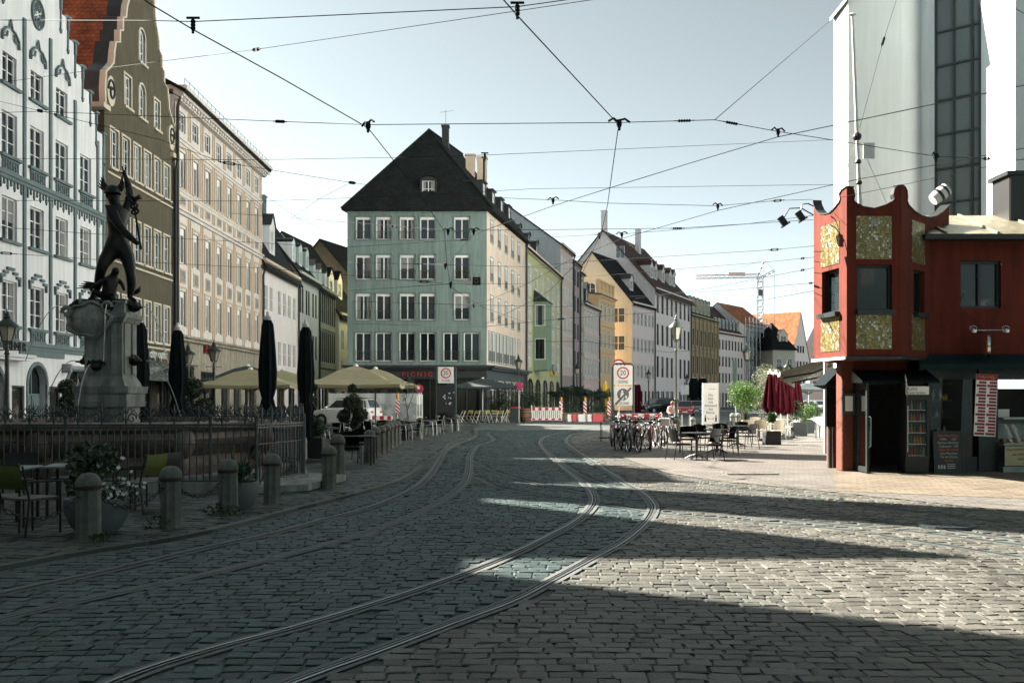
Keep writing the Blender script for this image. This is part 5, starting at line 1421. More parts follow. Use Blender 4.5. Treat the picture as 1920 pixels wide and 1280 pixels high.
put(kc, 0, G(132,950), -.2, 'black sling chair behind the leafy bush planter facing the camera', GRC)
tb = table(label='small grey-topped table between the sling chairs at the frame edge'); tb.location = G(12,975)
t2 = dup(tb, G(140,968), .2, 'small grey-topped table behind the nearest bollard and the green chair')

# ================================================================ parasols
def closed_parasol(h, r, mname, label, loc, group, cap='signwhite', skirt=1.55, name='closed_parasol', flare=False):
    t = thing(name, label, 'parasol', loc, U(0,3), group)
    MB().tube([(0,0,0),(0,0,h+.12)], .035, 8).obj('pole', M['steel'], t)
    MB().box(-.35,-.35,0,.35,.35,.1).obj('base', M['dark'], t)
    m = MB(); n = 24; prof = [(r*.42,h),(r*.62,h-.1),(r*.82,h-.6),(r*1.0,h-1.2),(r*.92,skirt+.35),(r*.62,skirt+.12),(r*.95,skirt-.15),(r*.75,skirt-.5),(r*.85,skirt-.9)]
    if flare: prof = [(r*.3,h),(r*.5,h-.25),(r*.75,h-.75),(r*1.0,h-1.25),(r*.9,h-1.3),(r*.5,h-1.5)]
    vs = []; fs = []; w_ = [U(-.12,.12) for _ in range(n)]
    for i, (rr, z) in enumerate(prof):
        for k in range(n):
            a = 2*PI*k/n; q = rr*(1+(((.16 if k % 3 == 0 else -.07) if not flare else (.24 if k % 3 == 0 else -.2))+w_[k]*.8)*(1 if i else .2)); vs.append((q*math.cos(a), q*math.sin(a), z+(.06*math.sin(k*2.1) if i == len(prof)-1 else 0)))
    for i in range(len(prof)-1):
        for k in range(n): fs.append((i*n+k, i*n+(k+1)%n, (i+1)*n+(k+1)%n, (i+1)*n+k))
    m.add(vs, fs); m.obj('canopy', M[mname], t, True)
    MB().lathe([(r*.4,h),(r*.44,h+.02),(r*.44,h+.09),(.05,h+.1),(.03,h+.2)], 12).obj('cap', M[cap], t, True)
    return t
M['blackcloth'] = mat('black_parasol_cloth', (.008,.013,.015), .85, var=.3, bump=.3, bscale=9, spec=.05)
gp = 'closed black parasols behind the fountain'
for px, ytop, Y, lb in ((262,597,25.0,'closed black parasol right behind the fountain pedestal'), (333,612,26.2,'closed black parasol in front of the stone portal'), (502,592,23.2,'closed black parasol standing before the wide beige parasol'), (573,606,25.6,'closed black parasol between the two beige parasols')):
    c = P(px, HZ, Y); closed_parasol(Zat(ytop,Y)-.1, .2, 'blackcloth', lb, (c.x,Y,0), gp)
M['beigecloth'] = mat('beige_parasol_cloth', (.30,.275,.17), .85, var=.06, bump=.1)
M['darkcloth'] = mat('dark_parasol_cloth', (.03,.045,.048), .85, var=.1)
def open_parasol(px, Y, ze, za, hw, m_, label, group, rz=.06):
    t = thing('open_parasol', label, 'parasol', (X(px,Y),Y,0), rz, group)
    MB().tube([(0,0,0),(0,0,za)], .04, 8).obj('pole', M['wood' if m_ == 'beigecloth' else 'steel'], t)
    MB().box(-.4,-.4,0,.4,.4,.1).obj('base', M['dark'], t)
    m = MB(); n = 8; rings = [(.03,za),(.3,za-.16*(za-ze)-.04),(.66,ze+.28*(za-ze)),(1.0,ze)]
    vs = []; fs = []
    for r, z in rings:
        for k in range(n):
            a = PI/4*k+PI/4; q = hw*r*(math.sqrt(2) if k % 2 == 0 else .985); vs.append((q*math.cos(a), q*math.sin(a), z-(.05*r if k % 2 else 0)))
    for i in range(3):
        for k in range(n): fs.append((i*n+k, i*n+(k+1)%n, (i+1)*n+(k+1)%n, (i+1)*n+k))
    o = len(vs)
    for k in range(n):
        v = vs[3*n+k]; vs.append((v[0], v[1], v[2]-.14))
    for k in range(n): fs.append((3*n+k, 3*n+(k+1)%n, o+(k+1)%n, o+k))
    m.add(vs, fs); m.obj('canopy', M[m_], t)
    m = MB()
    for k in range(8):
        v = vs[3*n+k]; m.tube([(0,0,za-.1),(v[0]*.98,v[1]*.98,v[2]-.03)], .015, 4); m.tube([(0,0,ze-.35),(v[0]*.5,v[1]*.5,(za+ze)/2-.08)], .015, 4)
    m.obj('ribs', M['wood'], t); MB().lathe([(.12,0),(.1,.07),(.02,.12)], 10, (0,0,za-.02)).obj('cap', M['signwhite'], t)
gp = 'open beige parasols of the terrace'
open_parasol(470, 46.5, 2.3, 3.05, 2.15, 'beigecloth', 'wide open beige parasol behind the closed black parasol', gp)
open_parasol(530, 52, 2.4, 3.15, 2.0, 'beigecloth', 'open beige parasol partly hidden between two closed black ones', gp)
open_parasol(667, 43, 2.28, 3.08, 2.0, 'beigecloth', 'open beige parasol above the white car', gp)
open_parasol(704, 47.5, 2.3, 3.1, 2.05, 'beigecloth', 'open beige parasol half hidden behind the one above the car', gp)
open_parasol(465, 51, 2.6, 3.35, 2.0, 'darkcloth', 'open dark parasol close to the stone shopfront', None)
open_parasol(905, 70, 2.55, 3.1, 2.3, 'darkcloth', 'open dark parasol before the green corner house', None)

# ================================================================ street lamps
def lamp(h=5.4):
    t = thing('street_lamp', '', 'street lamp', (0,0,0), 0, 'old lantern street lamps')
    s = h-1.25
    m = MB(); m.lathe([(.2,0),(.2,.12),(.16,.16),(.15,.5),(.19,.55),(.19,.72),(.12,.78),(.14,.86),(.09,.95),(.075,1.6),(.1,1.64),(.075,1.7),(.06,s-.4),(.09,s-.37),(.06,s-.3),(.05,s)], 14)
    m.tube([(-.32,0,s-.22),(.32,0,s-.22)], .018, 6); m.ball((-.33,0,s-.22), .03, 6); m.ball((.33,0,s-.22), .03, 6)
    m.obj('post', M['lampgreen'], t, True)
    m = MB(); a, b = .15, .27; z0, z1 = s+.12, s+.68
    for k in range(6):
        t0 = k*PI/3; p = (a*math.cos(t0),a*math.sin(t0),z0); q = (b*math.cos(t0),b*math.sin(t0),z1); m.tube([p,q], .014, 5)
        t1 = (k+1)*PI/3; m.tube([p,(a*math.cos(t1),a*math.sin(t1),z0)], .014, 5); m.tube([q,(b*math.cos(t1),b*math.sin(t1),z1)], .018, 5)
        m.tube([(.05*math.cos(t0),.05*math.sin(t0),s),(p[0],p[1],z0)], .012, 5)
    m.obj('lantern_frame', M['lampgreen'], t)
    m = MB(); m.lathe([(b+.09,z1-.02),(b+.07,z1+.04),(.16,z1+.22),(.09,z1+.3),(.11,z1+.36),(.07,z1+.42),(.08,z1+.47),(.02,z1+.55),(.015,z1+.66)], 12); m.obj('lantern_roof', M['lampgreen'], t, True)
    MB().lathe([(a-.01,z0+.01),(b-.012,z1)], 6).obj('lantern_glass', M['lampglass'], t)
    MB().lathe([(.05,z0),(.05,z0+.3),(.07,z1-.02)], 8).obj('mantle', M['yellow'], t)
    return t
lm = lamp(5.5); first = True
for px, Y, hh, lb in ((1268,45.5,5.5,'tall green lantern lamp post beside the parked bicycles'), (1400,66,5.35,'lantern lamp post behind the green tree on the plaza'), (1477,80,4.75,'lantern lamp whose head shows above the red parasols'),
    (972,71,4.8,'lantern lamp post at the corner of the green corner house'), (1082,92,5.0,'lantern lamp post in front of the small pink house'), (1216,112,5.0,'small distant lantern lamp before the lilac house'), (1288,128,4.9,'small distant lantern lamp before the off-white house'),
    (13,29,4.2,'lantern lamp in front of the white gabled house at the frame edge'), (401,45,4.25,'lantern lamp before the red lettering of the stone shopfront'), (353,46,4.15,'lantern lamp beside the stone portal gable')):
    o = put(lm, first, (X(px,Y),Y,0), U(0,1), lb); o.scale = (1,1,hh/5.5) if hh > 5 else (.95,.95,hh/5.5); first = False
# ================================================================ terrace by the corner house
M['rattan'] = mat('black_rattan', (.005,.006,.006), .9, bump=.5, bscale=70, spec=.1)
M['blacktop'] = mat('black_tabletop', (.016,.019,.019), .5, spec=.2)
M['beigeback'] = mat('beige_weave', (.50,.45,.35), .8, bump=.3, bscale=80)
def armchair(frame='steel', seat='rattan'):
    t = thing('chair', '', 'chair', (0,0,0)); w = .52
    for sx in (-1,1):
        x = sx*w/2
        MB().tube([(x*.98,-.25,0),(x,-.23,.42),(x,-.2,.63),(x,-.05,.67),(x*.96,.2,.7)], .014, 6).obj('leg', M[frame], t, True)
        MB().tube([(x*.98,.3,0),(x*.94,.22,.44),(x*.9,.27,.84)], .014, 6).obj('leg', M[frame], t, True)
    MB().bbox(-w/2+.03,-.24,.41,w/2-.03,.22,.45,.015).obj('seat', M[seat], t)
    m = MB(); n = 6; vs = []; fs = []
    for j, (z, y) in enumerate(((.5,.2),(.7,.25),(.85,.28))):
        for k in range(n+1):
            a = -1+2*k/n; vs.append((a*(w/2-.02), y-.08*a*a, z-(.04*a*a if j == 2 else 0)))
    for j in range(2):
        for k in range(n): fs.append((j*(n+1)+k, j*(n+1)+k+1, (j+1)*(n+1)+k+1, (j+1)*(n+1)+k))
    m.add(vs, fs).add([(v[0], v[1]+.02, v[2]) for v in vs], fs); m.obj('backrest', M[seat], t, True)
    return t
def round_table(r=.36, h=.74, top='blacktop'):
    t = thing('table', '', 'table', (0,0,0))
    MB().lathe([(r-.02,h-.03),(r,h-.02),(r,h-.006),(r-.012,h)], 28).obj('tabletop', M[top], t)
    MB().lathe([(.04,.06),(.03,.12),(.028,h-.1),(.06,h-.05),(.14,h-.03)], 10).obj('column', M['dark'], t, True)
    for k in range(4):
        a = k*R90+.4; MB().tube([(0,0,.14),(.16*math.cos(a),.16*math.sin(a),.1),(.3*math.cos(a),.3*math.sin(a),.02)], [.03,.024,.018], 6).obj('leg', M['dark'], t, True)
    return t
ac = armchair(); rt = round_table(); bc = armchair('dark', 'rattan'); gcg = armchair('steel', 'beigeback')
g1 = 'silver-legged armchairs of the terrace'; g2 = 'round tables of the terrace'; f = True
for px, py, rz, lb in ((757,828,1.2,'silver-legged black armchair at the end of the bollard row'), (777,825,-1.4,'silver-legged black armchair facing the one at the end of the bollard row'), (806,817,1.3,'silver-legged black armchair beside the bollard before the zone sign'),
        (818,815,-1.2,'silver-legged black armchair under the left post of the zone sign'), (846,809,1.0,'silver-legged black armchair nearest the lone bollard'), (601,846,1.5,'silver-legged black armchair beside the dark box planter'),
        (622,842,-1.3,'silver-legged black armchair behind the taller stone bollard'), (640,838,2.8,'silver-legged black armchair by the first round table of the terrace'), (669,836,.2,'silver-legged black armchair under the beige parasol behind the bollard row'),
        (690,832,2.9,'silver-legged black armchair in front of the white car tail'), (712,829,-.4,'silver-legged black armchair below the car tail light'), (655,826,.9,'silver-legged black armchair by the topiary tree')):
    put(ac, f, G(px,py), rz, lb, g1); f = False
f = True
for px, py, lb in ((611,843,'round terrace table beside the dark box planter'), (652,833,'round terrace table below the clipped topiary tree'), (698,829,'round terrace table in front of the white car'), (767,824,'round terrace table between the silver chairs at the bollard row end'), (831,811,'round terrace table under the zone sign'), (585,838,'round terrace table behind the railing corner')):
    put(rt, f, G(px,py), 0, lb, g2); f = False
tb2 = table(.9,.7,.74,'blacktop','long dark table beside the near end of the bollard row'); tb2.location = G(669,872)
for px, py, rz, lb in ((655,872,.3,'black armchair pulled up to the long dark table'), (684,862,2.9,'black armchair on the far side of the long dark table')):
    put(bc, px == 655, G(px,py), rz, lb)
def topiary(px, py, label, balls, r, box=True, h=1.7):
    c = G(px,py); t = thing('topiary_tree', label, 'tree', c)
    MB().tube([(0,0,.2),(.03,0,h*.5),(0,0,h)], [.035,.03,.02], 6).obj('trunk', M['bark'], t, True)
    m = MB()
    for x, y, z, rr in balls: leaves(m, int(900*rr*rr/.05), (x,y,z), rr*1.1, .08, 0, shellf=.4)
    m.obj('crown', M['leaf_dark'], t)
    return t
def boxplanter(px, py, w, h, label, d=None, m_='darkbox', rz=0):
    c = G(px,py); d = d or w; t = thing('planter', label, 'planter', c, rz)
    m = MB(); m.bbox(-w/2,-d/2,0,w/2,d/2,h,.02); m.obj('box', M[m_], t); MB().box(-w/2+.04,-d/2+.04,h,w/2-.04,d/2-.04,h+.01).obj('soil', M['soil'], t)
    return c
M['darkbox'] = mat('anthracite_planter', (.014,.018,.02), .55)
M['woodbox'] = mat('weathered_wood_box', (.16,.11,.065), .8, var=.3, scale=6)
boxplanter(587, 862, .62, .62, 'dark box planter beside the railing corner')
topiary(582, 861, 'dark clipped topiary tree in the box beside the railing', [(-.1,0,1.0,.28),(.12,.05,.85,.26),(-.05,0,1.55,.22),(.02,0,1.95,.16),(-.25,0,.75,.25)], .3)
boxplanter(661, 845, .5, .5, 'dark box planter under the ball topiary near the white car')
topiary(661, 844, 'ball topiary tree in front of the white car', [(0,0,1.5,.3),(-.28,0,1.1,.2),(.26,.05,1.15,.22),(0,0,2.0,.14),(.1,0,.85,.16)], .3, h=1.9)
topiary(361, 862, 'ball topiary with three dark balls behind the railing', [(0,0,1.95,.26),(-.35,0,1.45,.25),(.3,0,1.4,.26),(0,0,1.2,.2)], .3, h=1.9)
topiary(128, 850, 'dark clipped shrub before the shop windows of the white house', [(0,0,.9,.42),(.1,0,1.5,.36),(-.05,0,2.0,.24)], .3, h=1.8)
for px, py, lb in ((728,833,'low dark shrub box behind the middle of the bollard row'), (748,826,'low dark shrub box by the striped warning post')):
    c = boxplanter(px, py, .8, .4, lb, .4); m = MB(); leaves(m, 420, (0,0,.62), (.42,.24,.26), .1, 0, up=.4)
    tag(m.obj('shrub', M['leaf_dark'], None, loc=c), 'dark shrub growing in the '+lb, 'shrub')
c = G(764,822); t = thing('young_tree', 'bare thin young tree behind the shrub boxes', 'tree', c)
MB().tube([(0,0,0),(.03,0,.9),(-.08,0,1.6),(.12,0,2.4)], [.03,.025,.018,.006], 5).tube([(.0,0,1.2),(.25,0,1.9),(.3,0,2.5)], [.016,.012,.004], 4).tube([(-.05,0,1.5),(-.3,.1,2.2)], [.014,.004], 4).obj('trunk', M['bark'], t)
m = MB(); leaves(m, 60, (.0,0,2.0), (.35,.3,.6), .1, 0); m.obj('crown', M['leaf_dark'], t)

# ================================================================ cars
def carpaint(n, c): 
    m = mat(n, c, .22, .0, var=.02, spec=.6); m.node_tree.nodes['Principled BSDF'].inputs['Coat Weight'].default_value = .6; return m
def car(label, loc, rz, L, W, Hh, paint, kind='hatch', group=None):
    t = thing('parked_car', label, 'car', loc, rz, group); hw = W/2; zb = .95*Hh/1.5 if kind != 'suv' else .66*Hh
    st = [(-L/2,hw*.76,.34,(.40 if kind != 'suv' else .46)*Hh),(-L/2+.14,hw*.9,.24,(.46 if kind != 'suv' else .54)*Hh),(-L*.33,hw*.98,.21,zb*.93),(-L*.2,hw,.2,zb*.98),(L*.1,hw,.2,zb),(L*.34,hw*.99,.2,zb*1.03),(L/2-.12,hw*.94,.27,zb*1.0),(L/2,hw*.84,.38,zb*.86)]
    vs = []; fs = []
    for x, w, z0, z1 in st:
        zm = (z0+z1)/2
        for y, z in ((-w*.9,z0),(-w,zm),(-w*.985,z1-.06),(-w*.9,z1),(w*.9,z1),(w*.985,z1-.06),(w,zm),(w*.9,z0)): vs.append((x,y,z))
    n = 8
    for i in range(len(st)-1):
        for k in range(n): fs.append((i*n+k, (i+1)*n+k, (i+1)*n+(k+1)%n, i*n+(k+1)%n))
    fs += [tuple(range(n-1,-1,-1)), tuple(range((len(st)-1)*n, len(st)*n))]
    b = MB().add(vs, fs)
    x0, x1 = (-L*.22, -L*.05) if kind != 'suv' else (-L*.29, -L*.11)
    x2, x3 = (L*.22, L*.4) if kind == 'sedan' else ((L*.36, L*.475) if kind != 'suv' else (L*.41, L*.485))
    cv = [(x0,hw*.86,zb*.97),(x1,hw*.7,Hh*.97),((x1+x2)/2,hw*.71,Hh),(x2,hw*.68,Hh*.975),(x3,hw*.84,zb*1.0)]
    vs = [(x,s*w,z) for x,w,z in cv for s in (-1,1)]; base = [(x,s*hw*.9,zb*.97) for x,w,z in cv for s in (-1,1)]
    fs = [(2*i,2*i+1,2*i+3,2*i+2) for i in range(4)]
    for s in (0,1):
        o = [2*i+s for i in range(5)]; fs.append(tuple(o))
    b.add(vs, fs)
    b.obj('body', paint, t, True)
    g = lambda a, c_, q: tuple(a[i]+(c_[i]-a[i])*q for i in range(3))
    def pane(nm, q, off):
        c0 = [sum(p[i] for p in q)/4 for i in range(3)]; q = [g(p, c0, .1) for p in q]; q = [(p[0]+off[0],p[1]+off[1],p[2]+off[2]) for p in q]
        MB().poly(q).obj(nm, M['glass'], t)
    pane('windscreen', [vs[0],vs[1],vs[3],vs[2]], (-.012,0,.008)); pane('rear_window', [vs[6],vs[7],vs[9],vs[8]], (.012,0,.008))
    for s in (0,1):
        y = .012*(1 if s else -1); low = lambda x: (x,(1 if s else -1)*hw*.865,zb*1.0)
        def tp(x):
            q = max(0,min(1,(x-x1)/(x2-x1))); return (x,(1 if s else -1)*hw*.715,Hh*.955)
        cuts = [x0+.25, x1+(x2-x1)*.38, x2-.05, x3-.22]
        pane('side_window', [low(cuts[0]),low(cuts[1]-.03),tp(cuts[1]-.03),tp(x1+.05)], (0,y*2.2,0)); pane('side_window', [low(cuts[1]+.03),low(cuts[2]-.03),tp(min(cuts[2]-.03,x2-.12)),tp(cuts[1]+.03)], (0,y*2.2,0))
        if kind != 'sedan': pane('side_window', [low(cuts[2]+.02),low(cuts[3]),tp(x2-.02),tp(x2-.12)], (0,y*2.2,0))
        MB().ball((x0+.3,(1 if s else -1)*(hw+.1),zb*1.03), .09, 6, 0, (.8,1.2,.8)).obj('mirror', paint, t, True)
    r = .33 if kind != 'suv' else .36
    for wx in (-L*.32, L*.3):
        for s in (-1,1):
            wo = MB(); wo.T = Matrix.Translation((wx,s*(hw-.1),r)) @ Matrix.Rotation(R90,4,'X')
            wo.lathe([(r*.62,-.115),(r*.94,-.115),(r,-.08),(r,.08),(r*.94,.115),(r*.62,.115)], 20); w_ = wo.obj('wheel', M['rubber'], t, True)
            ri = MB(); ri.T = Matrix.Translation((wx,s*(hw+.012),r)) @ Matrix.Rotation(R90,4,'X')
            ri.lathe([(r*.62,-.012),(r*.6,.012)], 16)
            for k in range(5):
                a = k*2*PI/5; ri.bar((0,0,.02*s),(r*.58*math.cos(a),r*.58*math.sin(a),.02*s),.06,.02)
            ri.obj('rim', M['steel'], w_)
            ar = MB(); ar.tube([(wx+(r+.02)*math.cos(PI*k/10),s*(hw+.0),r+(r+.02)*math.sin(PI*k/10)) for k in range(11)], .022, 5); ar.obj('wheel_arch', M['rubber'], t)
    for s in (-1,1):
        MB().bbox(L/2-.16,s*hw*.62-.16,zb*.72,L/2+.006,s*hw*.62+.2,zb*.86,.03).obj('tail_light', M['signred'], t)
        MB().bbox(-L/2-.006,s*hw*.6-.15,.36*Hh,-L/2+.16,s*hw*.6+.2,.435*Hh,.03).obj('headlight', M['chrome'], t)
    MB().box(L/2-.02,-.26,.44,L/2+.012,.26,.55).obj('number_plate', M['signwhite'], t); MB().box(-L/2-.02,-.26,.34,-L/2+.03,.26,.45).obj('number_plate', M['signwhite'], t)
    MB().bbox(-L/2-.03,-hw*.86,.2,-L/2+.2,hw*.86,.34,.04).obj('bumper', M['plastic'], t); MB().bbox(L/2-.2,-hw*.86,.22,L/2+.03,hw*.86,.42,.04).obj('bumper', M['plastic'], t)
    for s in (-1,1):
        MB().tube([(x1,s*hw*.62,Hh*1.0),((x1+x2)/2,s*hw*.63,Hh*1.03),(x2,s*hw*.6,Hh*1.0)], .018, 5).obj('roof_rail', M['dark'], t) if kind == 'suv' else None
    return t
PW = carpaint('white_car_paint', (.70,.72,.72)); PK = carpaint('black_car_paint', (.012,.014,.016)); PR = carpaint('red_car_paint', (.35,.015,.015)); PB = carpaint('blue_grey_car_paint', (.05,.08,.10)); PS = carpaint('silver_car_paint', (.35,.36,.36))
car('white family car parked behind the terrace tables, seen from its side', (X(651,62),62,0), -.36, 4.1, 1.82, 1.68, PW, 'suv')
gc_ = 'cars parked in the street'
fr = math.atan2(1,.42)
car('black off-road car facing the camera with headlights', (X(1233,113),113,0), fr-.55, 4.6, 1.9, 1.75, PK, 'suv', gc_)
car('small dark car right behind the black off-road car', (X(1256,128),128,0), fr-.4, 4.2, 1.75, 1.5, PB, 'hatch', gc_)
car('red car seen from behind beyond the lamp post', (X(1285,100),100,0), fr+.2, 4.1, 1.75, 1.5, PR, 'hatch', gc_)
car('blue grey car parked beyond the red car', (X(1306,112),112,0), fr+.2, 4.3, 1.78, 1.48, PB, 'sedan', gc_)
for px, Y, pt, lb in ((1517,118,PS,'silver car glimpsed under the awning beside the kiosk'), (1535,125,PS,'pale car half hidden behind the dark shrubs by the kiosk'), (1551,128,PR,'dark red car at the far end beside the kiosk wall')):
    car(lb, (X(px,Y),Y,0), fr, 4.2, 1.78, 1.5, pt, 'hatch', gc_)

# ================================================================ tarp fence, warning posts, barrier
Y = 68.5; t = thing('tarp_fence', 'white tarpaulin site fence standing before the green corner house', 'fence', (X(616,Y),Y,0), .03)
W = X(790,Y)-X(616,Y); m = MB(); n = 40
for k in range(n):
    a, b = W*k/n, W*(k+1)/n; f2 = lambda x: .05*math.sin(x*2.2)+.02*math.sin(x*7)
    for z0, z1 in ((.1,.75),(.75,1.4),(1.4,2.05)): m.quad((a,f2(a),z0),(b,f2(b),z0),(b,f2(b)+.01,z1),(a,f2(a)+.01,z1), 0)
M['tarp'] = mat('pale_tarpaulin', (.36,.39,.39), .6, var=.18, scale=1.2)
m.obj('tarpaulin', M['tarp'], t)
M['tarpprint'] = mat('faded_tarp_print', (.10,.14,.14), .6, var=.8, scale=2.0, col2=(.40,.43,.42))
MB().quad((2.6,-.09,.25),(W-.3,-.09,.25),(W-.3,-.09,1.35),(2.6,-.09,1.35)).obj('faded_print', M['tarpprint'], t)
for k in range(5): MB().tube([(W*k/4,.1,0),(W*k/4,.1,2.1)], .03, 6).obj('post', M['steel'], t)
Y = 67; t = thing('information_stele', 'narrow white poster pillar at the end of the tarpaulin fence', 'sign', (X(787,Y),Y,0))
MB().box(-.2,-.1,0,.2,.1,1.95).obj('panel', M['signwhite'], t); MB().box(-.15,-.105,.5,.15,-.1,1.3).obj('poster', M['tarpprint'], t)
def diag_plate(par, w, h, z, y, flip=1, nm='striped_plate'):
    m = MB(); m.box(-w/2,y,z,w/2,y+.02,z+h,0); n = 4; s = h/n
    for k in range(-1, n+1):
        p = [(-w/2, z+k*s), (w/2, z+k*s-flip*w*.9), (w/2, z+k*s-flip*w*.9+s*.5), (-w/2, z+k*s+s*.5)]
        p = [(a, max(z, min(z+h, b))) for a, b in p]
        if max(b for a, b in p)-min(b for a, b in p) > .02: m.poly([(a, y-.004, b) for a, b in p], 1)
    m.obj(nm, [M['signwhite'], M['signred']], par)
def beacon(px, Y, zt, label, light=True, zb=.35):
    t = thing('warning_post', label, 'warning post', (X(px,Y),Y,0), 0, 'striped warning posts')
    MB().bbox(-.35,-.2,0,.35,.2,.12,.03).obj('foot', M['plastic'], t); MB().tube([(0,.03,.1),(0,.03,zt)], .025, 6).obj('pole', M['signwhite'], t)
    diag_plate(t, .25, zt-.3-zb, zb, -.02)
    if light:
        MB().lathe([(.03,zt-.3),(.09,zt-.26),(.1,zt-.16),(.09,zt-.02),(.04,zt)], 12).obj('beacon_lamp', M['orange'], t, True)
beacon(745.5, 60, 1.95, 'red and white striped warning post right of the beige parasols', True, .75)
beacon(1052, 74, 1.8, 'striped warning post with orange lamp at the barrier end'); beacon(1097, 76, 1.8, 'striped warning post with orange lamp between the plastic blocks'); beacon(1142, 77, 1.8, 'striped warning post with orange lamp beside the zone sign')
Y = 72.5; t = thing('site_barrier', 'white plastic site barrier with red squares before the potted palms', 'barrier', (X(1025,Y),Y,0)); w = (X(1053,Y)-X(997,Y))/2
m = MB(); m.box(-w,-.03,.82,w,.03,1.05,0).box(-w,-.03,.12,w,.03,.28,0)
for k in range(15):
    x = -w+.08+k*(2*w-.16)/14; m.box(x-.05,-.025,.28,x+.05,.025,.82)
m.obj('barrier_board', M['signwhite'], t); m = MB()
for k in range(5):
    x = -w+.12+k*(2*w-.24)/4; m.box(x-.12,-.036,.83,x+.12,-.031,1.04); m.box(x-.12,-.036,.14,x+.12,-.031,.26)
m.obj('red_reflector', M['signred'], t)
for s in (-1,1): MB().box(s*w-.04,-.04,0,s*w+.04,.04,1.2).obj('post', M['signwhite'], t); MB().bbox(s*w-.12,-.35,0,s*w+.12,.35,.1,.03).obj('foot', M['plastic'], t)
Y = 60; t = thing('site_barrier', 'low red and white barrier board beside the white car', 'barrier', (X(717,Y),Y,0)); m = MB(); m.box(-.62,-.02,.4,.62,.02,.65,0)
for k in range(3): m.box(-.6+k*.45,-.026,.41,-.36+k*.45,-.021,.64,1)
m.obj('barrier_board', [M['signwhite'],M['signred']], t)
for s in (-1,1): MB().tube([(s*.5,0,0),(s*.5,0,.7)], .03, 6).obj('post', M['steel'], t)
Y = 41.5; t = thing('site_barrier', 'white and red barrier board behind the parked bicycles', 'barrier', (X(1200,Y),Y,0), .12); m = MB(); m.box(-.95,-.02,.78,.95,.02,1.05,0)
for k in range(4): m.box(-.85+k*.5,-.028,.79,-.6+k*.5,-.021,1.04,1)
m.obj('barrier_board', [M['signwhite'],M['signred']], t)
for s in (-1,1): MB().tube([(s*.9,.03,0),(s*.9,.03,1.1)], .03, 6).obj('post', M['signwhite'], t)
def wedge(px, Y, mname, label, rz):
    m = MB(); m.prism([(-.2,0),(.26,0),(.22,.1),(.02,.55),(-.14,.55),(-.2,.1)], -.4, .4, 'x'); m.prism([(-.1,.15),(.1,.15),(.0,.42),(-.1,.42)], -.43, -.402, 'x')
    tag(m.obj('barrier_block', M[mname], None, loc=(X(px,Y),Y,0), rz=rz), label, 'barrier', 'plastic barrier blocks in a row')
M['plred'] = mat('red_plastic', (.42,.03,.04), .5); M['plwhite'] = mat('white_plastic', (.62,.62,.60), .5)
for px, mn, lb in ((1072,'plwhite','white plastic barrier block nearest the site barrier'), (1081,'plred','red plastic barrier block nearest the site barrier'), (1092,'plwhite','white plastic barrier block at the middle warning post'), (1109,'plwhite','white plastic barrier block right of the middle warning post'), (1119,'plred','red plastic barrier block right of the middle warning post')):
    wedge(px, 72.5, mn, lb, .35)

# ================================================================ signs on posts
def ring(m, c, r0, r1, y, mi, n=28):
    for k in range(n):
        a, b = 2*PI*k/n, 2*PI*(k+1)/n
        m.quad((c[0]+r0*math.cos(a),y,c[1]+r0*math.sin(a)),(c[0]+r1*math.cos(a),y,c[1]+r1*math.sin(a)),(c[0]+r1*math.cos(b),y,c[1]+r1*math.sin(b)),(c[0]+r0*math.cos(b),y,c[1]+r0*math.sin(b)),mi)
def zone_plate(t, z, y=-.05):
    s = MB(); s.bbox(-.42,y,z,.42,y+.03,z+.86,.01); p = s.obj('zone_sign', M['signwhite'], t)
    m = MB(); ring(m, (0,z+.53), .215, .275, y-.004, 0); m.obj('red_ring', M['signred'], p)
    text('20', .31, p, (0,y-.004,z+.53), (R90,0,0), M['black'], .003, sx=.9); text('ZONE', .17, p, (0,y-.004,z+.13), (R90,0,0), M['black'], .003)
    return p
def frame(t, w, z1, r=.045):
    m = MB(); m.tube([(-w,0,0),(-w,0,z1-.12),(-w+.12,0,z1),(w-.12,0,z1),(w,0,z1-.12),(w,0,0)], r, 8); m.obj('sign_frame', M['lampgreen'], t, True)
Y = 53; t = thing('zone_sign', 'speed zone sign in a dark frame left of the tram tracks', 'traffic sign', (X(836,Y),Y,0)); frame(t, .52, 3.42); zone_plate(t, 2.5)
MB().box(-.46,-.02,.9,.46,.02,2.4).obj('notice_board', M['shopdark'], t)
m = MB()
for k in range(12): a = U(-.2,.4); b = U(1.3,2.0); m.box(a,-.026,b,a+U(.04,.1),-.021,b+U(.04,.1))
m.obj('sticker', M['signwhite'], t)
Y = 45; t = thing('zone_sign', 'double zone sign in a dark frame behind the parked bicycles', 'traffic sign', (X(1168,Y),Y,0)); frame(t, .48, 3.25); zone_plate(t, 2.3)
s = MB().bbox(-.42,-.05,1.36,.42,-.02,2.22,.01).obj('zone_end_sign', M['signwhite'], t)
M['signgrey'] = mat('sign_grey', (.12,.125,.125), .5)
m = MB(); m.lathe([(.001,0),(.27,0)], 28); m.T = None
d = MB(); d.poly([(.27*math.cos(2*PI*k/28),-.054,1.86+.27*math.sin(2*PI*k/28)) for k in range(28)]); d.obj('grey_disc', M['signgrey'], s)
d = MB(); d.lathe([(.001,0),(.001,0)], 3) if False else None
d.poly([(.05*math.cos(k*PI/4)-.04,-.058,2.0+.05*math.sin(k*PI/4)) for k in range(8)]); d.poly([(-.1,-.058,1.94),(.03,-.058,1.94),(.06,-.058,1.76),(-.0,-.058,1.62),(-.08,-.058,1.62),(-.12,-.058,1.76)]); d.poly([(.1,-.058,1.82),(.18,-.058,1.8),(.17,-.058,1.66),(.11,-.058,1.66)]); d.obj('pictogram', M['signwhite'], s)
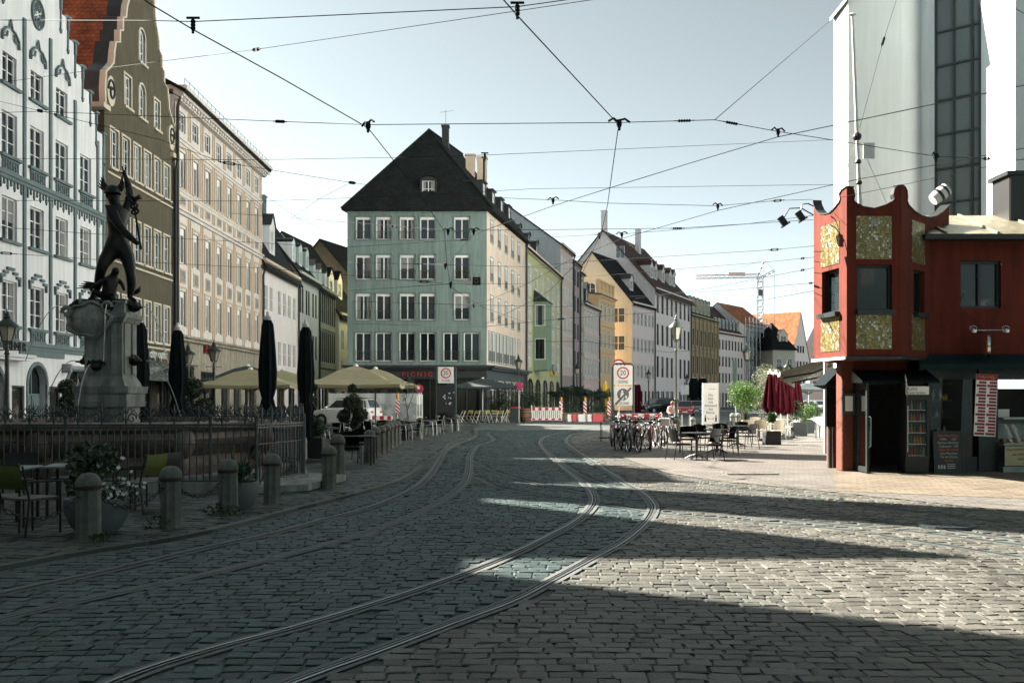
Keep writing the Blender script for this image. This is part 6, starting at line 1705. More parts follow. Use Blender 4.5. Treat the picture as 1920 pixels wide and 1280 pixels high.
MB().quad((-.4,-.062,1.42),(-.3,-.062,1.38),(.4,-.062,2.14),(.32,-.062,2.19)).obj('end_stripe', M['signgrey'], s)
text('ZONE', .16, s, (.05,-.056,1.46), (R90,0,0), M['signgrey'], .002)
Y = 46.5; t = thing('round_sign', 'round red-ringed cycle sign peeking above the double zone sign', 'traffic sign', (X(1160,Y),Y,0)); MB().tube([(0,.03,0),(0,.03,3.5)], .03, 6).obj('pole', M['steel'], t)
MB().poly([(.32*math.cos(2*PI*k/28),-.01,3.2+.32*math.sin(2*PI*k/28)) for k in range(28)]).obj('sign_disc', M['signwhite'], t); m = MB(); ring(m, (0,3.2), .24, .32, -.016, 0); m.obj('red_ring', M['signred'], t)
m = MB(); ring(m, (-.09,3.2), .05, .065, -.016, 0, 14); ring(m, (.09,3.2), .05, .065, -.016, 0, 14); m.tube([(-.09,-.018,3.2),(-.03,-.018,3.3),(.07,-.018,3.3),(.09,-.018,3.2)], .01, 4); m.obj('pictogram', M['black'], t)
def nostop(px, Y, z, label):
    t = thing('no_stopping_sign', label, 'traffic sign', (X(px,Y),Y,0)); MB().tube([(0,.03,0),(0,.03,z+.3)], .03, 6).obj('pole', M['steel'], t)
    MB().poly([(.26*math.cos(2*PI*k/24),-.01,z+.26*math.sin(2*PI*k/24)) for k in range(24)]).obj('sign_disc', M['signblue'], t)
    m = MB(); ring(m, (0,z), .2, .29, -.018, 0); m.quad((-.2,-.02,z+.14),(-.14,-.02,z+.2),(.2,-.02,z-.14),(.14,-.02,z-.2)); m.quad((.2,-.02,z+.14),(.14,-.02,z+.2),(-.2,-.02,z-.14),(-.14,-.02,z-.2)); m.obj('red_cross', M['signred'], t)
nostop(973, 70, 2.55, 'blue and red no stopping sign below the corner lantern'); nostop(786, 66.5, 2.35, 'blue and red no stopping sign at the end of the tarpaulin fence')
Y = 62; t = thing('sign_post', 'slim grey post with a small dark signal plate beside the green tree', 'sign', (X(1379,Y),Y,0)); MB().tube([(0,0,0),(0,0,4.0)], .04, 8).obj('pole', M['steel'], t); MB().bbox(-.22,-.05,2.5,.1,.05,4.1,.04).obj('plate', M['darkcloth'], t)
Y = 122; t = thing('sign_post', 'small white street sign before the off-white house', 'sign', (X(1284,Y),Y,0)); MB().tube([(0,0,0),(0,0,3.4)], .05, 6).obj('pole', M['steel'], t); MB().box(-.5,-.04,2.2,.5,.0,3.4).obj('plate', M['signwhite'], t)
# distance notice stele
Y = 41.5; t = thing('information_stele', 'tall white notice stele with German text on the plaza', 'sign', (X(1332,Y),Y,0)); w = .335; zt = Zat(718,Y)
MB().bbox(-w,-.06,.05,w,.06,zt,.008).obj('panel', M['signwhite'], t); MB().box(w+.001,-.07,0,w+.04,.07,zt-.01).obj('edge', M['zinc'], t)
for k, s_ in enumerate(('Du','bist','mit','Abstand','das','Beste.')): text(s_, .155, t, (0,-.061,zt-.5-k*.145), (R90,0,0), M['black'], .002)
MB().box(-.08,-.064,zt-.25,.24,-.061,zt-.235).obj('printed_line', M['plastic'], t)
m = MB()
for s in (-1,1):
    m.poly([(s*.22+.03*math.cos(k*PI/4),-.062,zt-1.36+.03*math.sin(k*PI/4)) for k in range(8)]); m.box(s*.22-.035,-.064,zt-1.6,s*.22+.035,-.061,zt-1.41); m.prism([(s*.06,zt-1.48),(s*.12,zt-1.45),(s*.12,zt-1.51)], -.064, -.061, 'y')
m.box(-.07,-.064,zt-1.487,.07,-.061,zt-1.473); m.box(-.3,-.064,zt-1.72,.3,-.061,zt-1.71); m.obj('pictogram', M['black'], t)
MB().box(-.12,-.064,zt-1.79,.12,-.061,zt-1.765).obj('printed_line', M['plastic'], t)

# ================================================================ in front of the corner house
def bistro_chair():
    t = thing('folding_chair', '', 'chair', (0,0,0), 0, 'folding bistro chairs before the corner house')
    for s in (-1,1):
        MB().tube([(s*.2,-.22,0),(s*.2,.18,.86)], .018, 5).obj('leg', M['plwhite'], t); MB().tube([(s*.18,.22,0),(s*.18,-.18,.46)], .018, 5).obj('leg', M['plwhite'], t)
    m = MB()
    for k in range(4): m.box(-.2,-.2+k*.1,.44,.2,-.13+k*.1,.465)
    m.obj('seat', M['bistro'], t); m = MB(); m.box(-.21,.13,.66,.21,.155,.74).box(-.21,.16,.78,.21,.185,.86); m.obj('backrest', M['bistro'], t)
    return t
M['bistro'] = mat('yellow_slats', (.42,.34,.10), .6, var=.3)
fc = bistro_chair(); f = True
spots = [(866,69),(880,70.5),(893,69),(905,71),(917,69.5),(926,71),(937,69),(948,70),(956,72)]
lbs = ['left end of the row before the shop window','second place before the dark shop window','third place before the dark shop window','under the open dark parasol','right of the dark parasol pole','before the corner pillar of the shopfront','just round the shopfront corner','beside the leafy bushes at the corner','nearest the dark bins at the corner']
for i, (px, Y) in enumerate(spots):
    put(fc, f, (X(px,Y),Y,0), U(-1.5,1.5)+(PI if i % 2 else 0), 'pale folding chair at the '+lbs[i] if i < 3 else 'pale folding chair '+lbs[i]); f = False
gt = 'small bistro tables before the corner house'
for i, (px, Y, lb) in enumerate(((873,70,'little bistro table at the left of the dark shop window'), (899,70,'little bistro table before the dark shop window panes'), (922,70.2,'little bistro table near the shopfront corner'), (943,70.5,'little bistro table by the leafy bushes'))):
    put(rt, 0, (X(px,Y),Y,0), 0, lb, gt)
Y = 71; t = thing('waste_bin', 'dark wheeled waste bin with red lid at the house corner', 'bin', (X(966,Y),Y,0)); MB().add([(-.3,-.3,.05),(.3,-.3,.05),(.3,.3,.05),(-.3,.3,.05),(-.36,-.36,1.0),(.36,-.36,1.0),(.36,.36,1.0),(-.36,.36,1.0)],[(0,1,5,4),(1,2,6,5),(2,3,7,6),(3,0,4,7),(0,3,2,1)]).obj('body', M['darkcloth'], t); MB().bbox(-.38,-.4,1.0,.38,.38,1.09,.03).obj('lid', M['signred'], t)
for s in (-1,1): MB().ball((s*.28,.3,.09), .09, 6, 0, (.4,1,1)).obj('wheel', M['rubber'], t)
Y = 72; t = thing('wooden_barrel', 'dark wooden barrel beside the waste bin', 'barrel', (X(985,Y),Y,0)); MB().lathe([(.36,0),(.44,.3),(.46,.48),(.44,.66),(.36,.96),(.32,.97),(.3,.93)], 20).obj('staves', M['wood'], t, True)
for z, r in ((.12,.4),(.32,.452),(.64,.452),(.84,.4)): MB().lathe([(r,z-.03),(r+.012,z-.02),(r+.012,z+.02),(r,z+.03)], 20).obj('hoop', M['dark'], t)
def bush(name, label, px, Y, n, r, z, leaf='leaf_dark', size=.14, group=None, trunk=True, bl=7, loc=None):
    t = thing(name, label, 'plant' if name != 'tree' else 'tree', loc or (X(px,Y),Y,0), 0, group)
    rr = Vector(r); m = MB()
    for k in range(bl):
        d = Vector((U(-1,1),U(-1,1),U(-.9,1))); d = d.normalized()*U(.3,.75)
        leaves(m, int(n*1.7)//bl, (d.x*rr.x,d.y*rr.y,z+d.z*rr.z), rr*U(.3,.6), size*.75, 0, shellf=.2)
    m.obj('crown', M[leaf], t)
    if trunk:
        b = MB(); b.tube([(0,0,0),(.04,0,z*.5),(0,0,z)], [.06,.05,.03], 6)
        for k in range(5):
            a = U(0,6.28); b.tube([(0,0,z*U(.55,.8)),(rr.x*.5*math.cos(a),rr.y*.5*math.sin(a),z+rr.z*U(-.1,.5))], [.03,.008], 5)
        b.obj('trunk', M['bark'], t)
    return t
gb = 'dark bushes and palms of the planted row'
bush('bush', 'wide dark bush at the corner of the dark shopfront', 932, 71.5, 1500, (1.2,.7,1.1), 1.4, group=gb); bush('bush', 'loose dark bush below the corner lantern', 962, 73.5, 1300, (1.2,.7,1.15), 1.55, group=gb); bush('bush', 'tall dark bush with branches reaching right of the barrel', 992, 74, 1500, (1.4,.8,1.3), 1.75, group=gb)
def palm(px, Y, h, label, r=1.0):
    t = thing('palm', label, 'plant', (X(px,Y),Y,0), U(0,6), gb)
    MB().tube([(0,0,0),(.03,0,h*.6),(0,0,h)], [.12,.1,.09], 8).obj('trunk', M['bark'], t)
    m = MB()
    for k in range(34):
        a = U(0,6.28); e = U(-.5,1.2); L_ = r*U(.8,1.15); d = Vector((math.cos(a)*math.cos(e),math.sin(a)*math.cos(e),math.sin(e)))
        p0 = Vector((0,0,h)); prev = p0; pts = []
        for s in range(6):
            q = s/5; pts.append(p0+d*L_*q+Vector((0,0,-.45*L_*q*q)))
        m.tube(pts, [.012]*5+[.003], 3)
        sd = d.cross(Vector((0,0,1))).normalized()
        for s in range(1,11):
            q = s/10; p = p0+d*L_*q+Vector((0,0,-.45*L_*q*q)); w = .34*r*math.sin(PI*min(1,q*.85+.12))
            for sg in (-1,1):
                tip = p+sd*sg*w+d*w*.5+Vector((0,0,-w*.35)); m.add([p-d*.02,p+d*.035,tip],[(0,1,2)],0)
    m.obj('fronds', M['leaf_palm'], t)
for px, Y, h, lb in ((1043,78,1.75,'dark potted palm behind the site barrier'), (1062,79,2.0,'tall dark potted palm at the barrier end'), (1082,79,2.1,'dark potted palm before the small pink house'), (1100,80,1.85,'dark potted palm at the middle warning post'), (1117,81,2.0,'dark potted palm right of the middle warning post'), (1132,82,1.8,'dark potted palm beside the zone sign frame')):
    palm(px, Y, h, lb, 1.35)
for px, Y, lb in ((1066,75.5,'wooden planter box with grey green shrubs behind the barrier end'), (1098,76.5,'wooden planter box with grey green shrubs behind the middle warning post'), (1128,77.5,'wooden planter box with grey green shrubs behind the red block')):
    t = thing('planter', lb, 'planter', (X(px,Y),Y,0)); MB().bbox(-.7,-.35,0,.7,.35,.62,.02).obj('box', M['woodbox'], t)
    m = MB(); leaves(m, 600, (0,0,.95), (.75,.4,.42), .12, 0, shellf=.3, up=.6); tag(m.obj('shrub', M['leaf_palm'], None, loc=(X(px,Y),Y,0)), 'grey green shrub in the '+lb.split(' with')[0]+lb.split('shrubs')[1], 'shrub')
for px, Y, mn, lb in ((1135,88,'yellow','closed yellow parasol before the apricot house'), (1190,98,'maroon','closed dark red parasol before the lilac house'), (1197,99,'maroon','second closed dark red parasol before the lilac house')):
    M.setdefault('maroon', mat('wine_red_cloth', (.038,.004,.008), .9, bump=.2, bscale=10, spec=.05))
    closed_parasol(3.1, .3, mn, lb, (X(px,Y),Y,0), None, skirt=1.2)
for px, lb in ((1301,'closed black parasol before the ochre palace'), (1317,'second closed black parasol before the ochre palace')):
    Y = 140; closed_parasol(4.6, .75, 'blackcloth', lb, (X(px,Y),Y,0), None, skirt=1.6)
# ================================================================ bicycles, rack, cafe on the plaza
def bicycle(fm, basket=False):
    t = thing('bicycle', '', 'bicycle', (0,0,0)); r = .335; xr, xf = -.52, .54
    for nm, x in (('wheel',xr),('wheel',xf)):
        m = MB(); m.tube([(x+r*math.cos(2*PI*k/28),0,r+r*math.sin(2*PI*k/28)) for k in range(29)], .027, 6, cap=False); w = m.obj(nm, M['rubber'], t, True)
        m = MB(); m.tube([(x+(r-.03)*math.cos(2*PI*k/24),0,r+(r-.03)*math.sin(2*PI*k/24)) for k in range(25)], .009, 4, cap=False)
        for k in range(12):
            a = 2*PI*k/12; m.tube([(x,(.02 if k%2 else -.02),r),(x+(r-.03)*math.cos(a),0,r+(r-.03)*math.sin(a))], .003, 3)
        m.ball((x,0,r), .03, 6, 0, (1,1.6,1)); m.obj('rim', M['steel'], w)
    hx, hz = xf-.2, .86; sx_, sz = -.16, .84; bx, bz = -.06, .29
    m = MB()
    for a, b, rr in (((bx,0,bz),(sx_,0,sz-.08),.018),((bx,0,bz),(hx+.04,0,hz-.2),.02),((sx_+.02,0,sz-.14),(hx,0,hz-.06),.018),((xr,.05,r),(sx_,.01,sz-.16),.01),((xr,-.05,r),(sx_,-.01,sz-.16),.01),((xr,.05,r),(bx,.02,bz),.01),((xr,-.05,r),(bx,-.02,bz),.01),((hx-.02,0,hz),(hx+.05,0,hz-.24),.02)): m.tube([a,b], rr*1.4, 6)
    for s in (-1,1): m.tube([(hx+.05,s*.03,hz-.26),(hx+.12,s*.05,.6),(xf,s*.05,r)], .012, 5)
    m.obj('frame', fm, t)
    m = MB(); m.tube([(sx_,0,sz-.1),(sx_-.03,0,sz+.08)], .013, 5); m.obj('seat_post', M['steel'], t)
    m = MB(); m.add([(sx_-.17,-.09,sz+.1),(sx_-.17,.09,sz+.1),(sx_+.02,.06,sz+.1),(sx_+.15,.02,sz+.1),(sx_+.15,-.02,sz+.1),(sx_+.02,-.06,sz+.1)]+[(sx_-.15,-.05,sz+.04),(sx_-.15,.05,sz+.04),(sx_+.02,.03,sz+.05),(sx_+.13,.01,sz+.06),(sx_+.13,-.01,sz+.06),(sx_+.02,-.03,sz+.05)],[(0,1,2,3,4,5)]+[(k,(k+1)%6,6+(k+1)%6,6+k) for k in range(6)]); m.obj('saddle', M['rubber'], t)
    m = MB(); m.tube([(hx-.02,0,hz),(hx-.04,0,hz+.12)], .014, 5); m.tube([(hx-.16,-.29,hz+.16),(hx-.04,-.2,hz+.18),(hx-.01,0,hz+.13),(hx-.04,.2,hz+.18),(hx-.16,.29,hz+.16)], .012, 6); m.obj('handlebar', M['dark'], t, True)
    for x in (xr,xf):
        MB().tube([(x+(r+.04)*math.cos(a),0,r+(r+.04)*math.sin(a)) for a in [.3+k*.24 for k in range(9)]], .018, 4).obj('mudguard', fm, t)
    m = MB(); m.tube([(xr-.18,0,.72),(xr+.28,0,.72)], .01, 4).tube([(xr-.16,.07,.72),(xr+.28,.07,.72)], .008, 4).tube([(xr-.16,-.07,.72),(xr+.28,-.07,.72)], .008, 4).tube([(xr,.06,r),(xr-.05,.07,.72)], .007, 4).tube([(xr,-.06,r),(xr-.05,-.07,.72)], .007, 4); m.obj('luggage_rack', M['dark'], t)
    m = MB(); m.lathe([(.08,-.006),(.08,.006)], 14, (0,0,0)); 
    c = MB(); c.T = Matrix.Translation((bx,.05,bz)) @ Matrix.Rotation(R90,4,'X'); c.lathe([(.085,-.006),(.085,.006)], 14); c.bar((0,0,.02),(.12,.12,.02),.02,.015); c.bar((0,0,-.1),(-.12,-.12,-.1),.02,.015); c.obj('crank', M['steel'], t)
    MB().ball((hx+.07,0,hz-.02), .05, 6).obj('headlight', M['chrome'], t, True); MB().box(xr-.22,-.03,.66,xr-.18,.03,.72).obj('tail_light', M['signred'], t)
    if basket:
        m = MB(); m.bbox(xr-.2,-.2,.73,xr+.26,.2,1.0,.03); m.obj('crate_basket', M['plwhite'], t)
    return t
bm = [mat('bike_frame_'+n, c, .35) for n, c in (('black',(.012,.013,.014)),('red',(.50,.03,.02)),('silver',(.30,.31,.31)),('green',(.02,.05,.045)))]
bk = [bicycle(bm[0]), bicycle(bm[1]), bicycle(bm[2]), bicycle(bm[3]), bicycle(bm[2], True)]; used = set()
gbk = 'bicycles parked at the rack'
spots = [(1148,836,0,1.45,'black bicycle leftmost at the rack beside the empty hoops'), (1160,842,3,1.3,'dark green bicycle second from the empty hoops'), (1170,845,0,1.7,'black bicycle right below the double zone sign'), (1182,843,2,1.35,'silver grey bicycle below the right post of the zone sign'),
    (1192,841,0,1.5,'black bicycle between the silver bicycle and the red one'), (1203,840,3,1.8,'dark green bicycle with its wheel close to the red bicycle'), (1220,845,1,1.42,'bicycle with the bright red frame at the rack'), (1232,840,0,1.6,'black bicycle right of the red bicycle'), (1246,836,4,1.4,'grey bicycle with pale crate basket near the lamp post'), (1256,831,0,1.75,'black bicycle nearest the lamp post'), (1178,834,0,1.2,'black bicycle in the second row behind the silver one'), (1212,832,2,1.9,'silver bicycle in the second row behind the red one'), (1154,831,0,1.25,'black bicycle in the second row at the left end'), (1167,833,3,1.6,'dark green bicycle in the second row below the zone sign'), (1198,833,0,1.45,'black bicycle in the second row between the two silver ones'), (1226,833,0,1.35,'black bicycle in the second row right of the red one'), (1239,832,3,1.7,'dark green bicycle in the second row by the crate basket'), (1187,846,0,1.75,'black bicycle standing out in front of the rack')]
for px, py, k, rz, lb in spots:
    o = put(bk[k], k not in used, G(px,py), rz+PI*(px%3 == 0), lb, gbk); used.add(k)
t = thing('bicycle_rack', 'low row of empty steel hoops left of the parked bicycles', 'bicycle rack', G(1133,828))
for k, x in enumerate((-.12,.3,.75,1.2,1.65)):
    MB().tube([(x,-.3,0),(x,-.3,.6),(x+.01,-.22,.74),(x+.02,0,.78),(x+.01,.22,.74),(x,.3,.6),(x,.3,0)], .016, 6).obj('hoop', M['dark'], t, True)
MB().bar((-.2,-.3,.16),(1.9,-.3,.16),.03,.03).bar((-.2,.3,.16),(1.9,.3,.16),.03,.03).obj('rail_bar', M['dark'], t)
# person bending over a bicycle behind the lamp post
def person():
    c = G(1261,814); t = thing('person', 'person in pink top and dark trousers bending over a bicycle by the lamp post', 'person', c, 0)
    V = dict(pel=(0,0,.92,.15,.12), wai=(-.01,-.02,1.06,.135,.1), che=(-.03,-.16,1.2,.17,.115), nb=(-.04,-.26,1.29,.075), nk=(-.045,-.32,1.33,.055), hd=(-.05,-.4,1.38,.085,.095), ht=(-.05,-.44,1.46,.08,.085),
        ls=(.15,-.2,1.26,.07), le=(.22,-.26,1.05,.05), lw=(.12,-.38,1.0,.035), lh=(.09,-.44,1.0,.04,.02), f1=(.07,-.5,.98,.011), f2=(.09,-.51,.99,.011), f3=(.11,-.5,.99,.01), f4=(.125,-.48,.99,.009), th=(.05,-.45,1.01,.012),
        rs=(-.21,-.2,1.25,.07), re=(-.28,-.26,1.05,.05), rw=(-.2,-.4,1.0,.035), rh=(-.18,-.46,1.0,.04,.02), g1=(-.16,-.52,.98,.011), g2=(-.18,-.53,.99,.011), g3=(-.2,-.52,.99,.01), g4=(-.215,-.5,.99,.009), gh=(-.14,-.47,1.01,.012),
        lp=(.09,0,.86,.115), lk=(.11,-.06,.5,.075), la=(.11,.05,.1,.048), lt=(.12,-.12,.04,.045,.03), rp=(-.09,0,.86,.115), rk=(-.12,-.02,.5,.075), ra=(-.13,.08,.1,.048), rt=(-.15,-.09,.04,.045,.03))
    E = [('pel','wai'),('wai','che'),('che','nb'),('nb','nk'),('nk','hd'),('hd','ht'),('che','ls'),('ls','le'),('le','lw'),('lw','lh'),('che','rs'),('rs','re'),('re','rw'),('rw','rh'),('pel','lp'),('lp','lk'),('lk','la'),('la','lt'),('pel','rp'),('rp','rk'),('rk','ra'),('ra','rt')]+[('lh',k) for k in ('f1','f2','f3','f4','th')]+[('rh',k) for k in ('g1','g2','g3','g4','gh')]
    b = skin('body', V, E, M['skin'], t, 2, 'pel')
    b.data.materials.append(M['shirt']); b.data.materials.append(M['trousers']); b.data.materials.append(M['rubber'])
    for p in b.data.polygons:
        z = p.center.z; y = p.center.y
        p.material_index = 3 if z < .09 else (2 if z < .97 and y > -.3 else (1 if z < 1.32 and y > -.34 else 0))
    h = MB(); h.ball((-.05,-.4,1.46), .115, 8, 0, (1,1.1,1)); h.ball((-.05,-.32,1.42), .1, 8, 0, (1,.9,1.2)); h.obj('hair', M['hair'], t, True)
    f = MB(); f.ball((-.05,-.515,1.37), .018, 5); f.ball((-.08,-.5,1.4), .011, 5); f.ball((-.02,-.5,1.4), .011, 5); f.box(-.075,-.5,1.325,-.025,-.49,1.333); f.obj('face', M['skin'], t, True)
M['skin'] = mat('skin', (.45,.26,.18), .55); M['shirt'] = mat('pink_cloth', (.52,.36,.36), .9, bump=.15); M['trousers'] = mat('dark_trousers', (.03,.035,.045), .9); M['hair'] = mat('brown_hair', (.09,.05,.03), .6)
person()
t = thing('metal_stand', 'small metal frame stand with two uprights left of the lit bollard', 'stand', G(1283,824))
for x in (-.1,.22): MB().tube([(x,0,0),(x,0,1.0)], .03, 8).obj('post', M['steel'], t)
MB().bar((-.1,0,.5),(.22,0,.5),.03,.04).obj('cross_bar', M['steel'], t)
for px, py, lb in ((1299,812,'sunlit stone bollard between the lamp post and the notice stele'), (1374,807,'stone bollard right of the notice stele'), (1384,806,'second stone bollard right of the notice stele')):
    o = dup(bol, G(px,py), .3, lb, 'stone bollards on the plaza edge'); o.scale = (1.15,)*3 if px > 1350 else (.98,)*3
g = 'black tables on the plaza'; ga = 'black cafe chairs on the plaza'
for px, py, lb in ((1306,861,'black round table nearest the lamp post on the plaza'), (1345,850,'black round table in the middle of the plaza group'), (1383,838,'black round table at the right end of the plaza group'), (1340,836,'black round table before the notice stele')):
    o = put(rt, 0, G(px,py), .5, lb, g); o.scale = (1.15,1.15,1)
for px, py, rz, lb in ((1274,862,1.9,'black cafe chair at the left end beside the lamp post'), (1291,850,2.9,'black cafe chair behind the table nearest the lamp post'), (1331,864,-1.2,'black cafe chair right of the nearest plaza table'), (1318,846,.4,'black cafe chair between the first and second plaza table'), (1362,853,-1.5,'black cafe chair right of the middle plaza table'), (1352,840,2.8,'black cafe chair behind the middle plaza table'), (1369,846,1.4,'black cafe chair left of the right plaza table'), (1402,842,-1.3,'black cafe chair at the right end with its back to the kiosk'), (1394,833,2.6,'black cafe chair behind the right plaza table'), (1322,836,1.5,'black cafe chair before the notice stele'), (1357,832,-1.4,'black cafe chair right of the notice stele')):
    put(bc, 0, G(px,py), rz, lb, ga)
f = True; gg = 'beige woven chairs under the red parasols'
for px, py, rz, lb in ((1400,826,3.3,'beige woven chair at the left end of the parasol terrace'), (1425,827,2.95,'beige woven chair second from the left of the parasol terrace'), (1455,828,3.5,'beige woven chair tilted towards the dark box planter'), (1440,818,2.9,'beige woven chair behind the wooden terrace table'), (1412,816,3.3,'beige woven chair facing the plaza behind the left terrace table'), (1470,822,1.2,'beige woven chair below the foremost red parasol'), (1484,818,-1.3,'beige woven chair beside the shrub planter')):
    put(gcg, f, G(px,py), rz, lb, gg); f = False
M['oak'] = mat('oak_tabletop', (.45,.30,.14), .5, var=.2)
tw = table(.8,.8,.74,'oak','wooden terrace table between the beige chairs under the red parasols'); tw.location = G(1436,824)
dup(tw, G(1413,821), .1, 'wooden terrace table at the left end of the beige chairs'); dup(tw, G(1468,817), .2, 'wooden terrace table beside the tall shrub planter')
for k, (px, Y, zt, lb) in enumerate(((1444,39,2.62,'closed red parasol foremost and leftmost of the red bunch'), (1454,42,2.68,'closed red parasol second of the red bunch'), (1463,40.5,2.55,'closed red parasol third of the red bunch'), (1476,42,2.52,'closed red parasol in the middle of the red bunch'), (1488,44,2.5,'closed red parasol fifth of the red bunch'), (1496,47,2.5,'closed red parasol at the back of the red bunch'))):
    closed_parasol(zt, .25, 'maroon', lb, (X(px,Y),Y,0), 'closed red parasols on the plaza', skirt=1.35, flare=True)
tr = bush('tree', 'small bright green tree with round crown beside the notice stele', 1392, 49, 2300, (1.05,1.0,.95), 1.75, 'leaf_bright', .13, None, True, 12)
bush('tree', 'larger silvery olive tree behind the green tree', 1432, 57, 3200, (1.35,1.3,1.35), 2.2, 'leaf_olive', .12, None, True, 14)
bush('tree', 'second silvery olive tree closer to the red parasols', 1450, 54, 1500, (.75,.8,1.1), 1.6, 'leaf_olive', .11, None, True, 9)
for px, py, w, h, lb, r, z, lf in ((1497,818,.62,.62,'tall dark box planter with round green shrub on the plaza',.5,1.15,'leaf_mid'), (1512,812,.6,.55,'dark box planter behind the round green shrub',.45,1.0,'leaf_bright'), (1521,806,.7,.6,'dark box planter nearest the kiosk on the plaza',.5,1.0,'leaf_mid'), (1447,834,.55,.5,'low dark box planter with upright plant among beige chairs',.2,1.0,'leaf_mid')):
    c = boxplanter(px, py, w, h, lb)
    m = MB()
    for k in range(7):
        d = Vector((U(-1,1),U(-1,1),U(-1,1))).normalized()*r*.55; leaves(m, 150, (d.x,d.y,z+d.z), r*.55, .1, 0, shellf=.4)
    tag(m.obj('shrub', M[lf], None, loc=c), 'green shrub growing in the '+lb.split(' with')[0], 'shrub')
open_parasol(1515, 58, 2.25, 2.62, 1.15, 'darkcloth', 'open dark grey parasol between the red bunch and the kiosk', None)
m = MB(); vs = []; n = 12
t = thing('side_table', 'white cloth draped table shining beside the kiosk corner', 'table', (X(1541,42),42,0))
MB().add([(-.55,-.4,.8),(.5,-.4,.95),(.5,.4,.95),(-.55,.4,.8),(-.2,-.45,.55),(.5,-.45,.55)],[(0,1,2,3),(0,4,5,1)]).box(-.1,-.1,0,0,.1,.7).obj('tablecloth', M['white'], t); MB().box(.2,-.1,0,.3,.1,.75).box(-.25,-.1,0,-.15,.1,.75).obj('leg', M['plwhite'], t)

# ================================================================ kiosk with the mosaic oriel
M['w_red'] = mat('oxide_red_render', (.125,.025,.015), .85, var=.18, scale=1.4, bump=.25, streak=.25, spec=.2)
M['w_redrough'] = mat('rough_red_stucco', (.095,.024,.011), .8, var=.3, scale=4, bump=1.0, bscale=14)
M['copper'] = mat('pale_seam_roof', (.28,.27,.19), .5, .4, var=.25, scale=1.2, streak=.3)
M['kdark'] = mat('dark_green_shopfront', (.014,.024,.024), .4, var=.2)
def mosaic():
    m = bpy.data.materials.new('gold_mosaic'); m.use_nodes = True; nt = m.node_tree; N = nt.nodes; L = nt.links; b = N['Principled BSDF']
    tc = N.new('ShaderNodeTexCoord'); v = N.new('ShaderNodeTexVoronoi'); v.inputs['Scale'].default_value = 21; v.inputs['Randomness'].default_value = .3; L.new(tc.outputs['Object'], v.inputs['Vector'])
    r = N.new('ShaderNodeValToRGB'); e = r.color_ramp.elements; e[0].color = (.14,.115,.04,1); e[1].color = (.29,.23,.09,1); q = e.new(.5); q.color = (.20,.16,.05,1); q = e.new(.86); q.color = (.29,.24,.10,1); q = e.new(.9); q.color = (.38,.42,.40,1); e[len(e)-1].color = (.5,.52,.5,1)
    s = N.new('ShaderNodeSeparateColor'); L.new(v.outputs['Color'], s.inputs[0]); L.new(s.outputs[0], r.inputs['Fac'])
    n = N.new('ShaderNodeTexNoise'); n.inputs['Scale'].default_value = 1.6; L.new(tc.outputs['Object'], n.inputs['Vector'])
    m2 = N.new('ShaderNodeMapRange'); m2.inputs['From Min'].default_value = .58; m2.inputs['From Max'].default_value = .6; L.new(n.outputs['Fac'], m2.inputs['Value'])
    mx = N.new('ShaderNodeMix'); mx.data_type = 'RGBA'; mx.inputs['B'].default_value = (.24,.25,.22,1); L.new(m2.outputs[0], mx.inputs['Factor']); L.new(r.outputs[0], mx.inputs['A'])
    v2 = N.new('ShaderNodeTexVoronoi'); v2.feature = 'DISTANCE_TO_EDGE'; v2.inputs['Scale'].default_value = 21; v2.inputs['Randomness'].default_value = .3; L.new(tc.outputs['Object'], v2.inputs['Vector'])
    m3 = N.new('ShaderNodeMapRange'); m3.inputs['From Max'].default_value = .05; L.new(v2.outputs['Distance'], m3.inputs['Value'])
    mm = N.new('ShaderNodeMix'); mm.data_type = 'RGBA'; mm.inputs['A'].default_value = (.03,.025,.015,1); L.new(m3.outputs[0], mm.inputs['Factor']); L.new(mx.outputs['Result'], mm.inputs['B']); L.new(mm.outputs['Result'], b.inputs['Base Color'])
    b.inputs['Roughness'].default_value = .28; b.inputs['Metallic'].default_value = .35
    bp = N.new('ShaderNodeBump'); bp.inputs['Strength'].default_value = .5; bp.inputs['Distance'].default_value = .01; L.new(s.outputs[1], bp.inputs['Height']); L.new(bp.outputs[0], b.inputs['Normal'])
    return m
M['mosaic'] = mosaic()
KX, KY = 7.45, 22.5
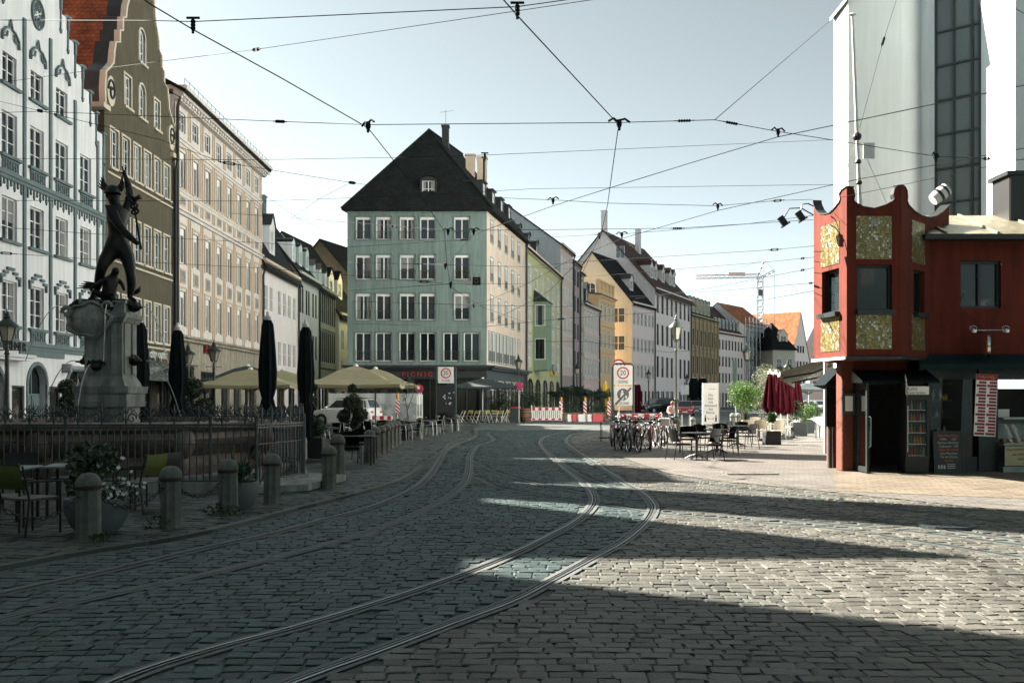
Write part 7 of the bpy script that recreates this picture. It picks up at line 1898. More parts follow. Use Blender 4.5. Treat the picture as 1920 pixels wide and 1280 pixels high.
def kiosk():
    t = thing('kiosk', 'red corner kiosk with gold mosaic oriel and crown-shaped parapet', 'kiosk', (KX,KY,0))
    W = 8.5
    x = lambda px, Y=22.5: X(px,Y)-KX
    # upper wall with the window
    wx0, wx1 = x(1801), x(1877); holes = [(wx0,3.71,wx1-wx0,1.06)]
    w = MB(); facade(w, W, 5.3, holes, .22, x0=.0, z0=2.62); facade(w, x(1737), 2.62, [], .2, z0=2.1); w.quad((W,0,0),(W,5,0),(W,5,5.3),(W,0,5.3)); w.quad((0,.1,2.6),(2.1,5,2.6),(2.1,5,5.3),(0,.1,5.3)); w.quad((2.1,5,0),(W,5,0),(W,5,5.3),(2.1,5,5.3))
    w.quad((0.1,.35,0),(2.1,5,0),(2.1,5,2.7),(.1,.35,2.7))
    w.obj('wall', M['w_red'], t)
    window(t, wx0, 3.71, wx1-wx0, 1.06, dep=.14, cols=2, rows=1, fm='kdark', ft=.055)
    # pillar at the corner, notice box
    MB().bbox(.0,-.02,.04,.27,.4,2.64,.02).obj('corner_pillar', M['w_redrough'], t)
    n = MB().box(-.01,-.08,1.3,.28,-.021,1.78); nb = n.obj('notice_case', M['kdark'], t); MB().box(.05,-.09,1.38,.22,-.081,1.72).obj('notice_sheet', M['signwhite'], nb)
    # oriel: three faces with crowned parapet
    a = Vector((6.91-KX,22.8-KY,0)); b = Vector((7.16-KX,21.3-KY,0)); c = Vector((8.33-KX,21.3-KY,0)); d = Vector((9.37-KX,22.5-KY,0)); e = Vector((10.28-KX,23.42-KY,0))
    def face(p, q, prof, win, pan, mirror=False):
        D = q-p; ln = D.length; D.normalize(); N_ = Vector((D.y,-D.x,0)); T = Matrix(((D.x,-N_.x,0,p.x),(D.y,-N_.y,0,p.y),(0,0,1,0),(0,0,0,1)))
        f = MB(); f.T = T; hs = [(win[0]*ln,win[1],(win[2]-win[0])*ln,win[3]-win[1])] if win else []
        facade(f, ln, 5.6, hs, .2, z0=2.56)
        pts = [(s*ln, z) for s, z in prof]
        f.poly([(0,0,5.6),(ln,0,5.6)]+[(s,0,z) for s,z in reversed(pts)]); f.poly([(0,.16,5.6),(ln,.16,5.6)]+[(s,.16,z) for s,z in reversed(pts)])
        f.obj('oriel_wall', M['w_red'], t)
        cp = MB(); cp.T = T
        for (s0,z0),(s1,z1) in zip(pts, pts[1:]):
            cp.quad((s0,-.025,z0+.004),(s1,-.025,z1+.004),(s1,.19,z1+.004),(s0,.19,z0+.004)); cp.quad((s0,-.025,z0-.02),(s1,-.025,z1-.02),(s1,-.025,z1+.004),(s0,-.025,z0+.004))
        cp.obj('parapet_cap', M['r_metal'], t)
        rz = math.atan2(D.y, D.x)
        if win:
            o = window(t, 0, 0, hs[0][2], hs[0][3], dep=.15, cols=1 if hs[0][2] < .5 else 1, rows=1, fm='kdark', ft=.05, sill='kdark', st=.0)
            pos = T @ Vector((hs[0][0],0,win[1])); o.location = pos; o.rotation_euler = (0,0,rz)
        for s0, s1, z0, z1 in pan:
            g_ = MB().box(0,-.012,0,(s1-s0)*ln,-.001,z1-z0); o = g_.obj('mosaic_panel', M['mosaic'], t); o.location = T @ Vector((s0*ln,0,z0)); o.rotation_euler = (0,0,rz)
        k = MB(); k.T = T; k.box(-.02,-.05,2.5,ln+.02,.2,2.56); k.obj('oriel_sill', M['plwhite'] if win and win[0] == .26 else M['kdark'], t)
    bulb = [(.0,6.2),(.07,6.19),(.13,6.12),(.15,6.0),(.13,5.9),(.17,5.85),(.3,5.77),(.5,5.73)]
    mid = bulb+[(1-s,z+.03) for s,z in reversed(bulb[:-1])]
    lf = [(0,6.2),(.02,6.1),(.1,5.95),(.2,5.85),(.34,5.8),(.5,5.78),(.62,5.82),(.74,5.9),(.8,5.93),(.82,6.0),(.8,6.1),(.86,6.17),(1,6.2)]
    rt_ = [(0,6.23),(.06,6.22),(.1,6.15),(.11,6.03),(.1,5.93),(.13,5.86),(.25,5.77),(.4,5.73),(.55,5.75),(.7,5.84),(.85,6.0),(1,6.22)]
    face(a, b, lf, (.26,3.55,.78,4.5), [(.24,.8,4.6,5.52),(.24,.8,2.7,3.48)])
    face(b, c, mid, (.19,3.55,.83,4.52), [(.17,.82,4.64,5.56),(.17,.82,2.72,3.5)])
    q = (d-c).length/(e-c).length
    face(c, e, rt_, (.24,3.55,.46,4.5), [(.2,.46,4.64,5.56),(.2,.46,2.72,3.5)])
    # underside of the oriel and its roof
    MB().poly([(p.x,p.y,2.5) for p in (a,b,c,d)]+[(0,0,2.5)]).obj('oriel_underside', M['w_red'], t)
    MB().poly([(p.x,p.y,5.6) for p in (a,b,c,e)]+[(e.x,4,5.6),(a.x+1.9,4,5.6)]).obj('oriel_roof', M['r_metal'], t); 
    MB().quad((a.x,a.y,2.56),(a.x+1.9,4.0,2.56),(a.x+1.9,4.0,5.6),(a.x,a.y,5.6)).obj('oriel_side', M['w_red'], t)
    # seam roof over the main part
    r = MB(); x0 = d.x-.1; r.quad((x0,-.35,5.32),(W,-.35,5.32),(W,2.2,6.2),(x0+1.0,2.2,6.2)); r.quad((x0,-.35,5.32),(x0+1.0,2.2,6.2),(x0+1.0,3,6.2),(x0,3,5.32))
    for k in range(7):
        xx = x0+.4+k*1.15; r.bar((xx,-.35,5.35),(xx+.25,2.2,6.22),.05,.05)
    r.obj('seam_roof', M['copper'], t); MB().box(x0-.1,-.42,5.2,W,-.1,5.315).obj('roof_edge', M['r_metal'], t)
    # shopfront
    f = MB(); f.box(.28,-.03,.0,.42,.25,2.1).box(x(1690),-.02,0,x(1700),.25,2.1).box(x(1740),-.02,0,x(1746),.2,2.1).box(x(1833),-.06,0,x(1869),.25,2.35).box(x(1700),-.0,2.1,W,.2,2.62); f.box(x(1746),-.02,0,x(1833),.25,.35); f.box(.42,.3,1.98,x(1690),.4,2.1)
    f.obj('shopfront', M['kdark'], t)
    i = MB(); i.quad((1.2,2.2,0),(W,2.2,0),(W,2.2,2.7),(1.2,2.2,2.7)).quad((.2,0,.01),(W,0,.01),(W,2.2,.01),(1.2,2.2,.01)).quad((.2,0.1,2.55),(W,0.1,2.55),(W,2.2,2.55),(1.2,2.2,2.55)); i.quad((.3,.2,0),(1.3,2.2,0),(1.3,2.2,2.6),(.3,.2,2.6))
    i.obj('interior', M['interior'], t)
    s = MB()
    for z in (.8,1.2,1.6,2.0): s.box(x(1746),1.2,z,x(1830),1.5,z+.03)
    s.obj('shelf', M['wood'], t); MB().box(x(1600),1.6,0,x(1680),1.9,1.0).obj('cabinet', M['wood'], t)
    for k in range(44):
        z = random.choice((.83,1.23,1.63)); xx = U(x(1750),x(1826)); h = U(.1,.26); m = MB(); m.lathe([(.035,0),(.04,h*.6),(.02,h*.75),(.018,h)], 8, (xx,U(1.25,1.4),z)); m.obj('jar', random.choice([M['yellow'],M['plwhite'],M['red'],M['glass_pale'],M['wood'],M['darkcloth'],M['darkcloth']]), t, True)
    pn = MB().quad((x(1746),.1,.35),(x(1833),.1,.35),(x(1833),.1,2.1),(x(1746),.1,2.1)); pn.obj('shop_window', M['clear'], t)
    # open glass door leaf and handle
    dl = thing_part = MB(); dl.box(.3,-.75,.05,.34,-.05,.16).box(.3,-.75,1.9,.34,-.05,2.0).box(.3,-.75,.16,.34,-.67,1.9).box(.3,-.13,.16,.34,-.05,1.9); dd = dl.obj('door', M['kdark'], t)
    MB().quad((.32,-.67,.16),(.32,-.13,.16),(.32,-.13,1.9),(.32,-.67,1.9)).obj('pane', M['clear'], dd); MB().tube([(.36,-.7,.6),(.40,-.7,.62),(.40,-.7,1.25),(.36,-.7,1.27)], .016, 6).obj('handle', M['chrome'], dd); MB().box(.345,-.55,.55,.35,-.25,.95).obj('door_notice', M['signwhite'], dd)
    # door canopy
    m = MB(); m.add([(.2,-.05,2.3),(1.9,-.05,2.3),(1.9,-.75,2.05),(.2,-.75,2.05),(.2,-.05,2.02),(1.9,-.05,2.02),(1.9,-.75,2.0),(.2,-.75,2.0)],[(0,3,2,1),(4,5,6,7),(3,7,6,2)],0); m.add([(.2,-.05,2.3),(.2,-.75,2.05),(.2,-.75,2.0),(.2,-.05,2.02)],[(0,1,2,3)],1); m.obj('door_canopy', [M['blackcloth'],M['zinc']], t)
    # long awning with scalloped valance
    m = MB(); y1 = -.65; m.quad((x(1702),-.03,2.6),(W,-.03,2.6),(W,y1,2.42),(x(1702),y1,2.42)); n = 44; L_ = W-x(1702)
    for k in range(n):
        p, q_ = x(1702)+L_*k/n, x(1702)+L_*(k+1)/n; zz = lambda s: 2.27+.045*abs(math.sin(PI*(s-x(1702))/.3)); m.quad((p,y1,2.42),(q_,y1,2.42),(q_,y1,zz(q_)),(p,y1,zz(p)))
    m.box(x(1702),-.1,2.55,W,.0,2.66); m.obj('awning', M['awncloth'], t)
    # counter on the right
    cx0 = x(1869); m = MB(); m.box(cx0,-.3,.0,W,.3,.15).box(cx0,-.32,.62,W,.3,.67).box(cx0,-.3,1.2,W,.35,1.235).box(cx0,.3,.15,W,.5,1.2); c_ = m.obj('counter', M['zinc'], t)
    MB().quad((cx0+.02,-.3,.67),(W,-.3,.67),(W,-.12,1.2),(cx0+.02,-.12,1.2)).obj('counter_glass', M['clear'], c_); MB().box(cx0+.02,-.33,.17,W,-.301,.6).obj('advert_board', M['cream'], t)
    for k, (s_, dx) in enumerate((('Hier erhalten Sie unser',.06),('das berühmte',.18),('hausgemachte',.3),('Butterbrot',.42))): text(s_, .085, t, (cx0+dx,-.335,.52-k*.1), (R90,-.06,0), M['wood'], .001, align='LEFT', shear=.2)
    m = MB()
    for k in range(16): m.bbox(cx0+.1+k*.12,-.1,.68,cx0+.19+k*.12,.1,.68+U(.04,.09),.015)
    m.obj('pastry', M['pastry'], t); MB().box(cx0+.1,.15,1.24,cx0+.36,.2,1.42).obj('counter_notice', M['signwhite'], t); MB().box(cx0+.1,.9,1.9,cx0+1.4,.95,2.1).obj('price_lamp', M['screen'], t)
    return t
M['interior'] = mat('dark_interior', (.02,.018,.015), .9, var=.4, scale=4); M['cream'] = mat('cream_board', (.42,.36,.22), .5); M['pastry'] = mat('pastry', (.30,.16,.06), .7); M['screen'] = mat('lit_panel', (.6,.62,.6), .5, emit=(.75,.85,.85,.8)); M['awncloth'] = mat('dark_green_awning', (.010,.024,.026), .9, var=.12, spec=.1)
cg = bpy.data.materials.new('clear_glass'); cg.use_nodes = True; n_ = cg.node_tree; gl_ = n_.nodes.new('ShaderNodeBsdfGlossy'); gl_.inputs['Roughness'].default_value = .03; tr_ = n_.nodes.new('ShaderNodeBsdfTransparent'); tr_.inputs[0].default_value = (.8,.86,.85,1); fr_ = n_.nodes.new('ShaderNodeFresnel'); fr_.inputs[0].default_value = 1.45; mx_ = n_.nodes.new('ShaderNodeMixShader')
for a_, b_ in ((fr_.outputs[0],mx_.inputs[0]),(tr_.outputs[0],mx_.inputs[1]),(gl_.outputs[0],mx_.inputs[2]),(mx_.outputs[0],n_.nodes['Material Output'].inputs[0])): n_.links.new(a_, b_)
M['clear'] = cg
kiosk()
# drinks fridge
Y = 22.0; t = thing('drinks_fridge', 'tall black drinks fridge with a white sign on top before the kiosk', 'fridge', (X(1714,Y),Y,0), -.08); w = .25
MB().box(-w,-.2,.05,-w+.03,.25,1.93).box(w-.03,-.2,.05,w,.25,1.93).box(-w+.03,.2,.05,w-.03,.25,1.93).box(-w+.03,-.2,.05,w-.03,.2,.34).box(-w+.03,-.2,1.66,w-.03,.2,1.93).obj('cabinet', M['black'], t)
MB().box(-w,-.212,1.75,w,-.201,1.93).obj('sign_plate', M['signwhite'], t); text('Kalte', .1, t, (-w+.04,-.213,1.875), (R90,0,0), M['black'], .001, align='LEFT'); text('Getränke', .1, t, (-w+.04,-.213,1.79), (R90,0,0), M['black'], .001, align='LEFT')
d = MB().box(-w,-.24,.34,-w+.05,-.201,1.7).box(w-.05,-.24,.34,w,-.201,1.7).box(-w+.05,-.24,.34,w-.05,-.201,.4).box(-w+.05,-.24,1.64,w-.05,-.201,1.7).obj('door', M['black'], t); MB().quad((-w+.05,-.22,.4),(w-.05,-.22,.4),(w-.05,-.22,1.64),(-w+.05,-.22,1.64)).obj('pane', M['clear'], d); MB().tube([(-w+.03,-.26,.5),(-w+.03,-.26,1.5)], .012, 6).obj('handle', M['chrome'], d)
M['btl'] = [mat('bottle_'+n, c, .2) for n, c in (('brown',(.10,.04,.01)),('green',(.03,.12,.04)),('clear',(.30,.34,.34)),('orange',(.5,.2,.03)),('red',(.4,.03,.03)))]
for z in (.42,.67,.92,1.17,1.42):
    MB().box(-w+.05,-.18,z-.015,w-.05,.18,z).obj('shelf', M['steel'], t)
    for k in range(6):
        m = MB(); h = U(.15,.2); m.lathe([(.024,0),(.026,h*.55),(.012,h*.75),(.012,h)], 8, (-w+.09+k*.064,-.13,z)); m.obj('bottle', random.choice(M['btl']), t, True)
# chalkboard
Y = 21.9; t = thing('chalkboard', 'black chalkboard menu leaning against the kiosk window', 'chalkboard', (X(1780,Y),Y,0)); t.rotation_euler = (-.1,0,0)
MB().box(-.3,0,.02,.3,.04,.92).obj('board', M['black'], t); MB().box(-.33,-.01,0,.33,.05,.02).box(-.33,-.01,.92,.33,.05,.95).box(-.33,-.01,.02,-.3,.05,.92).box(.3,-.01,.02,.33,.05,.92).obj('frame', M['shopdark'], t)
M['chalkw'] = mat('white_chalk', (.45,.47,.46), .9); M['chalkr'] = mat('orange_chalk', (.55,.16,.08), .9)
for k, (s_, c_) in enumerate((('Zum Mitnehmen','chalkr'),('Kaffee      2,20','chalkw'),('Espresso Macchiato','chalkw'),('Cappuccino  2,80','chalkw'),('Heisse Schokolade','chalkr'),('Latte Macchiato','chalkw'),('Tee mit Zitrone','chalkw'),('Kuchen','chalkr'))): text(s_, .07 if k else .08, t, (0,-.004,.85-k*.078), (R90,0,0), M[c_], .001, sx=.85, shear=.2)
m = MB()
for k in range(3): m.box(-.24+k*.06,-.004,.12,-.2+k*.06,-.001,.2)
for k in range(3): m.box(-.04,-.004,.13+k*.04,.14,-.001,.145+k*.04)
m.obj('chalk_drawing', M['chalkw'], t)
# price board
Y = 21.75; t = thing('price_board', 'red and white price list hanging from the kiosk awning', 'price list', (X(1846,Y),Y,.84)); t.rotation_euler = (0,.045,0); w = .235; hb = 1.36
MB().box(-w,0,0,w,.02,hb).obj('board', M['signwhite'], t); m = MB(); m.box(-w,-.006,hb-.14,w,-.001,hb)
n = 17; rh = (hb-.17)/n
for k in range(n):
    z = .015+k*rh
    for s in (0,1):
        a = -w+.012+s*w; m.box(a+(.05 if k % 3 else .0),-.005,z+.012,a+w-.024,-.001,z+rh-.008)
m.obj('price_rows', M['pricered'] if 'pricered' in M else M.setdefault('pricered', mat('price_red', (.20,.015,.025), .5)), t); script(t, -.08, -.008, hb-.07, .2, .05, 'yellow', .004, 3); script(t, .1, -.008, hb-.07, .12, .07, 'yellow', .005, 2)
# bracket lamp with thin round sign
t = thing('lamp_bracket', 'chrome lamp bracket with a thin round sign seen edge-on on the red wall', 'wall lamp', (X(1836,22.5),22.5,Zat(622,22.5)))
MB().tube([(0,0,0),(0,-.5,0)], .02, 6).tube([(-.36,-.5,0),(.36,-.5,0)], .018, 6).obj('arm', M['chrome'], t)
for s in (-1,1):
    MB().lathe([(.07,-.03),(.08,.03),(.05,.07),(.02,.08)], 12, (s*.36,-.5,-.02)).tube([(s*.36+.08*math.cos(k*.5),-.5,.04+.06*math.sin(k*.5)) for k in range(9)], .008, 4).obj('lamp_head', M['chrome'], t, True)
    MB().tube([(s*.05,-.4,.0),(s*.5,-.02,.6)], .004, 3).obj('stay_wire', M['wire'], t)
d = MB(); d.T = Matrix.Translation((0,-.42,-.34)) @ Matrix.Rotation(-.36,4,'Z') @ Matrix.Rotation(R90,4,'Y'); d.lathe([(.2,-.03),(.27,-.028),(.27,.028),(.2,.03)], 28); d.obj('round_sign', M['chrome'], t, True)
d = MB(); d.T = Matrix.Translation((0,-.42,-.34)) @ Matrix.Rotation(-.36,4,'Z') @ Matrix.Rotation(R90,4,'Y'); d.lathe([(.2,-.034),(.2,.034)], 24); d.obj('sign_face', M['orange'], t, True)
t = thing('flag', 'small dark white and red flag on a short pole beside the upper window', 'flag', (X(1796,22.5),22.5,Zat(572,22.5))); MB().tube([(0,0,0),(-.06,-.45,.25)], .012, 5).obj('pole', M['steel'], t)
for k, c_ in enumerate(('lampgreen','signwhite','signred')): MB().add([(-.06+.02*k,-.44+.03*k,.2-.13*k),(.0+.02*k,-.3+.03*k,.13-.13*k),(.01+.02*k,-.27+.03*k,-.02-.13*k),(-.05+.02*k,-.41+.03*k,.07-.13*k)],[(0,1,2,3)]).obj('flag_stripe', M[c_], t)
t = thing('banner_flag', 'narrow white advertising flag on a pole beside the drinks fridge', 'flag', (X(1706,21.6),21.6,0)); MB().tube([(.08,.5,1.95),(-.12,-.05,2.18)], .012, 5).obj('pole', M['steel'], t); MB().add([(-.12,-.05,2.18),(.05,.25,2.02),(.06,.3,1.5),(-.06,0,1.62)],[(0,1,2,3)]).obj('cloth', M['signwhite'], t); MB().add([(-.07,.02,1.95),(.0,.14,1.9),(.01,.16,1.7),(-.05,.04,1.76)],[(0,1,2,3)]).obj('print', M['red'], t).location.y -= .01
t = thing('spotlight_arm', 'two dark spotlights on curved arms reaching left from the oriel', 'spotlight', (6.74,22.2,Zat(395,22.2)))
for (p1, p2, p3) in (((-.02,0,.1),(-.3,-.1,.12),(-.36,-.15,-.12)), ((-.02,0,-.1),(-.6,-.15,.02),(-.76,-.2,-.24))):
    MB().tube([p1, ((p1[0]+p2[0])/2,-.05,max(p1[2],p2[2])+.03), p2, p3], .014, 6).obj('arm', M['dark'], t, True); m = MB(); q = Vector(p3); m.bar(q+Vector((-.06,0,.06)), q+Vector((.05,-.02,-.1)), .13, .13); m.bar(q+Vector((.05,-.02,-.1)), q+Vector((.07,-.02,-.13)), .18, .18); m.obj('lamp_head', M['dark'], t)
# things on the kiosk roof
t = thing('antenna_mast', 'leaning white antenna mast on the oriel roof', 'mast', (X(1614,22.6),22.6,5.6)); a = Vector((0,0,0)); b = P(1598,28,22.6)-Vector((X(1614,22.6),22.6,5.6))
MB().tube([a, a.lerp(b,.4), b], [.05,.045,.03], 8).lathe([(.09,0),(.05,.03)], 8, b).obj('pole', M['plwhite'], t); m = MB()
for q, w_ in ((.42,.1),(.2,.07),(.3,.07)): m.ball(a.lerp(b,q), w_, 6)
m.obj('clamp', M['dark'], t); MB().box(.05,-.05,1.5,.3,.0,1.85).obj('junction_box', M['plwhite'], t)
for s in ((-.5,1.0),(.9,-.3)): MB().tube([a.lerp(b,.42), (s[0],.3,0.1 if s[0] > 0 else .5)], .008, 4).obj('stay_wire', M['steel'], t)
t = thing('roof_fan', 'striped drum shaped lamp on the right end of the parapet', 'roof lamp', P(1762,365,22.4)); m = MB(); m.T = Matrix.Rotation(.9,4,'Y'); m.lathe([(.13,-.2),(.16,.0),(.15,.2)], 16); m.obj('drum', M['plwhite'], t, True); m = MB(); m.T = Matrix.Rotation(.9,4,'Y'); m.lathe([(.163,-.06),(.166,.0)], 16); m.lathe([(.16,.1),(.16,.15)], 16); m.obj('band', M['dark'], t, True)
t = thing('roof_box', 'black ventilation box on the kiosk roof at the frame edge', 'ventilation box', P(1905,400,24)); MB().bbox(-.2,-.1,-.3,1.5,.8,.95,.03).obj('casing', M['black'], t); MB().box(-.28,-.15,.9,1.6,.85,1.0).obj('lid', M['dark'], t)
# side awnings beyond the kiosk
t = thing('awning', 'dark olive retractable awning reaching over the plaza behind the kiosk', 'awning', (0,30,0)); O = Vector((0,30,0)); m = MB(); q = [P(1560,671,30)-O, P(1463,700,31)-O, P(1490,717,37)-O, P(1560,691,38)-O]; up = Vector((0,0,.05)); m.poly(q).poly([v+up for v in q])
for i in range(4): m.quad(q[i], q[(i+1)%4], q[(i+1)%4]+up, q[i]+up)
m.quad(q[1], q[2], q[2]-Vector((0,0,.2)), q[1]-Vector((0,0,.2))); m.obj('cloth', M['olivecloth'] if 'olivecloth' in M else M.setdefault('olivecloth', mat('olive_awning_cloth', (.055,.06,.032), .85)), t)
for k in (.2,.75): a_ = q[0].lerp(q[3],k)-Vector((0,0,.15)); b_ = q[1].lerp(q[2],k)-Vector((0,0,.08)); MB().tube([a_, (a_+b_)/2-Vector((0,.6,.05)), b_], .03, 6).obj('folding_arm', M['dark'], t)
MB().tube([q[0]-Vector((.2,0,0)), Vector((q[0].x-.2,q[0].y,0))], .06, 8).obj('post', M['plwhite'], t)
t = thing('side_awning', 'black side awning and curtain at the kiosk corner', 'awning', (7.15,24,0)); MB().add([(.6,-.6,2.4),(.62,.4,2.4),(.2,-.6,1.98),(.22,.4,1.98),(.6,-.6,1.85),(.62,.4,1.85)],[(0,1,3,2),(0,2,4),(1,5,3),(2,3,5,4)]).obj('cloth', M['blackcloth'], t); MB().box(.3,-.4,1.0,.58,-.3,2.05).obj('curtain', M['blackcloth'], t); MB().box(.36,-.42,0,.43,-.3,1.0).box(.47,-.42,0,.56,-.3,1.0).obj('post', M['dark'], t)

# ================================================================ church
M['w_church'] = mat('chalk_white_render', (.70,.76,.75), .9, var=.06, scale=.35, bump=.2, bscale=18, streak=.05, spec=.1)
M['leadglass'] = glassmat('church_glass', (.10,.14,.138), .3, .3)
t = thing('church', 'tall white church wall with buttresses and a high barred window', 'church', (11.2,33,0)); O = Vector((11.2,33,0)); HT = 30
pl = [(X(1563,37),37),(X(1590,35.2),35.2),(X(1690,34.9),34.9),(X(1727,34.9),34.9),(X(1755,34.2),34.2)]
pr = [(X(1838,33.2),33.2),(X(1904,30.9),30.9),(X(1904,30.9)+2.6,30.2),(X(1904,30.9)+2.9,32.5),(X(1904,30.9)+9,30)]
w = MB(); L3 = lambda p, z: (p[0]-O.x, p[1]-O.y, z)
for i, (p, q) in enumerate(zip(pl, pl[1:])):
    z0, z1 = (15.85,15.85) if i == 0 else ((15.85,17.3) if i == 1 else (HT,HT)); w.poly([L3(p,0),L3(q,0),L3(q,z1),L3(p,z0)])
for p, q in zip(pr, pr[1:]): w.quad(L3(p,0),L3(q,0),L3(q,HT),L3(p,HT))
w.quad(L3(pl[-1],0),L3(pr[0],0),L3(pr[0],5.9),L3(pl[-1],5.9)); w.quad(L3(pl[0],0),L3((27,62),0),L3((27,62),15.8),L3(pl[0],15.85)); w.quad(L3((pl[2][0],35.0),14),L3((32,62),14),L3((32,62),HT),L3((pl[2][0],35.0),HT))
w.obj('wall', M['w_church'], t)
c = MB(); A = [L3((pl[0][0]-.15,pl[0][1]),15.8), L3((pl[1][0]-.1,pl[1][1]-.18),15.8), L3((pl[2][0],pl[2][1]-.18),17.3), L3((pl[2][0]+1.2,37.6),18.2), L3((pl[0][0]+.7,38.4),16.1)]
c.poly([A[0],A[1],A[2],A[3],A[4]]); c.quad(A[0],A[1],(A[1][0],A[1][1],A[1][2]-.14),(A[0][0],A[0][1],A[0][2]-.14)); c.quad(A[1],A[2],(A[2][0],A[2][1],A[2][2]-.14),(A[1][0],A[1][1],A[1][2]-.14)); c.obj('buttress_cap', M['zinc'], t)
p4, p5 = Vector(pl[-1]), Vector(pr[0]); dr_ = (p5-p4).normalized(); W_ = (p5-p4).length; rzw = math.atan2(dr_.y, dr_.x); g = MB()
for q in (0,.42,.83,1): g.box(W_*q-.035,-.05,5.9,W_*q+.035,.02,HT)
for k in range(22): z = 6.0+k*1.17; g.box(0,-.06,z-.03,W_,.02,z+.03)
wi = g.obj('window', M['kdark'], t, False, (p4.x-O.x,p4.y-O.y,0), rzw); MB().quad((0,0,5.9),(W_,0,5.9),(W_,0,HT),(0,0,HT)).obj('pane', M['leadglass'], wi); MB().prism([(-.3,5.7),(.05,5.95),(.05,5.6)], 0, W_, 'x').obj('window_sill', M['w_church'], t, False, (p4.x-O.x,p4.y-O.y,0), rzw)
# ================================================================ overhead wires
GW = 'overhead tram wires'
def turnbuckle(par, c, d, s=1.0, long=False):
    m = MB(); d = Vector(d).normalized(); n = d.cross(Vector((0,0,1))); n = n.normalized() if n.length > .01 else Vector((1,0,0)); z = n.cross(d)
    L_ = .13*s
    for k in (-1,1): m.tube([c-d*L_+z*k*.03*s, c+d*L_+z*k*.03*s], .011*s, 5)
    for k in (-1,1): m.ball(c+d*L_*k, .035*s, 6); m.tube([c+d*L_*k, c+d*L_*2.2*k], .013*s, 5)
    m.obj('turnbuckle', M['wire'], par)
def insulator(par, c, d, s=1.0):
    m = MB(); d = Vector(d).normalized()
    for k in range(-2,3): m.ball(c+d*.07*k*s, .04*s, 6)
    m.tube([c-d*.28*s, c+d*.28*s], .014*s, 5); m.obj('insulator', M['wire'], par)
def clamp(par, c, d, s=1.0):
    m = MB(); d = Vector((d[0],d[1],0)).normalized()
    m.tube([c-d*.17*s+Vector((0,0,.01)), c-d*.09*s+Vector((0,0,.055)), c, c+Vector((0,0,.03)), c+d*.09*s+Vector((0,0,.055)), c+d*.17*s+Vector((0,0,.01))], [.018*s]*6, 5)
    m.tube([c+Vector((0,0,.04)), c-Vector((0,0,.03*s)), c-Vector((0,0,.09*s))], [.035*s,.045*s,.02*s], 7); m.ball(c-Vector((0,0,.1*s)), .025*s, 6)
    m.obj('wire_clamp', M['wire'], par)
def hanger(par, c, s=1.0):
    m = MB()
    for k in range(3): m.ball(c-Vector((0,0,.045*k*s)), .035*s, 6)
    m.tube([c+Vector((-.09*s,0,.05*s)), c+Vector((.09*s,0,.05*s))], .018*s, 5); m.tube([c+Vector((0,0,.06*s)), c-Vector((0,0,.16*s))], .02*s, 5); m.obj('insulator', M['wire'], par)
def wire(label, pts, r=.008, col='wire', hw=(), sagn=1):
    q = [P(*p) for p in pts]; o = q[0]; t = thing('overhead_wire', label, 'wire', o, 0, GW)
    m = MB(); m.tube([v-o for v in q], r*.85, 5); m.obj('cable', M[col], t)
    for kind, px, s in hw:
        for a, b, pa, pb in zip(q, q[1:], pts, pts[1:]):
            if min(pa[0],pb[0]) <= px <= max(pa[0],pb[0]) and pa[0] != pb[0]:
                # find the point on the segment that projects to px
                lo, hi = 0.0, 1.0; f = lambda k: 960+F*a.lerp(b,k).x/a.lerp(b,k).y
                up = f(1) > f(0)
                for _ in range(30):
                    md = (lo+hi)/2
                    if (f(md) < px) == up: lo = md
                    else: hi = md
                c = a.lerp(b, lo)-o; d = b-a
                dict(t=turnbuckle, i=insulator, c=clamp)[kind](t, c, d, s*.68) if kind != 'h' else hanger(t, c, s*.75)
                break
    return t
hy = lambda y, z=5.5: (z-H)*F/(HZ-y)
wire('thick contact wire sweeping from the upper left to the green corner house', [(-4641,-2846,2),(250,-14,hy(-14)),(285,10,hy(10)),(362,56,hy(56)),(530,148,hy(148)),(690,240,hy(240)),(728,288,hy(288)),(782,357,hy(357)),(833,433,hy(433)),(838,495,hy(495)),(845,538,hy(538)),(905,576,hy(576)),(985,604,hy(604)),(1075,622,hy(622))], .0085)
wire('thick contact wire from the top centre down to the gabled houses', [(400,-2846,2),(930,-16,hy(-16)),(975,35,hy(35)),(1160,234,hy(234)),(1150,305,hy(305)),(1139,385,hy(385)),(1128,434,hy(434)),(1108,478,hy(478)),(1088,520,hy(520))], .0085)
wire('long contact wire falling from the church to the green corner house', [(3138,-51,9),(1990,142,hy(142)),(1920,160,hy(160)),(1458,257,hy(257)),(1300,304,hy(304)),(1135,355,hy(355)),(1037,386,hy(386)),(905,433,hy(433)),(882,446,hy(446)),(840,496,hy(496))], .008)
wire('contact wire from the oriel parapet falling left to the lime green house', [(2697,191,12.9),(1990,262,hy(262)),(1920,278,hy(278)),(1600,338,hy(338)),(1345,395,hy(395)),(1166,447,hy(447)),(1060,492,hy(492)),(985,534,hy(534)),(850,590,hy(590))], .008)
wire('contact wire curving low before the lime green house front', [(1075,500,30),(1030,545,35),(985,570,40),(905,610,52)], .009)
wire('highest span wire with two hanging insulators near the top edge', [(-60,38,22),(285,39,12),(362,41,10.2),(970,13,9.7),(1120,-8,9.3),(3600,-420,8.2)], .006, hw=(('h',362,1.0),('h',970,1.0)))
wire('pale span wire with a turnbuckle rising to the top edge', [(-20,158,30),(200,128,22),(480,93,14),(962,22,11),(1150,-6,10),(3000,-330,9)], .0055, hw=(('t',480,1.0),))
wire('thin span wire from the white gable down to the corner house roof', [(-10,188,30),(75,208,26),(300,262,24),(415,304,24),(655,342,26),(700,348,28)], .007, hw=(('i',75,1.6),('t',430,1.4),('i',660,1.6)))
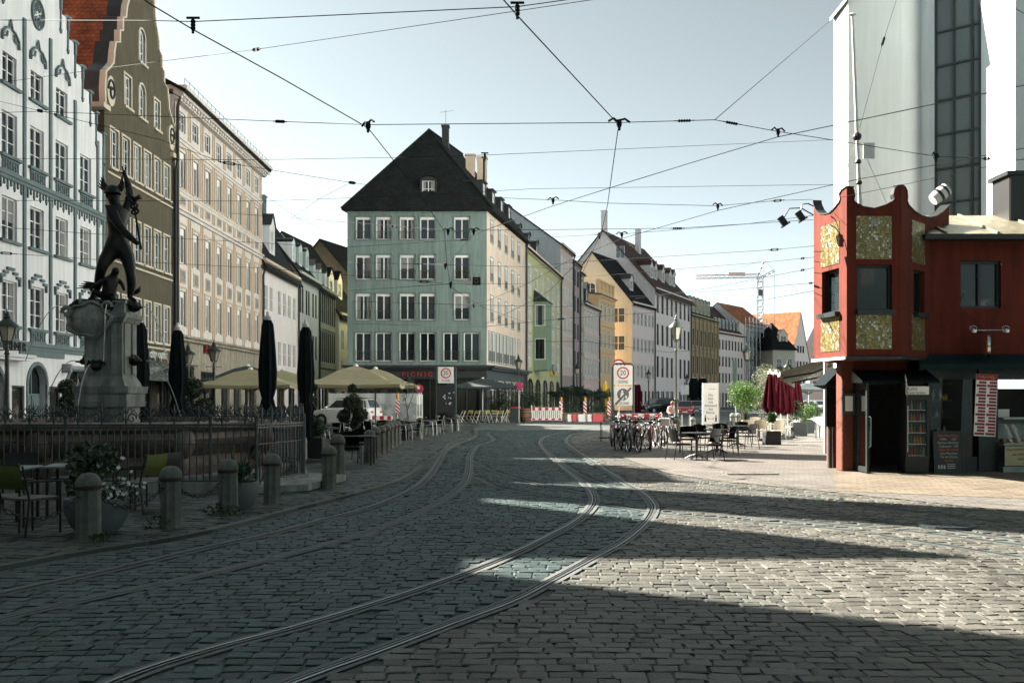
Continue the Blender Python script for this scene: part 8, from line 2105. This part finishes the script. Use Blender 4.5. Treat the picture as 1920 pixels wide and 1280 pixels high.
wire('main span wire crossing the whole square with several clamps', [(-20,212,24),(75,209,22),(525,228,16),(690,234,14.05),(1160,230,13.92),(1340,225,14.2),(1460,247,14.55),(1563,263,15.2),(1752,293,17)], .0065, hw=(('i',525,1.0),('c',690,1.35),('c',1161,1.35),('i',1283,.8),('i',1372,.8),('c',1459,1.0)))
wire('diagonal stay wire rising to the church buttress', [(1340,225,14.2),(1563,34,33.5)], .007)
wire('span wire over the oriel running to the church window', [(1752,293,17),(1860,298,19),(1990,302,21)], .006, hw=(('c',1754,1.2),('t',1850,1.2)))
wire('thin span wire with a small hanging lamp above the corner house roof', [(-10,297,33),(470,300,26),(760,295,24),(908,291,24),(1563,262,34)], .007, hw=(('h',909,1.3),))
wire('faint span wire crossing the brown gable and the roof dormer', [(-5,376,33),(500,377,36),(790,366,37),(1000,354,38),(1563,346,34)], .009)
wire('thin span wire crossing the statue at chest height', [(0,426,32),(184,439,34),(430,452,37),(640,464,40),(880,449,38)], .009, hw=(('i',870,1.4),))
wire('thin span wire crossing the statue at hip height', [(0,474,32),(184,487,34),(500,503,38),(830,531,33)], .009, hw=(('t',12,1.6),('t',795,1.6)))
wire('short stay wire falling from the insulators left of the dark roof', [(652,345,26),(600,372,29),(548,408,32)], .007)
wire('thin stay wire from the side street roofs to the corner house wall', [(500,368,40),(560,410,34),(655,452,60)], .008)
wire('span wire with clamps running along the upper windows of the corner house', [(430,400,40),(545,408,32),(740,424,26),(835,432,23),(890,432,22.6),(1270,428,24),(1525,412,22.3)], .007, hw=(('t',740,1.3),('c',840,1.3),('c',888,1.3),('i',1270,1.0)))
wire('span wire with clamps before the white gable chimney', [(940,371,20.5),(1037,375,19.9),(1140,381,19.6),(1345,386,20.2),(1460,376,21),(1523,374,22.2)], .006, hw=(('c',1037,1.1),('c',1346,1.1),('t',1458,1.0)))
wire('span wire through the clamp pair above the apricot house', [(985,447,30),(1120,440,26),(1165,439,24),(1400,420,23),(1525,404,22.4)], .006, hw=(('c',1124,1.4),('c',1166,1.2)))
wire('span wire below it ending at the oriel mosaic', [(985,500,36),(1100,490,32),(1452,468,25),(1527,461,22.4)], .007, hw=(('t',1452,1.2),))
wire('faint span wire crossing the crane mast head', [(1090,520,40),(1300,502,32),(1450,490,26),(1527,482,22.4)], .007, hw=(('t',1505,1.0),))
wire('faint span wire sloping across the crane jib to the oriel window', [(1190,560,44),(1330,540,34),(1527,502,22.4)], .007, hw=(('t',1505,1.0),))
wire('faint lower span wire above the orange roof', [(1180,556,50),(1350,545,36),(1527,530,22.4)], .007, hw=(('i',1520,.9),))
wire('lowest faint span wire above the orange roof', [(1230,580,60),(1400,568,44),(1527,545,22.4)], .008)
wire('span wire along the third floor of the corner house', [(652,492,74),(835,496,28),(975,500,60),(1090,505,90)], .011, hw=(('c',835,1.6),))
wire('span wire below the signal boards on the corner house', [(652,545,74),(845,532,33),(985,532,76)], .012, hw=(('c',845,1.8),))
wire('span wire along the second floor towards the lime green house', [(660,565,73),(900,572,40),(1050,575,60),(1100,572,100)], .013, hw=(('c',888,1.6),))
wire('span wire crossing from the corner house to the apricot house', [(660,607,72),(910,612,56),(1060,597,60),(1240,585,90)], .014, hw=(('i',1052,2.0),))
wire('low span wire before the lilac house windows', [(985,640,76),(1100,640,80),(1250,660,100),(1345,655,120)], .018)
wire('stay wire dropping along the church wall to the antenna mast', [(1800,-480,26),(1684,-10,25),(1656,78,24),(1612,240,22.7)], .006, hw=(('i',1656,1.2),))
wire('wire across the upper right corner before the church', [(1300,-330,16),(1862,-6,16),(2500,340,16.5)], .006)
wire('wire rising from the parapet across the church window', [(1568,372,21),(1700,345,20),(1920,298,18.5),(1990,285,18)], .006)
# hanging signal boards
def board(px, py, Y, w, h, mname, label, v=False):
    c = P(px,py,Y); t = thing('signal_board', label, 'signal', c); MB().bbox(-w/2,-.02,-h/2,w/2,.02,h/2,.006).obj('plate', M[mname], t)
    MB().tube([(-w*.3,0,h/2),(-w*.3,0,h/2+.12)], .008, 4).tube([(w*.3,0,h/2),(w*.3,0,h/2+.12)], .008, 4).obj('hook', M['wire'], t)
    m = MB()
    if v:
        s = w*.3; m.bar((-s,-.026,h*.1),(0,-.026,-h*.28),.03,.004); m.bar((s,-.026,h*.1),(0,-.026,-h*.28),.03,.004); m.bar((-s*.55,-.026,h*.24),(s*.55,-.026,h*.24),.03,.004); m.obj('signal_mark', M['signwhite'], t)
    else:
        m.box(-w*.4,-.024,-h*.32,w*.4,-.021,-h*.26); m.obj('signal_mark', M['black'], t)
board(893.5, 527, 33, .27, .27, 'black', 'black square signal board with white triangle mark on the wires', True)
board(878, 530, 33, .25, .15, 'signwhite', 'white rectangular board beside the black signal square on the wires')
# bright litter on the cobbles
c = G(1577,945); m = MB(); m.add([(-.06,-.03,.04),(.05,-.04,.05),(.07,.04,.04),(-.04,.05,.045),(0,0,.12),(.03,-.02,.1)],[(0,1,4),(1,2,5),(2,3,4),(3,0,4),(1,5,4),(2,4,5)])
tag(m.obj('crumpled_paper', M['white'], None, loc=c), 'crumpled white paper lying on the shaded cobbles before the kiosk', 'litter')
# ================================================================ camera, sky, sun
cam = bpy.data.cameras.new('camera'); co = bpy.data.objects.new('camera', cam); COL.objects.link(co)
co.location = (0, 0, H); co.rotation_euler = (math.radians(90), 0, 0)
cam.sensor_fit = 'HORIZONTAL'; cam.sensor_width = 36.0; cam.lens = F/1920*36; cam.shift_y = (HZ-640)/1920
cam.clip_start = .1; cam.clip_end = 3000
scene.camera = co
sv = Vector((1.22, -.80, -1.0)).normalized()
elev = math.asin(-sv.z); azi = math.atan2(-sv.x, -sv.y)     # azimuth of the sun from +Y towards +X
ld = bpy.data.lights.new('sun', 'SUN'); ld.energy = 5.0; ld.angle = math.radians(.5); ld.color = (1.0, .89, .78)
lo = bpy.data.objects.new('sun', ld); COL.objects.link(lo); lo.location = (-40, 30, 40)
lo.rotation_euler = sv.to_track_quat('-Z', 'Y').to_euler()
wd = bpy.data.worlds.new('World'); scene.world = wd; wd.use_nodes = True
nt = wd.node_tree; bg = nt.nodes['Background']
sk = nt.nodes.new('ShaderNodeTexSky'); sk.sky_type = 'NISHITA'; sk.sun_disc = False
sk.sun_elevation = elev; sk.sun_rotation = azi; sk.air_density = .24; sk.dust_density = .8; sk.ozone_density = 1.0
hs = nt.nodes.new('ShaderNodeHueSaturation'); hs.inputs['Saturation'].default_value = .1
tn = nt.nodes.new('ShaderNodeMix'); tn.data_type = 'RGBA'; tn.blend_type = 'MULTIPLY'; tn.inputs['Factor'].default_value = 1; tn.inputs['B'].default_value = (.86,1.0,1.02,1)
nt.links.new(sk.outputs[0], hs.inputs['Color']); nt.links.new(hs.outputs[0], tn.inputs['A']); nt.links.new(tn.outputs['Result'], bg.inputs[0]); bg.inputs[1].default_value = .05
scene.view_settings.view_transform = 'Standard'; scene.view_settings.look = 'None'; scene.view_settings.exposure = 2.75; scene.view_settings.gamma = 1.0
scene.render.film_transparent = False
scene.cycles.max_bounces = 6; scene.cycles.diffuse_bounces = 3; scene.cycles.glossy_bounces = 3; scene.cycles.transmission_bounces = 4
scene.cycles.caustics_reflective = False; scene.cycles.caustics_refractive = False
scene.cycles.use_denoising = True
